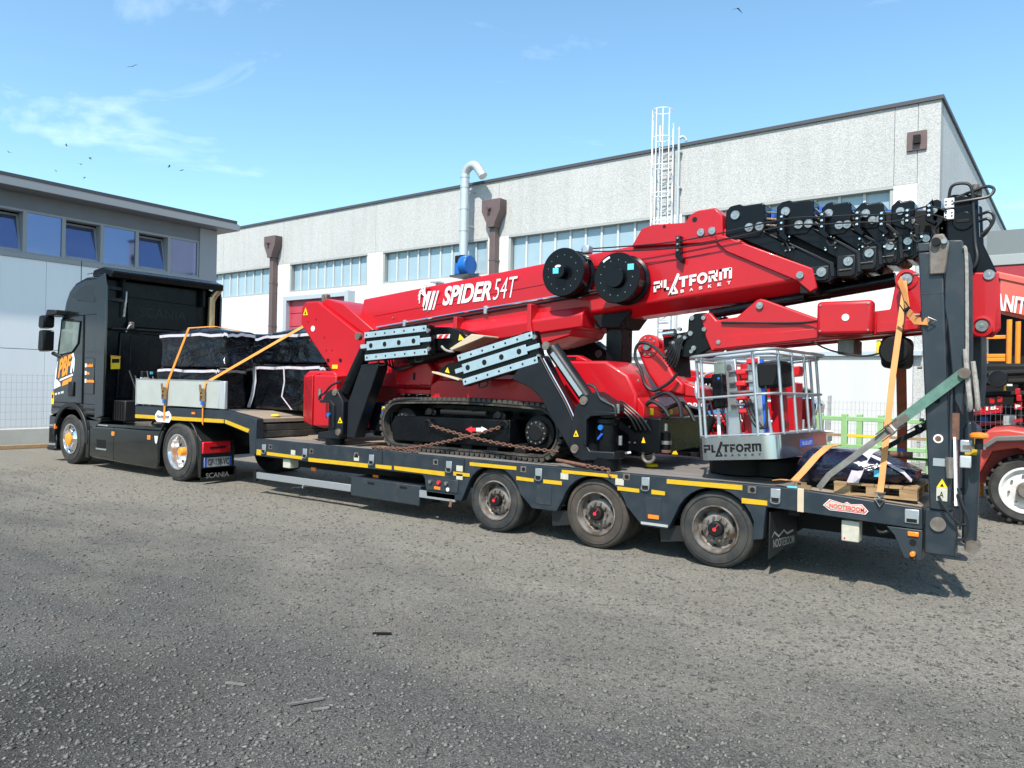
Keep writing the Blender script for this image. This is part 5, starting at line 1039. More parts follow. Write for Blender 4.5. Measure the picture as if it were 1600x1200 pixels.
q0, q1 = [(2.856,2.285),(3.153,2.328)]; maker_mark('maker_lettering', WHITE, K, (q1[0] + .0, .964, q1[1] + .085), (q0[0] - q1[0], 0, q0[1] - q1[1]), (0, 0, -.10))
MB().tube([(4.72, .93, 2.75), (4.78, .9, 2.74), (4.82, .9, 2.68), (4.81, .9, 2.62), (4.75, .93, 2.58)], .014, 7).build('hydraulic_hose', HOSE, K)
q = box('winch_drum', BLKM, K, 4.06, 4.30, 1.0, 1.5, 2.02, 2.34, .06, seg=3); box('winch_label', YELS, q, 4.02, 4.06, 1.02, 1.1, 2.16, 2.30, .008); MB().lathe([(0, 0), (.12, .0), (.14, .02), (.14, .2), (0, .2)], (4.2, .9, 2.19), 'y', 20).build('winch_wheel', BLKM, q)
box('under_bracket', HUBM, K, 3.66, 3.82, 1.0, 1.4, 2.16, 2.31, .01)
# jib linkage and basket rotator
prism('jib_link', BLK, K, [(2.257,2.645),(2.322,2.411),(2.311,2.231),(2.124,2.123),(1.929,2.123),(1.832,2.236),(1.844,2.407),(2.032,2.433),(2.037,2.587),(2.113,2.636)], 1.0, 1.5, .02)
for x, z in [(2.087,2.585),(2.075,2.409),(1.944,2.367),(1.954,2.249),(2.118,2.24),(1.815,2.123)]: pin(K, x, z, 1.0, .03)
prism('link_plate', BLKM, K, [(1.702,2.383),(1.862,2.425),(1.913,1.902),(1.832,1.938),(1.749,2.088)], 1.05, 1.45, .015)
cyl('link_motor', CHROME, K, (*[(1.74,2.41)][0][:1], 1.0, [(1.74,2.41)][0][1]), ([(1.883,2.421)][0][0], 1.0, [(1.883,2.421)][0][1]), .05)
rot = [(1.43,2.238),(1.461,2.336),(1.559,2.387),(1.658,2.348),(1.71,2.235),(1.892,1.936),(2.019,1.827),(2.022,1.695),(1.72,1.733),(1.569,1.934),(1.466,2.123)]
prism('rotator_arm', RED, K, rot, .95, 1.25, .03, seg=3); rc = [(1.567,2.266)][0]
MB().lathe([(0, -.02), (.05, -.02), (.055, .0), (.13, .0), (.14, .01), (.14, .1)], (rc[0], .94, rc[1]), 'y', 30).build('rotator_hub', RED, K)
for k in range(10): t = R(36 * k); cyl('hub_bolt', STEEL, K, (rc[0] + .10 * math.cos(t), .93, rc[1] + .10 * math.sin(t)), (rc[0] + .10 * math.cos(t), .95, rc[1] + .10 * math.sin(t)), .013, 6)
cyl('hub_centre', STEEL, K, (rc[0], .9, rc[1]), (rc[0], .95, rc[1]), .045)
hp = [(1.832,2.118),(1.686,2.253),(1.538,2.307),(1.457,2.248),(1.451,2.119),(1.529,1.969),(1.582,1.819),(1.681,1.746),(1.808,1.793),(1.916,1.869),(1.977,1.95)]; MB().tube([(x, .86, z) for x, z in hp], .02, 8).build('hydraulic_hose', HOSE, K)
prism('rotator_foot', RED, K, [(1.793,1.824),(1.998,1.857),(2.184,1.787),(2.187,1.67),(1.843,1.698)], 1.0, 1.5, .02)

# ---- outriggers
def outrigger_right(y0, s=1):
    Yf = lambda d: y0 + s * d
    def pz(name, m, poly, a, b, bev=.008, par=None): lo, hi = sorted((Yf(a), Yf(b))); return prism(name, m, par or K, poly, lo, hi, bev)
    arm = [(0.209,1.849),(0.406,2.093),(0.613,2.129),(0.687,2.018),(1.079,1.405),(1.152,1.157),(1.105,0.995),(1.028,1.077),(0.78,1.414),(0.625,1.646),(0.488,1.747)]
    g0 = pz('outrigger', CHAR, arm, .0, .2, .012)
    br = [(1.072,1.354),(1.125,1.558),(1.238,1.676),(1.359,1.721),(1.6,1.587),(1.617,1.505),(1.332,1.487),(1.268,1.434),(1.259,1.135),(1.318,1.067),(1.619,1.074),(1.629,0.991),(1.214,0.946),(1.105,0.995),(1.053,1.093)]
    pz('knee_bracket', CHAR, br, -.03, .22, .012, g0); pz('bracket_lip', CHAR, [(1.219,1.447),(1.315,1.514),(1.632,1.505),(1.633,1.477),(1.333,1.451),(1.277,1.406),(1.284,1.122),(1.243,1.134)], -.05, -.0, .006, g0)
    p0, p1 = [(0.725,2.225),(1.231,1.618)]; d = Vector((p1[0] - p0[0], 0, p1[1] - p0[1])); 
    e0 = Vector((p0[0], Yf(.08), p0[1])); e1 = Vector((p1[0], Yf(.08), p1[1]))
    MB().cyl(e0 + d * .02, e0 + d * .95, .085, 22).build('lift_cylinder', CHAR, g0); MB().bar(e0 + d * .12 + Vector((.0, -.09 * s, 0)), e0 + d * .90 + Vector((0, -.09 * s, 0)), .05, .012, (0, 1, 0)).build('cylinder_stripe', ALU, g0)
    for px, pz_ in [(0.716,2.232),(1.231,1.618),(1.128,1.076)]:
        if s > 0: pin(g0, px, pz_, Yf(-.03), .05, HUBM)
    x0, x1 = [(1.349,1.452),(1.563,1.461)][0][0], [(1.349,1.452),(1.563,1.461)][1][0]
    xc = (x0 + x1) / 2; j = cyl('support_jack', BLK, g0, (xc, Yf(.12), 1.06), (xc, Yf(.12), 1.47), .115, 24); MB().lathe([(.12, 0), (.135, .02), (.135, .06), (.12, .08)], (xc, Yf(.12), 1.36), 'z', 24).build('jack_collar', BLK, g0)
    cyl('jack_base', BLK, g0, (xc, Yf(.12), .87), (xc, Yf(.12), 1.0), .16, 24); cyl('jack_plug', BLUP, g0, (xc - .02, Yf(-.02), 1.33), (xc - .02, Yf(.02), 1.33), .03, 12); cyl('jack_valve', BLUE, g0, (xc - .05, Yf(-.01), 1.20), (xc, Yf(-.01), 1.26), .014, 8)
    if s > 0:
        t = [(1.107,1.213),(1.174,1.217),(1.139,1.287)]; prism('warning_sticker', YELS, g0, t, y0 - .036, y0 - .031); c = (sum(a for a, b in t) / 3, sum(b for a, b in t) / 3); prism('warning_print', BLKM, g0, [(c[0] + (a - c[0]) * .4, c[1] + (b - c[1]) * .4) for a, b in t], y0 - .039, y0 - .0365)
    hz = [(1.28,1.804),(1.37,1.764),(1.436,1.653),(1.532,1.6),(1.611,1.561),(1.629,1.464)]; MB().tube([(x, Yf(-.03), z) for x, z in hz], .018, 8).build('hydraulic_hose', HOSE, g0)
    for x, z in [(1.627,1.533),(1.666,1.19)]: cyl('hose_fitting', STEEL, g0, (x, Yf(.02), z - .04), (x, Yf(.02), z + .06), .022, 10)
    return g0
outrigger_right(.08, 1); 
def outrigger_left(y0, s=1):
    Yf = lambda d: y0 + s * d
    def pz(name, m, poly, a, b, bev=.008, par=None): lo, hi = sorted((Yf(a), Yf(b))); return prism(name, m, par or K, poly, lo, hi, bev)
    g0 = pz('outrigger', CHAR, [(-2.402,2.014),(-2.102,2.05),(-2.075,1.971),(-2.454,1.134),(-2.501,0.988),(-2.67,0.978),(-2.659,1.469)], .0, .2, .012)
    pz('knee_bracket', CHAR, [(-3.094,1.604),(-2.999,1.653),(-2.864,1.665),(-2.725,1.485),(-2.725,1.03),(-2.802,0.952),(-3.254,0.935),(-3.243,1.03),(-2.981,1.062),(-2.915,1.13),(-2.91,1.397),(-2.98,1.478),(-3.173,1.49)], -.03, .22, .012, g0)
    pz('bracket_lip', CHAR, [(-3.201,1.499),(-2.967,1.506),(-2.884,1.435),(-2.874,1.113),(-2.928,1.092),(-2.937,1.396),(-2.993,1.459),(-3.2,1.462)], -.05, 0, .005, g0)
    p0, p1 = [(-2.396,2.238),(-2.783,1.63)]; MB().cyl((p0[0], Yf(.1), p0[1]), (p1[0], Yf(.1), p1[1]), .10, 22).build('lift_cylinder', BLK, g0)
    for px, pz_ in [(-2.89,1.618),(-2.805,1.053)]: pin(g0, px, pz_, Yf(-.03), .05, HUBM)
    xc = [(-3.029,1.272)][0][0]; cyl('support_jack', BLK, g0, (xc, Yf(.12), 1.03), (xc, Yf(.12), 1.46), .11, 24); cyl('jack_base', BLK, g0, (xc, Yf(.12), .87), (xc, Yf(.12), 1.0), .15, 24); cyl('jack_plug', BLUP, g0, (xc - .02, Yf(-.02), 1.29), (xc - .02, Yf(.02), 1.29), .03, 12)
    t = [(-2.818,1.181),(-2.725,1.186),(-2.774,1.265)]; prism('warning_sticker', YELS, g0, t, Yf(-.036), Yf(-.031)); c = (sum(a for a, b in t) / 3, sum(b for a, b in t) / 3); prism('warning_print', BLKM, g0, [(c[0] + (a - c[0]) * .4, c[1] + (b - c[1]) * .4) for a, b in t], Yf(-.039), Yf(-.0365))
    MB().tube([(x, Yf(-.02), z) for x, z in [(-2.778,1.776),(-2.978,1.718),(-3.126,1.603),(-3.222,1.564),(-3.248,1.498)]], .016, 7).build('hydraulic_hose', HOSE, g0)
    cyl('hose_fitting', STEEL, g0, ([(-3.25,1.563)][0][0], Yf(0), 1.50), ([(-3.25,1.563)][0][0], Yf(0), 1.66), .025, 10)
    return g0
outrigger_left(.13, 1)
# far pair, seen between the near ones
fr_ = prism('outrigger', BLK, K, [(-0.504,2.297),(0.045,2.458),(0.151,2.411),(0.494,2.18),(0.467,2.072),(0.055,2.043),(-0.431,2.041)], 2.2, 2.42, .015); pin(fr_, *[(0.216,2.24)][0], 2.2, .055, HUBM); MB().cyl(([(0.121,2.365)][0][0], 2.3, [(0.121,2.365)][0][1]), ([(0.672,1.822)][0][0], 2.3, [(0.672,1.822)][0][1]), .085).build('lift_cylinder', CHAR, fr_); box('recess_panel', BLKM, fr_, [(-0.286,2.178)][0][0], [(-0.05,2.178)][0][0], 2.194, 2.2, [(-0.285,2.16)][0][1], [(-0.288,2.253)][0][1])
prism('knee_bracket', CHAR, fr_, [(1.25, .95), (1.75, .95), (1.75, 1.5), (1.35, 1.6)], 2.15, 2.4, .02)
fl_ = prism('outrigger', CHAR, K, [(-2.35, 2.1), (-2.1, 2.1), (-2.4, .95), (-2.65, .95)], 2.2, 2.4, .012); prism('knee_bracket', CHAR, fl_, [(-3.1, .93), (-2.6, .93), (-2.6, 1.6), (-2.9, 1.65)], 2.18, 2.42, .012)
# outrigger crossbeams
prism('outrigger_beam', BLK, K, [(-1.425,2.536),(-0.976,2.515),(-0.738,2.451),(-0.63,2.382),(-0.732,2.228),(-0.968,2.205),(-1.416,2.227)], .30, .62, .012)
st = prism('hazard_sticker', WHITE, K, [(-1.175,2.418),(-0.933,2.421),(-0.942,2.371),(-1.173,2.367)], .293, .298)
for a in ([(-1.147,2.367),(-1.091,2.365),(-1.048,2.415),(-1.104,2.416)], [(-1.047,2.369),(-0.992,2.37),(-0.95,2.419),(-1.005,2.418)]): prism('hazard_stripe', REDC, K, a, .288, .292)
cyl('outrigger_strut', BLK, K, (*[(-1.772,2.098)][0][:1], .5, [(-1.772,2.098)][0][1]), ([(-1.005,2.241)][0][0], .5, [(-1.005,2.241)][0][1]), .1, 18)
t = [(-0.79,2.335),(-0.695,2.35),(-0.771,2.418)]; prism('warning_sticker', YELS, K, t, .292, .298)
MB().tube([(x, .28, z) for x, z in [(-1.062,2.264),(-1.006,2.221),(-0.929,2.196),(-0.843,2.195)]], .016, 7).build('hydraulic_hose', ROPE, K)
prism('foot_board', PLYW, K, [(-0.851,2.224),(-0.489,2.406),(-0.296,2.385),(-0.295,2.362),(-0.808,2.199)], .18, .5, .008); prism('foot_board', PLYW, K, [(-1.171,1.935),(-0.712,1.84),(-0.712,1.815),(-1.171,1.91)], .22, .5, .006)
prism('outrigger_beam', BLK, K, [(-1.181,1.92),(-0.963,2.038),(-0.727,2.063),(-0.721,1.808),(-0.827,1.806)], .30, .6, .01); t = [(-1.007,1.929),(-0.93,1.913),(-0.964,1.988)]; prism('warning_sticker', YELS, K, t, .292, .298)
# right end: crossmember box with hook
cb = box('end_crossmember', BLK, K, 1.40, 1.93, .55, 2.0, 1.05, 1.44, .015)
for x, z in ((1.55, 1.33), (1.55, 1.15), (1.62, 1.15), (1.75, 1.40)): cyl('bolt', STEEL, cb, (x, .54, z), (x, .552, z), .012, 8)
prism('warning_sticker', YELS, cb, [(1.702,1.154),(1.749,1.156),(1.724,1.22)], .543, .548)
MB().tube([(1.70, .6, 1.06), (1.70, .6, .98), (1.74, .6, .94), (1.79, .6, .94), (1.83, .6, .98), (1.83, .6, 1.06)], .02, 8).build('tow_hook', HUBM, cb)
cyl('end_knuckle', BLK, cb, (1.97, .62, 1.08), (1.97, .62, 1.28), .05); cyl('knuckle_collar', STEEL, cb, (1.97, .62, 1.15), (1.97, .62, 1.19), .058); cyl('knuckle_collar', RUST, cb, (1.97, .62, 1.06), (1.97, .62, 1.09), .056); cyl('hose_fitting', STEEL, cb, (1.36, .5, 1.12), (1.36, .5, 1.30), .035, 12); cyl('hose_fitting', STEEL, cb, (1.97, .6, 1.3), (1.97, .6, 1.38), .02, 10)
for p in ([(1.6, .7, 1.5), (1.75, .66, 1.62), (1.9, .66, 1.56), (1.98, .66, 1.46)], [(1.5, .9, 1.55), (1.8, .9, 1.72), (2.0, .86, 1.62), (2.05, .84, 1.45)], [(1.7, 1.1, 1.5), (1.95, 1.1, 1.6), (2.1, 1.1, 1.4)]): MB().tube(p, .025, 8).build('hydraulic_hose', HOSE, K)
prism('arrow_sticker', WHITE, K, [(1.516,1.042),(1.588,1.054),(1.597,1.033),(1.525,1.014)], .50, .505)

# ---- support mats: two crates with zinc rails hung on the near side
def mat_crate(c, lab):
    """c: four corners (x, z) bl, br, tr, tl in the plane of its face"""
    bl, br, tr, tl = [Vector((a, 0, b)) for a, b in c]
    P = lambda u, v, y: tuple((bl.lerp(br, u)).lerp(tl.lerp(tr, u), v) + Vector((0, y, 0)))
    def slab(b, u0, u1, v0, v1, y0, y1): b.add([P(u, v, y) for y in (y0, y1) for v in (v0, v1) for u in (u0, u1)], [(0, 1, 3, 2), (4, 6, 7, 5), (0, 4, 5, 1), (2, 3, 7, 6), (0, 2, 6, 4), (1, 5, 7, 3)]); return b
    y = .10
    e = slab(MB(), .0, 1, 0, 1, y, y + .12).build('outrigger_mat', BLK, K, .012)
    for v0, v1 in ((.02, .22), (.78, .98)):
        r = slab(MB(), .02, .975, v0, v1, y - .022, y - .002).build('zinc_rail', ZINC, e, .004)
        for k in range(7):
            q0 = P(.055 + .148 * k, (v0 + v1) / 2, y - .024); MB().cyl(q0, (q0[0], q0[1] + .004, q0[2]), .014, 10).build('rail_hole', BLKM, e)
    slab(MB(), -.05, 1.03, .44, .58, y - .022, y - .003).build('zinc_rail', ZINC, e, .004); slab(MB(), .06, .88, .36, .66, y - .03, y - .0225).build('zinc_rail', ZINC, e, .004)
    for k in range(4): q0 = P(.13 + .22 * k, .51, y - .033); MB().cyl(q0, (q0[0], q0[1] + .005, q0[2]), .034, 16).build('rail_hole', BLKM, e)
    for v in (.2, .5, .8): q0 = P(.99, v, y - .02); MB().cyl(q0, (q0[0], q0[1] + .03, q0[2]), .03, 8).build('rail_nut', STEEL, e)
    for k in range(7): slab(MB(), .06 + .13 * k, .14 + .13 * k, 1.0, 1.05, y + .02, y + .1).build('mat_tooth', BLKM, e)
    for k in (.25, .82):
        a, b_ = P(k - .05, -.01, y + .03), P(k + .05, -.01, y + .03); MB().tube([a, (a[0], a[1], a[2] - .06), (b_[0], b_[1], b_[2] - .06), b_], .012, 6).build('mat_handle', BLKM, e)
    return e
mat_crate([(-2.3,2.057),(-1.1,2.139),(-1.132,2.538),(-2.325,2.466)], '')
mat_crate([(-0.535,1.743),(0.624,2.04),(0.516,2.422),(-0.66,2.136)], '')
box('mat_hanger', BLKM, K, -2.2, -1.3, .22, .6, 2.2, 2.4); box('mat_hanger', BLKM, K, -.4, .4, .20, .6, 1.9, 2.1)
MB().lathe([(0, -.02), (.05, -.02), (.055, .0), (.055, .04)], (-2.55, .2, 2.42), 'y', 16).build('bolt', HUBM, K)

# finer fittings: studs on the sections, pipes along the outrigger, hose bundles
rf = random.Random(5)
for i, (x, z) in enumerate(gxy[1:]):
    for k in range(7): a_x, a_z = x + rf.uniform(.0, .12), z - rf.uniform(.12, .28); cyl('stud', CHROME if k % 2 else HUBM, K, (a_x, .905 + .02 * i, a_z), (a_x, .945 + .02 * i, a_z), rf.uniform(.006, .012), 7)
    MB().tube([(x + .03, .89, z - .16), (x + .08, .87, z - .24), (x + .13, .89, z - .22)], .007, 5).build('guide_hose', HOSE, K)
for dx_ in (0, .035): 
    pa = [(0.636,2.091),(0.782,1.87),(0.942,1.639),(1.057,1.44),(1.11,1.313)]; MB().tube([(x + dx_, .065, z) for x, z in pa], .009, 6).build('hydraulic_pipe', CHROME if dx_ else HOSE, K)
for k in range(4):
    MB().tube([(1.30 + .05 * k, .5, 1.62), (1.40 + .05 * k, .46, 1.58), (1.52 + .05 * k, .45, 1.5), (1.60 + .05 * k, .47, 1.42), (1.64 + .06 * k, .53, 1.3)], .012, 6).build('hydraulic_hose', HOSE, K)
for k in range(6):
    MB().tube([(2.06 - .03 * k, 1.0, 2.44 - .02 * k), (1.98 - .03 * k, .96, 2.30), (1.95 - .02 * k, .95, 2.12 + .03 * k), (1.9 - .04 * k, .97, 2.02)], .012, 6).build('hydraulic_hose', HOSE, K)
for x, z in ((2.02, 2.36), (1.88, 2.30), (1.95, 2.46), (1.80, 2.2), (2.1, 2.2)): cyl('fitting', STEEL, K, (x, .95, z), (x, 1.0, z), .022, 8)
for k in range(3): MB().tube([(4.42 + .05 * k, .95, 2.55), (4.5, .93, 2.62 + .02 * k), (4.62, .93, 2.66 + .02 * k), (4.72, .94, 2.72)], .012, 6).build('hydraulic_hose', HOSE, K)
for k in range(5): cyl('bolt', HUBM, K, (-2.05 + .2 * k, .494, 1.76), (-2.05 + .2 * k, .504, 1.76), .012, 8)
for x in (-3.2, -2.6, -1.9): cyl('bolt', STEEL, K, (x, .93, zb(x) + .5), (x, .95, zb(x) + .5), .012, 8)
MB().tube([(-2.0, .30, 1.45), (-1.9, .28, 1.52), (-1.6, .28, 1.56), (-1.3, .3, 1.55)], .014, 6).build('hydraulic_hose', HOSE, K)
for k in range(4): MB().tube([(-2.3 + .05 * k, .45, 2.2), (-2.2 + .06 * k, .40, 2.05 - .03 * k), (-2.0 + .06 * k, .42, 1.98), (-1.7, .5, 2.04)], .012, 6).build('hydraulic_hose', HOSE, K)

prism('jib_stiffener', RED, K, [(2.36, 2.225), (3.48, 2.33), (3.48, 2.43), (2.45, 2.36)], .955, .969, .005); prism('jib_stiffener', RED, K, [(4.03, 2.37), (4.42, 2.40), (4.42, 2.50), (4.03, 2.47)], .955, .969, .005)
for x, z in ((3.53, 2.65), (3.98, 2.65), (3.53, 2.39), (3.98, 2.39)): cyl('bolt', STEEL, K, (x, .812, z), (x, .823, z), .010, 8)
MB().tube([(2.45, .95, 2.52), (2.9, .945, 2.50), (3.3, .95, 2.49), (3.5, .9, 2.5)], .012, 6).build('hydraulic_hose', HOSE, K)
MB().tube([(3.4, 1.0, 2.30), (3.6, .98, 2.20), (3.9, .98, 2.14), (4.1, 1.0, 2.18)], .010, 6).build('hydraulic_hose', HOSE, K)

# ================================================================ work basket, standing on two rubber discs
BK = thing('work_basket', 'aluminium work basket with railings and polished skirt standing on the trailer deck', 'basket', (2.51, .131, 1.043))
bm = Matrix.Translation((2.51, .131, 1.043)) @ Matrix.Rotation(R(-5.45), 4, 'Z') @ Matrix.Rotation(R(-.4), 4, 'X') @ Matrix.Rotation(R(-5.56), 4, 'Y')
BK.matrix_basis = bm
BL, BW, BS, BH = .85, 1.515, .23, 1.056
def bk(o, p=None): o.parent = p or BK; return o
def rr(x0, x1, y0, y1, r, n=6, corners=(1, 1, 1, 1)):
    o = []
    for (cx, cy, a), c in zip(((x1 - r, y0 + r, -90), (x1 - r, y1 - r, 0), (x0 + r, y1 - r, 90), (x0 + r, y0 + r, 180)), corners):
        px, py = (x1 if cx > (x0 + x1) / 2 else x0), (y0 if cy < (y0 + y1) / 2 else y1)
        o += [(cx + r * math.cos(R(a + 90 * i / n)), cy + r * math.sin(R(a + 90 * i / n))) for i in range(n + 1)] if c else [(px, py)]
    return o
ring = rr(0, BL, 0, BW, .14, 8, (1, 1, 1, 1)); inner = rr(.012, BL - .012, .012, BW - .012, .13, 8); n = len(ring)
vs = [(x, y, z) for z in (0, BS) for x, y in ring] + [(x, y, z) for z in (0, BS) for x, y in inner]; fs = []
for i in range(n):
    j = (i + 1) % n; fs += [(i, j, n + j, n + i), (2 * n + i, 3 * n + i, 3 * n + j, 2 * n + j), (n + i, n + j, 3 * n + j, 3 * n + i), (i, 2 * n + i, 2 * n + j, j)]
SK = bk(MB().add(vs, fs).build('skirt', ALUP)); bk(MB().prism(inner, .01, .03, 'z').build('floor', ALU))
def rail(z, r, out=0.0, name='top_rail'):
    p = rr(-out + .02, BL + out - .02, -out + .02, BW + out - .02, .12 + out, 6); return bk(MB().tube([(x, y, z) for x, y in p], r, 10, True).build(name, ALU))
rail(BH, .017, .05); rail(BH - .04, .011, .0); rail(.63, .013, .0, 'mid_rail'); rail(BS + .012, .010, -.0, 'skirt_rail')
posts = [(.02, .12), (.02, .75), (.02, BW - .12), (.12, .02), (BL - .18, .02), (BL - .02, .25), (BL - .02, .60), (BL - .02, .95), (BL - .02, BW - .2), (BL - .15, BW - .02), (.15, BW - .02)]
for x, y in posts: bk(MB().cyl((x, y, .03), (x, y, BH), .0155, 12).build('post', ALU))
for x in (.24, .50): bk(MB().box(x - .07, x + .07, .42, .46, .05, 1.03).build('mast_plate', ALU, None, .01)); bk(MB().cyl((x, .41, .95), (x, .47, .95), .03, 14).build('plate_boss', STEEL))
bk(MB().box(.32, .42, .50, .62, .05, .98).build('mast_back', RED, None, .01)); bk(MB().box(.60, .72, .55, .70, .03, .72).build('mast_back', RED, None, .01))
for z in (.55, .68, .78, .9): bk(MB().cyl((.24, .40, z), (.50, .40, z), .016, 10).build('mast_bar', STEEL))
for z, x in ((.46, .38), (.60, .36), (.74, .37), (.86, .38), (.96, .5)): bk(MB().box(x - .05, x + .05, .36, .44, z, z + .055).build('red_bracket', REDC, None, .012))
bx_ = bk(MB().box(.13, .26, .20, .30, .52, .88).build('control_case', BLK, None, .02)); bk(MB().cyl((.215, .197, .83), (.215, .201, .83), .014, 12).build('case_emblem', BLUE), bx_)
bk(MB().box(.12, .24, .30, .34, .80, 1.02).build('map_case', CABG, None, .01))
lc = bk(MB().box(.55, .82, .36, .62, .70, .96).build('console', BLKM, None, .03)); bk(MB().box(.575, .61, .40, .43, .25, 1.0).build('blue_label', BLUE))
for k in range(3): bk(MB().tube([(.40 + .03 * k, .38, .6), (.46 + .03 * k, .34, .42), (.54 + .03 * k, .33, .30), (.63, .34, .36), (.64, .36, .72)], .011, 6).build('cable', HOSE))
bk(MB().cyl((.10, .35, .03), (.12, .35, .62), .018, 10).build('stay', WHTM)); bk(MB().cyl((.66, .42, .03), (.60, .42, .60), .018, 10).build('stay', ALU))
bk(MB().tube([(.0, .3, .62), (-.08, .3, .64), (-.1, .3, .74), (-.06, .3, .86), (.0, .3, .88)], .016, 8).build('grab_rail', WHTM))
ml = maker_mark('maker_lettering', BLKM, None, (.10, -.001, .035), (.60, 0, 0), (0, 0, .15)); ml.parent = SK
for o in [o for o in bpy.data.objects if o.name.startswith('lettering') and o.parent is None]: o.parent = SK
bl_ = bk(MB().box(BL, BL + .002, .62, .98, .09, .165).build('blue_label', BLUE), SK); tx = text('lettering', 'BLUE-LIFT', WHITE, None, (BL + .004, .66, .105), (0, .28, 0), (0, 0, .04)); tx.parent = SK
for i, (x, y, l) in enumerate(((2.72, .95, 'left of the two black rubber discs under the work basket'), (3.05, 1.05, 'right of the two black rubber discs under the work basket'))):
    d_ = MB().lathe([(0, 0), (.33, 0), (.35, .015), (.35, .17), (.33, .19), (0, .19)], (x, y, .862), 'z', 40).build('rubber_disc', BLKM); tag(d_, l, 'disc')

# ================================================================ film-wrapped bales on the gooseneck
def bale(x0, x1, y0, y1, z0, z1, label, waist, top, seed, bands, film=WRAP, n=(11, 7, 7), j=.022):
    e = link('wrapped_bale', lumpy(x0, x1, y0, y1, z0, z1, n, j, waist, top, seed), film); sm = e.modifiers.new('soft', 'SUBSURF'); sm.levels = 1; sm.render_levels = 2; tag(e, label, 'bale', 'black wrapped bales behind the cab')
    for z, h in bands:
        t = math.sin(math.pi * (z - z0) / (z1 - z0)) * waist if z1 > z > z0 else 0; ix, iy = (x1 - x0) / 2 * t, (y1 - y0) / 2 * t; q = .022; r_ = np.random.default_rng(seed)
        k_ = .07; X0_, X1_, Y0_, Y1_ = x0 + ix - q, x1 - ix + q, y0 + iy - q, y1 - iy + q
        pts = [(X0_ + k_, Y0_), (X1_ - k_, Y0_), (X1_, Y0_ + k_), (X1_, Y1_ - k_), (X1_ - k_, Y1_), (X0_ + k_, Y1_), (X0_, Y1_ - k_), (X0_, Y0_ + k_)]; b = MB(); P = []
        for a in range(8):
            A, B = pts[a], pts[(a + 1) % 8]
            for k in range(6): f = k / 6; P.append((A[0] + (B[0] - A[0]) * f, A[1] + (B[1] - A[1]) * f, z + r_.normal(0, .012) - .01))
        m = len(P); b.add([(x, y, zz) for x, y, zz in P] + [(x, y, zz + h) for x, y, zz in P], [(i, (i + 1) % m, (i + 1) % m + m, i + m) for i in range(m)]); b.build('tape_band', TAPE, e)
    return e
bale(-7.80, -5.98, .22, .82, 1.27, 1.95, 'low wrapped bale behind the grey dropside board nearest the cab', .0, 0, 11, [(1.89, .045)])
bale(-7.76, -5.72, .20, .84, 1.965, 2.58, 'wrapped bale on top of the stack nearest the cab', .07, .10, 12, [(2.50, .048)])
b = bale(-6.50, -4.08, .87, 1.95, 1.262, 2.03, 'long wrapped bale right of the dropside board with upright white tapes', .0, 0, 13, [(1.96, .045)], n=(14, 7, 7))
for x, w in ((-5.80, .09), (-5.0, .03)):
    MB().strip([(x, .835, 2.0), (x + .02, .84, 1.75), (x - .04, .84, 1.5), (x - .14 if w > .05 else x + .22, .84, 1.29)], (w / 2, 0, .0), .003).build('upright_tape', TAPE, b)
bale(-6.75, -5.80, 1.25, 2.2, 2.05, 2.60, 'wrapped bale set back between the two tall wrapped bales', .04, .03, 14, [(2.52, .045)])
bale(-5.62, -4.18, 1.0, 2.1, 2.05, 2.60, 'wrapped bale on top of the stack beside the red boom foot', .05, .16, 15, [(2.52, .048)])
def pallet(x0, x1, y0, y1, z, label, group='pallets under the bales'):
    e = thing('pallet', label, 'pallet', ((x0 + x1) / 2, (y0 + y1) / 2, z), 0, group)
    for k in range(3): y = y0 + (y1 - y0 - .1) * k / 2; box('runner', PALW, e, x0, x1, y, y + .1, z, z + .02); [box('block', PALW, e, x, x + .14, y + .002, y + .098, z + .021, z + .09) for x in (x0 + .003, (x0 + x1) / 2 - .07, x1 - .143)]
    for k in range(6): x = x0 + (x1 - x0 - .12) * k / 5; box('board', PALW, e, x, x + .12, y0, y1, z + .092, z + .112)
    return e

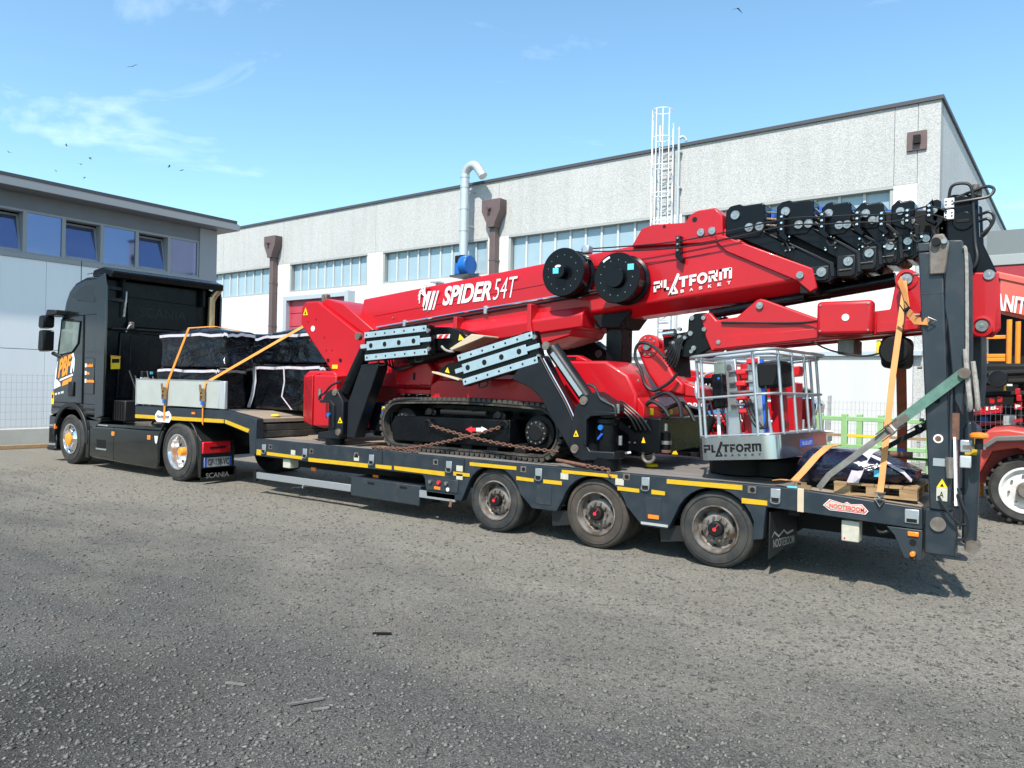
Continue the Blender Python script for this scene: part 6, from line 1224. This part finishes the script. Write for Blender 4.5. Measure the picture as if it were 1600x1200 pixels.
# ================================================================ wrapped long load on a pallet at the tail
pallet(3.83, 4.52, .18, 1.0, .835, 'wooden pallet under the long wrapped load at the trailer tail'); 
def long_load():
    q = np.random.default_rng(4); st = [(3.40, .20, .06, .95), (3.48, .30, .14, 1.0), (3.58, .38, .21, 1.04), (3.68, .36, .17, 1.03), (3.80, .40, .17, 1.04), (3.95, .42, .17, 1.05), (4.10, .42, .15, 1.04), (4.25, .40, .12, 1.03), (4.38, .36, .09, 1.01), (4.50, .30, .05, 1.0)]
    vs = []; n = 18
    for x, w, h, z in st:
        for k in range(n): t = 2 * math.pi * k / n; c, s_ = math.cos(t), math.sin(t); sq = lambda v: math.copysign(abs(v) ** .6, v); vs.append((x + q.normal(0, .012), .62 + w * sq(c) + q.normal(0, .012), z + .02 + h * sq(s_) + q.normal(0, .008)))
    fs = [(i * n + k, i * n + (k + 1) % n, (i + 1) * n + (k + 1) % n, (i + 1) * n + k) for i in range(len(st) - 1) for k in range(n)] + [tuple(range(n)), tuple((len(st) - 1) * n + k for k in range(n))]
    e = MB().add(vs, fs).build('wrapped_long_load', WRAPB, None); m = e.modifiers.new('smooth', 'SUBSURF'); m.levels = 1; m.render_levels = 1; tag(e, 'lumpy dark blue wrapped load lying on a pallet at the trailer tail', 'load')
    tp = MB().strip([(3.98, .205, .93), (4.02, .19, 1.03), (4.05, .22, 1.13), (4.08, .34, 1.215), (4.10, .6, 1.235)], (.05, 0, .0), .004).build('tape_band', TAPE, e); MB().strip([(4.10, .34, 1.20), (4.25, .26, 1.15), (4.40, .24, 1.07), (4.46, .27, 1.0)], (0, .02, .01), .003).build('tape_band', TAPE, e)
    box('blue_tag', CYAN, e, 4.17, 4.21, .175, .19, 1.02, 1.08)
    return e
long_load()
rb = MB().cyl((3.7, 1.1, 1.16), (4.35, 1.15, 1.16), .035, 12).build('iron_bar', RUST); tag(rb, 'rusty round bar lying behind the wrapped load at the tail', 'bar'); 

# ================================================================ straps and chains
def strap(label, m, pts, side, name='lashing_strap', group=None):
    e = MB().strip(pts, side).build(name, m); tag(e, label, 'strap', group); return e
def ratchet(e, x, y, z, m=HUBM, s=1, d=(0, 0, 1)):
    d = Vector(d).normalized(); a = Vector((x, y, z)); q = MB(); sd = Vector((d.z, 0, -d.x))
    for k in (-1, 1): q.bar(a - d * .09 * s + sd * .032 * s * k, a + d * .09 * s + sd * .032 * s * k, .008, .045 * s, (0, 1, 0))
    q.cyl(a - sd * .04 * s, a + sd * .04 * s, .02 * s, 10); q.cyl(a + d * .09 * s - sd * .04 * s, a + d * .09 * s + sd * .04 * s, .012 * s, 8); q.bar(a + d * .05 - Vector((0, .03, 0)), a + d * .16 * s - Vector((0, .045, 0)), .05 * s, .012, (0, 1, 0))
    return q.build('ratchet', m, e)
e = strap('orange strap over the wrapped bale nearest the cab', ORS, [(-6.5, 1.3, 2.62), (-6.62, .6, 2.70), (-6.68, .14, 2.64), (-7.05, .0, 1.72), (-7.09, -.03, 1.45), (-7.14, -.01, 1.02)], (.027, 0, -.008)); ratchet(e, -7.09, -.05, 1.50, BRASS, 1.1); box('blue_label', BLUP, e, -7.12, -7.06, -.06, -.04, 1.33, 1.42)
e = strap('orange strap slanting from the dropside board up to the far bale', ORS, [(-4.5, 1.6, 2.80), (-4.72, 1.0, 2.68), (-5.92, -.01, 1.70), (-5.95, -.03, 1.45), (-5.98, -.01, 1.02)], (.016, 0, -.018)); ratchet(e, -5.94, -.05, 1.50, BRASS, 1.1); box('blue_label', BLUP, e, -5.97, -5.91, -.06, -.04, 1.34, 1.43)
y = .0
e = strap('pale orange strap rising from the deck ring over the jib', ORP, [(4.255, -.02, .90), (4.26, .02, 1.0), (4.285, .30, 1.9), (4.30, .80, 2.75), (4.27, .93, 2.86), (4.27, 1.3, 3.02)], (.026, 0, .0)); 
MB().tube([(4.21, -.025, .905), (4.255, -.025, .86), (4.30, -.025, .905)], .008, 6, True).build('hook', STEEL, e); MB().tube([(4.215, -.02, .85), (4.255, -.02, .78), (4.295, -.02, .85)], .009, 6, True).build('ring', STEEL, e)
e = strap('pale orange strap from the jib pin across to the near ramp', ORP, [(4.24, .88, 2.88), (4.32, .72, 2.70), (4.38, .45, 2.52), (4.50, .05, 2.40), (4.605, -.03, 2.385)], (.012, .004, .03)); ratchet(e, 4.37, .44, 2.54, BLKM, .8, (.5, 0, -.8)); MB().tube([(4.60, -.035, 2.425), (4.66, -.035, 2.39), (4.60, -.035, 2.35)], .007, 6, True).build('hook', STEEL, e)
e = strap('rust red strap hanging from the jib on the far side', RST, [(4.12, 2.1, .86), (4.13, 2.0, 1.4), (4.14, 1.7, 2.35)], (.05, 0, 0)); box('blue_tag', BLUE, e, 4.08, 4.15, 2.04, 2.08, 1.08, 1.2)
a = [(4.865,1.951),(4.375,1.512),(4.326,1.455),(3.729,0.93)]
e = strap('dirty green strap from the ramp down to a ratchet', GRS, [(a[0][0], -.05, a[0][1]), (a[1][0], -.05, a[1][1])], (.028, 0, -.031)); d = Vector((a[1][0] - a[0][0], 0, a[1][1] - a[0][1])); ratchet(e, a[2][0], -.06, a[2][1], HUBM, 1.2, -d); cyl('strap_eye', HUBM, e, (a[0][0] + .01, -.08, a[0][1]), (a[0][0] + .01, -.0, a[0][1]), .045)
e = strap('grey strap running from the ratchet down to the deck edge', GYS, [(a[2][0], -.055, a[2][1]), (a[3][0] + .1, .0, a[3][1] + .09), (a[3][0], .05, .885)], (.017, 0, -.021))
e = strap('black strap from the far ramp to the deck behind the load', BLKM, [(4.60, 1.8, 1.55), (4.2, 1.6, 1.30), (3.9, 1.5, 1.1)], (.014, 0, -.022)); ratchet(e, 4.33, 1.65, 1.40, BLKM, 1.2, (.6, 0, .4))
a = [(3.937,1.255),(3.748,1.029)]
e = strap('pale orange strap folded over the front of the long wrapped load', ORP, [(3.78, .55, 1.26), (3.73, .36, 1.25), (3.66, .22, 1.16), (3.57, .12, 1.02), (3.50, .08, .93), (3.40, .12, .93), (3.30, .2, .905)], (.035, .01, .0)); ratchet(e, 3.53, .05, .90, BRASS, .9, (1, 0, -.1)); box('blue_handle', CYAN, e, 3.46, 3.55, .0, .04, .872, .885)
e = strap('beige strap end hanging over the trailer side beam', PLYW, [(3.585, .03, .872), (3.585, -.006, .868), (3.588, -.008, .66)], (.028, 0, 0))
def chain(label, pts, r=.011, pitch=.05):
    e = thing('lashing_chain', label, 'chain', pts[0], 0, 'rusty lashing chains'); P = [Vector(p) for p in pts]; s = 0; acc = []
    for A, B in zip(P[:-1], P[1:]):
        L_ = (B - A).length; n = max(1, round(L_ / pitch)); acc += [(A.lerp(B, (k + .5) / n), (B - A).normalized()) for k in range(n)]
    me = None
    for k, (c, d) in enumerate(acc):
        if me is None:
            o = MB().tube([(.036 * math.cos(R(t)) , .016 * math.sin(R(t)), 0) for t in range(0, 360, 45)], .0085, 5, True).build('link', RUST, None); me = o.data
        else: o = bpy.data.objects.new('link', me); COL.objects.link(o)
        up = Vector((0, 0, 1)) if k % 2 else Vector((0, 1, 0)); z = (up - d * up.dot(d)).normalized(); yv = z.cross(d)
        M = Matrix((d, yv, z)).transposed().to_4x4(); o.matrix_basis = Matrix.Translation(c) @ M; o.parent = e; o.matrix_parent_inverse = wmat(e).inverted()
    return e
def sag(A, B, s, n=8): A, B = Vector(A), Vector(B); return [tuple(A.lerp(B, k / n) - Vector((0, 0, s * 4 * (k / n) * (1 - k / n)))) for k in range(n + 1)]
p = [(-1.208,1.226)]; q_ = [(0.867,1.025)]
c1 = chain('rusty chain from the left track hook down to the deck edge at right', sag((p[0][0], .25, p[0][1]), (q_[0][0], .10, q_[0][1] - .0), .05)); 
p2 = [(-0.076,1.249)]; q2 = [(-1.538,0.959)]
c2 = chain('rusty chain from the right track hook down to the deck at left', sag((p2[0][0], .25, p2[0][1]), (q2[0][0], .14, .90), .03) + [(q2[0][0] - .3, .10, .885), (q2[0][0] - .6, .12, .88), (q2[0][0] - .3, .2, .88), (q2[0][0] + .1, .12, .88), (q2[0][0] + .25, .1, .88)])
cyl('tensioner', RUST, c1, (q_[0][0] + .0, .09, .93), (q_[0][0] + .42, .04, .90), .02, 10)
c3 = chain('rusty chain end behind the tensioner hooked into the side beam', [(q_[0][0] + .42, .04, .90), (q_[0][0] + .7, .02, .885), (q_[0][0] + .74, -.01, .82)])
for x, z in [(-1.262,1.24),(-0.016,1.283)]: MB().tube([(x - .05, .26, z + .02), (x + .02, .24, z + .05), (x + .07, .25, z + .0), (x + .03, .25, z - .04)], .016, 7).build('hook', BLKM, c1 if x < -.8 else c2)
pb = [(-2.609,0.984)][0]
am = [(1.638,0.994),(3.701,0.438)]
ml_ = MB().lathe([(0, 0), (.07, 0), (.075, .01), (.06, .03), (0, .035)], (*[(1.686,0.872)][0], .862), 'z', 16).build('lashing_ring_cover', YELS); tag(ml_, 'small yellow cap set in the deck right of the crawler lift', 'cap')
ml_ = MB().lathe([(0, 0), (.07, 0), (.075, .01), (.06, .03), (0, .035)], (-4.75, .5, 1.19), 'z', 16).build('lashing_ring_cover', YELS); tag(ml_, 'small yellow cap beside the long wrapped bale', 'cap')

# ================================================================ far red hall on the right
rh = thing('red_hall', 'far red-clad building with grey roof edge at the right', 'building', (2.2, 26, 0))
box('roof_edge', RHG, rh, 2.9, 30, 26.0, 27, 6.95, 7.85); box('trim', RHL, rh, 2.9, 30, 25.95, 26.9, 6.55, 6.948, .02)
for k in range(3): box('cladding_band', RHRED, rh, 2.9, 30, 26.0 + .1 * k, 26.8, 6.545 - .5 * (k + 1), 6.53 - .5 * k)
box('dark_doorway', BLKM, rh, 2.9, 30, 27.5, 27.7, 0, 5.2); box('door_post', RHRED, rh, 2.9, 3.3, 26.1, 27, 0, 5.0)
# ================================================================ telehandler
TH = thing('telehandler', 'dusty red telehandler with large lugged tyre at the right edge', 'telehandler', (6.0, 5.4, 0))
cxy = (5.15, 5.15); wr = .48
def lug_tyre(x, y, z, r):
    w = MB().lathe([(r * .62, .03), (r * .66, 0), (r * .85, -.01), (r * .93, .02), (r * .94, .33), (r * .85, .36), (r * .66, .35), (r * .62, .32)], (x, y, z), 'y', 40, True).build('wheel', TYRE, TH)
    for k in range(22):
        t0 = 2 * math.pi * k / 22
        for sd in (0, 1):
            b = MB(); pts = []
            for f, yy in ((0, .0 if sd == 0 else .35), (1, .19 if sd == 0 else .16)):
                t = t0 + f * .22 + sd * .14
                for dt in (-.045, .045):
                    for rr_ in (.915, 1.0): pts.append((x + r * rr_ * math.cos(t + dt), y + yy, z + r * rr_ * math.sin(t + dt)))
            b.add(pts, [(0, 1, 3, 2), (4, 6, 7, 5), (0, 4, 5, 1), (2, 3, 7, 6), (1, 5, 7, 3), (0, 2, 6, 4)]).build('tread_lug', TYRE, w)
    MB().lathe([(r * .63, .03), (r * .66, -.012), (r * .60, -.012), (r * .56, .03), (r * .52, .05), (r * .40, .03), (r * .28, .02), (0, .02)], (x, y, z), 'y', 36).build('rim', RIMW, w)
    MB().lathe([(0, -.10), (r * .18, -.10), (r * .22, -.08), (r * .24, .02)], (x, y, z), 'y', 20).build('hub', HUBM, w)
    for k in range(8): t = R(45 * k + 10); MB().cyl((x + r * .42 * math.cos(t), y + .0, z + r * .42 * math.sin(t)), (x + r * .42 * math.cos(t), y + .03, z + r * .42 * math.sin(t)), .016, 8).build('wheel_nut', HUBM, w)
lug_tyre(5.20, 5.2, wr, wr); lug_tyre(7.8, 5.2, wr, wr)
prism('mudguard', TELG, TH, [(4.695,1.083),(4.842,1.206),(5.168,1.242),(5.585,1.181),(5.587,1.097),(5.169,1.164),(4.865,1.138),(4.734,1.024)], 4.98, 5.6, .015)
prism('bonnet', TELR, TH, [(4.635,1.119),(4.687,1.211),(4.761,1.286),(4.983,1.315),(5.447,1.253),(5.453,0.913),(5.096,1.06),(4.803,0.996),(4.599,0.536),(4.583,1.026)], 5.1, 7.0, .03)
prism('chassis', TELR, TH, [(4.6, .5), (9, .5), (9, 1.15), (4.75, 1.15)], 5.6, 7.0, .02)
bo = [(4.524,3.584),(5.129,3.268),(5.136,2.831),(4.534,3.041)]; dx = bo[1][0] - bo[0][0]; sl1 = (bo[1][1] - bo[0][1]) / dx; sl2 = (bo[2][1] - bo[3][1]) / (bo[2][0] - bo[3][0])
X_ = 8.5; BMm = prism('boom', TELS, TH, [(bo[0][0], bo[0][1]), (X_, bo[0][1] + sl1 * (X_ - bo[0][0]) * .6), (X_, bo[3][1] + sl1 * .6 * (X_ - bo[0][0])), (bo[3][0], bo[3][1])], 5.2, 5.75, .02)
prism('boom_rib', TELS, BMm, [(bo[0][0], bo[0][1] - .09), (bo[1][0] + .6, bo[1][1] - .16), (bo[1][0] + .6, bo[1][1] - .13), (bo[0][0], bo[0][1] - .06)], 5.18, 5.2)
t = [(4.781,2.965),(5.165,2.871),(4.777,3.196)]; text('lettering', 'ANIT', WHITE, BMm, (t[0][0], 5.17, t[0][1]), (t[1][0] - t[0][0], 0, t[1][1] - t[0][1]), (.0, 0, t[2][1] - t[0][1]), shear=.2, bold=.03)
# ================================================================ orange rack, and another lift behind the fence
og = thing('orange_rack', 'bright orange steel stacking rack right of the loading ramps', 'rack', (4.7, 8, 0))
o0 = [(4.384,2.703),(4.395,2.063),(4.885,3.04),(4.902,2.069),(4.94,2.984)]
for x in (o0[0][0], o0[0][0] + .1): cyl('upright', ORP2, og, (x, 8 + (x - o0[0][0]) * 4, .0), (x, 8 + (x - o0[0][0]) * 4, o0[0][1]), .035, 10)
for x in (o0[2][0] - .02, o0[2][0] + .09): cyl('upright', ORP2, og, (x, 8 + (x - o0[2][0]) * 4, .0), (x, 8 + (x - o0[2][0]) * 4, o0[2][1]), .04, 10)
for z in [(4.616,2.754),(4.622,2.437),(4.623,2.371),(4.628,2.044)]: box('crossbar', ORP2, og, o0[0][0], o0[2][0], 7.97, 8.03, z[1] - .03, z[1] + .03, .006)
for k in range(5): box('side_post', ORP2, og, 5.15 + .22 * k, 5.22 + .22 * k, 8.5, 8.57, 0, 2.55)
sl = thing('small_lift', 'parked red spider lift with white lettering behind the mesh fence', 'aerial lift', (4.6, 7.2, 0))
s0 = [(4.289,1.52),(4.818,1.621),(4.82,1.488),(4.291,1.394)]; BMl = prism('boom', RED, sl, [(s0[0][0], s0[0][1]), s0[1], s0[2], s0[3]], 7.2, 7.4, .006)
text('lettering', 'Spider 18.', WHITE, BMl, (s0[3][0] - .19, 7.19, s0[3][1] + .02), (s0[2][0] - s0[3][0] + .14, 0, s0[2][1] - s0[3][1] + .02), (0, 0, .075), bold=.03)
s1 = [(4.311,1.268),(4.822,1.365),(4.823,1.313),(4.312,1.216)]; prism('beam', RED, sl, s1, 7.2, 7.35)
for px in (1534, 1571): pass
for x, z0, z1, m in [(4.72, .4, 1.6, BLKM), (5.02, .3, 2.1, BLKM), (5.10, .3, 2.1, CHAR)]: box('leg', m, sl, x, x + .07, 7.45, 7.6, z0, z1, .006)
box('toolbox', BLUP, sl, 4.50, 4.62, 7.5, 7.7, 1.28, 1.40, .01); box('panel', GALV, sl, 4.82, 5.0, 7.5, 7.6, 1.1, 1.45, .01)
for z in (2.06, 2.2, 1.86): MB().cyl((4.3, 7.3, z - .1), (6.2, 7.3, z), .05, 10).build('tube', BLKM, sl)
MB().lathe([(0, 0), (.13, 0), (.14, .02), (.14, .08), (0, .1)], [(4.76,2.028)][0][:1] + (7.0,) + [(4.76,2.028)][0][1:], 'y', 20).build('round_cover', CHAR, sl)
box('white_bar', WHTM, sl, 4.68, 4.95, 7.15, 7.2, 1.92, 1.95)
for x, z in [(4.541,1.83),(4.852,1.898)]: box('yellow_clip', YELS, sl, x - .015, x + .015, 7.1, 7.13, z - .05, z + .05)
for x, z in [(4.681,1.679),(4.784,1.703),(5.021,1.831),(5.04,1.73)]: box('red_block', RED, sl, x - .035, x + .035, 7.15, 7.2, z - .05, z + .05, .008)
s2 = [(4.982,1.545),(5.083,1.549),(5.081,1.67),(4.98,1.647)]; pn = prism('panel', RED, sl, s2, 7.2, 7.25); text('lettering', 'P', WHITE, pn, (s2[0][0] + .01, 7.195, s2[0][1] + .02), (.07, 0, 0), (0, 0, .06), bold=.04); s3 = [(4.968,1.341),(5.095,1.356),(5.094,1.407),(4.967,1.391)]; prism('panel', RED, sl, s3, 7.2, 7.25)
box('body', BLKM, sl, 4.3, 6.6, 7.75, 8.4, .3, 2.3, .05)
# ================================================================ mesh fence and green frames behind the trailer tail
mf_ = thing('mesh_fence', 'welded wire mesh fence running behind the green frames', 'fence', (3.6, 7.0, 0))
q = MB()
for k in range(62): q.box(1.9 + k * .065, 1.904 + k * .065, 6.6, 6.604, .1, 1.62)
for k in range(13): q.box(1.9, 6.0, 6.595, 6.599, .15 + k * .12, .154 + k * .12)
q.build('mesh', WIRE, mf_, kind='stuff')
for x in (2.3, 3.68, 5.9): box('post', GALV, mf_, x, x + .05, 6.61, 6.66, 0, 1.7)
def frame(x0, x1, y, label, zs, posts, m=LGRN):
    e = thing('steel_frame', label, 'frame', ((x0 + x1) / 2, y, 0), 0, 'green frames by the fence')
    for z in zs: box('rail', m, e, x0, x1, y - .03, y + .03, z - .03, z + .03, .005)
    for x in posts: box('post', m, e, x - .04, x + .04, y - .045, y + .045, 0, max(zs) + .07, .006)
    return e
f1 = frame(2.55, 4.5, 4.6, 'near light green steel frame behind the wrapped load', (1.38, .98, .62, .38), (2.66, 3.0, 4.1))
box('timber_rail', PALW, f1, 2.6, 4.4, 4.56, 4.59, 1.12, 1.16); box('dark_rail', BLKM, f1, 2.55, 4.5, 4.5, 4.53, .85, .88); prism('name_plate', YELS, f1, [(3.05, 1.125), (3.5, 1.125), (3.5, 1.16), (3.05, 1.16)], 4.545, 4.555)
frame(2.6, 4.4, 5.4, 'far light green steel frame behind the near green one', (1.36, .8, .5, .2), (3.05, 3.35, 4.25))
box('spacer_block', BLKM, f1, 2.9, 3.1, 4.44, 4.5, .9, .97, .01); box('skirt_board', LGRN, f1, 2.55, 4.5, 4.4, 4.44, .1, .32, .01)
# ================================================================ another red lift behind the basket, lettered side
AL = thing('tree_lift', 'red lift with white lettering parked behind the work basket', 'aerial lift', (.6, 4.4, 0))
yb = 4.2
pz0 = [(-0.098,1.642),(1.006,1.629),(1.115,1.392),(-0.092,1.356)]; prism('body_panel', RED, AL, [(pz0[0][0], 1.70), (1.55, 1.70), (1.55, 1.40), (pz0[0][0], 1.40)], yb, yb + 1.0, .02)
tq = [(0.433,1.428),(1.013,1.469),(0.43,1.562)]; text('lettering', 'ARBORIST', WHITE, AL, (tq[0][0], 4.19, tq[0][1]), (.68, 0, 0), (0, 0, .125), bold=.03); box('white_line', WHITE, AL, tq[0][0], 1.3, 4.193, 4.199, tq[0][1] - .075, tq[0][1] - .06)
prism('body_panel', RED, AL, [(.0, 1.0), (1.6, 1.05), (1.6, 1.30), (.05, 1.28)], yb + .05, yb + 1.0, .02); prism('lower_beam', RED, AL, [(.0, .78), (1.7, .8), (1.7, .96), (0, .93)], yb - .05, yb + .2, .015)
text('lettering', 'T', WHITE, AL, (.28, 4.19, 1.50), (.08, 0, 0), (0, 0, .1), bold=.03); maker_mark('maker_lettering', WHITE, AL, (.62, yb + .046, 1.16), (.36, 0, 0), (0, 0, .07))
cyl('support_leg', CHAR, AL, (*[[(0.681,0.814)][0][0]], 4.0, [(0.681,0.814)][0][1]), ([(1.048,1.353)][0][0], 4.0, [(1.048,1.353)][0][1]), .09); cyl('support_leg', BLKM, AL, (.9, 3.9, .5), (1.25, 3.95, 1.35), .06)
box('base', BLKM, AL, -.1, 1.9, 4.1, 5.2, .3, .8, .05); box('mast', RED, AL, 1.5, 2.35, 4.4, 4.8, .5, 1.9, .02); box('side_box', BLK, AL, .55, .85, 3.9, 4.1, .7, .9, .02); prism('warning_sticker', YELS, AL, [(.62, .74), (.72, .74), (.67, .83)], 3.89, 3.899)
for k in range(4): MB().tube([(.9 + .15 * k, 4.3, 1.7), (1.0 + .15 * k, 4.2, 1.98), (1.25 + .1 * k, 4.25, 2.02), (1.35 + .08 * k, 4.3, 1.7)], .02, 6).build('hose', HOSE if k % 2 else GALV, AL)
prism('engine_cover', RED, AL, [(.85, 1.7), (1.6, 1.7), (1.6, 2.0), (1.45, 2.08), (1.0, 2.02)], 4.5, 5.0, .03)
bs_ = strap('blue strap stretched across the lettered red lift', BLS, [(.28, 4.1, 1.27), (.9, 4.05, 1.36), (1.7, 4.05, 1.50)], (.0, .0, .035)); 
ws = strap('thin white strap hanging down the lettered red lift', TAPE, [(.77, 4.1, 1.25), (.74, 4.08, .85)], (.025, 0, 0))
# polished hopper beyond the basket
mh = thing('polished_hopper', 'polished metal hopper on a stand seen through the basket rails', 'hopper', (2.2, 5.5, 0))
h0 = [(1.99,1.306),(2.085,1.655),(2.305,1.681),(2.405,1.561),(2.354,1.188),(2.136,1.136)]
prism('hopper_body', CHROME, mh, h0, 5.5, 6.0, .02); box('stand', GALV, mh, 2.0, 2.1, 5.6, 5.7, 0, 1.3); box('tray', ALU, mh, 1.6, 2.5, 5.5, 6.1, .95, 1.05, .01)
MB().lathe([(0, 0), (.1, 0), (.16, .05), (.16, .12), (0, .12)], (*[[(1.765,1.522)][0][0]], 5.2, [(1.765,1.522)][0][1]), 'y', 20).build('round_cover', BLKM, mh); box('canister', REDC, mh, 1.72, 1.80, 5.3, 5.38, .95, 1.35, .02)
for k in range(4): MB().cyl((1.5, 5.35, 1.0 + .04 * k), (2.4, 5.45, 1.04 + .03 * k), .02, 8).build('tube', GALV, mh)

# clutter round the lettered lift: control cabinet, valves, hoses, guard rails
box('control_cabinet', BLK, AL, 1.02, 1.42, 4.0, 4.25, 1.66, 1.95, .02)
for k in range(6): cyl('valve_spool', STEEL if k % 2 else HUBM, AL, (1.05 + .06 * k, 3.96, 1.70 + .03 * (k % 3)), (1.05 + .06 * k, 4.02, 1.86), .018, 8)
for k in range(7): MB().tube([(1.0 + .09 * k, 3.98, 1.62), (1.08 + .1 * k, 3.92, 1.45 - .05 * (k % 3)), (1.2 + .09 * k, 3.95, 1.25), (1.3 + .08 * k, 4.0, .95)], .015, 6).build('hose', HOSE, AL)
for k in range(5): MB().cyl((1.65 + .13 * k, 4.05, .85), (1.62 + .13 * k, 4.05, 1.62), .02, 8).build('guard_upright', WHTM, AL)
for z in (.95, 1.3, 1.6): MB().cyl((1.6, 4.05, z), (2.25, 4.05, z + .02), .018, 8).build('guard_rail', WHTM, AL)
prism('boom', RED, AL, [(-.4, 1.72), (2.3, 2.0), (2.3, 2.16), (-.4, 1.88)], 4.75, 5.0, .015)
for k in range(4): cyl('boom_pin', STEEL, AL, (.2 + .5 * k, 4.72, 1.86 + .052 * k), (.2 + .5 * k, 4.76, 1.86 + .052 * k), .035, 12)
rk = thing('tube_rack', 'rack of pale steel tubes standing behind the work basket', 'rack', (2.3, 5.2, 0))
for k in range(6): cyl('upright', GALV, rk, (1.75 + .17 * k, 5.1 + .03 * k, 0), (1.75 + .17 * k, 5.1 + .03 * k, 1.25 + .07 * (k % 2)), .022, 8)
for z in (.45, .8, 1.15): cyl('crossbar', GALV, rk, (1.7, 5.1, z), (2.7, 5.25, z), .02, 8)
cyl('red_drum', REDC, rk, (2.28, 4.9, .02), (2.28, 4.9, .5), .14, 18)

# folded arm and yellow-black guard of one more parked lift, filling the yard behind the jib
PL = thing('folded_lift', 'folded red lift arm with black hoses parked behind the jib', 'aerial lift', (1.2, 6.2, 0))
prism('upper_arm', RED, PL, [(-.9, 2.0), (1.9, 1.55), (1.95, 1.78), (-.85, 2.26)], 6.1, 6.4, .02); prism('lower_arm', RED, PL, [(-.9, 1.2), (1.8, 1.2), (1.8, 1.42), (-.9, 1.42)], 6.0, 6.3, .02)
prism('elbow', BLK, PL, [(1.6, 1.15), (2.05, 1.2), (2.1, 1.8), (1.75, 1.9)], 5.95, 6.45, .03); box('engine_box', REDD, PL, -.7, .5, 6.0, 7.0, .45, 1.1, .05); box('track', BLKM, PL, -1.0, 2.0, 6.0, 6.3, .02, .42, .12)
for k in range(5): MB().tube([(-.6 + .5 * k, 6.05, 2.15 - .08 * k), (-.4 + .5 * k, 6.0, 1.9 - .08 * k), (-.2 + .5 * k, 6.02, 1.8 - .05 * k), (.0 + .5 * k, 6.05, 2.02 - .08 * k)], .018, 6).build('hose', HOSE, PL)
for x, z in ((1.85, 1.35), (1.9, 1.65), (-.6, 1.3), (.8, 1.3)): cyl('pin', STEEL, PL, (x, 5.92, z), (x, 5.98, z), .05, 14)
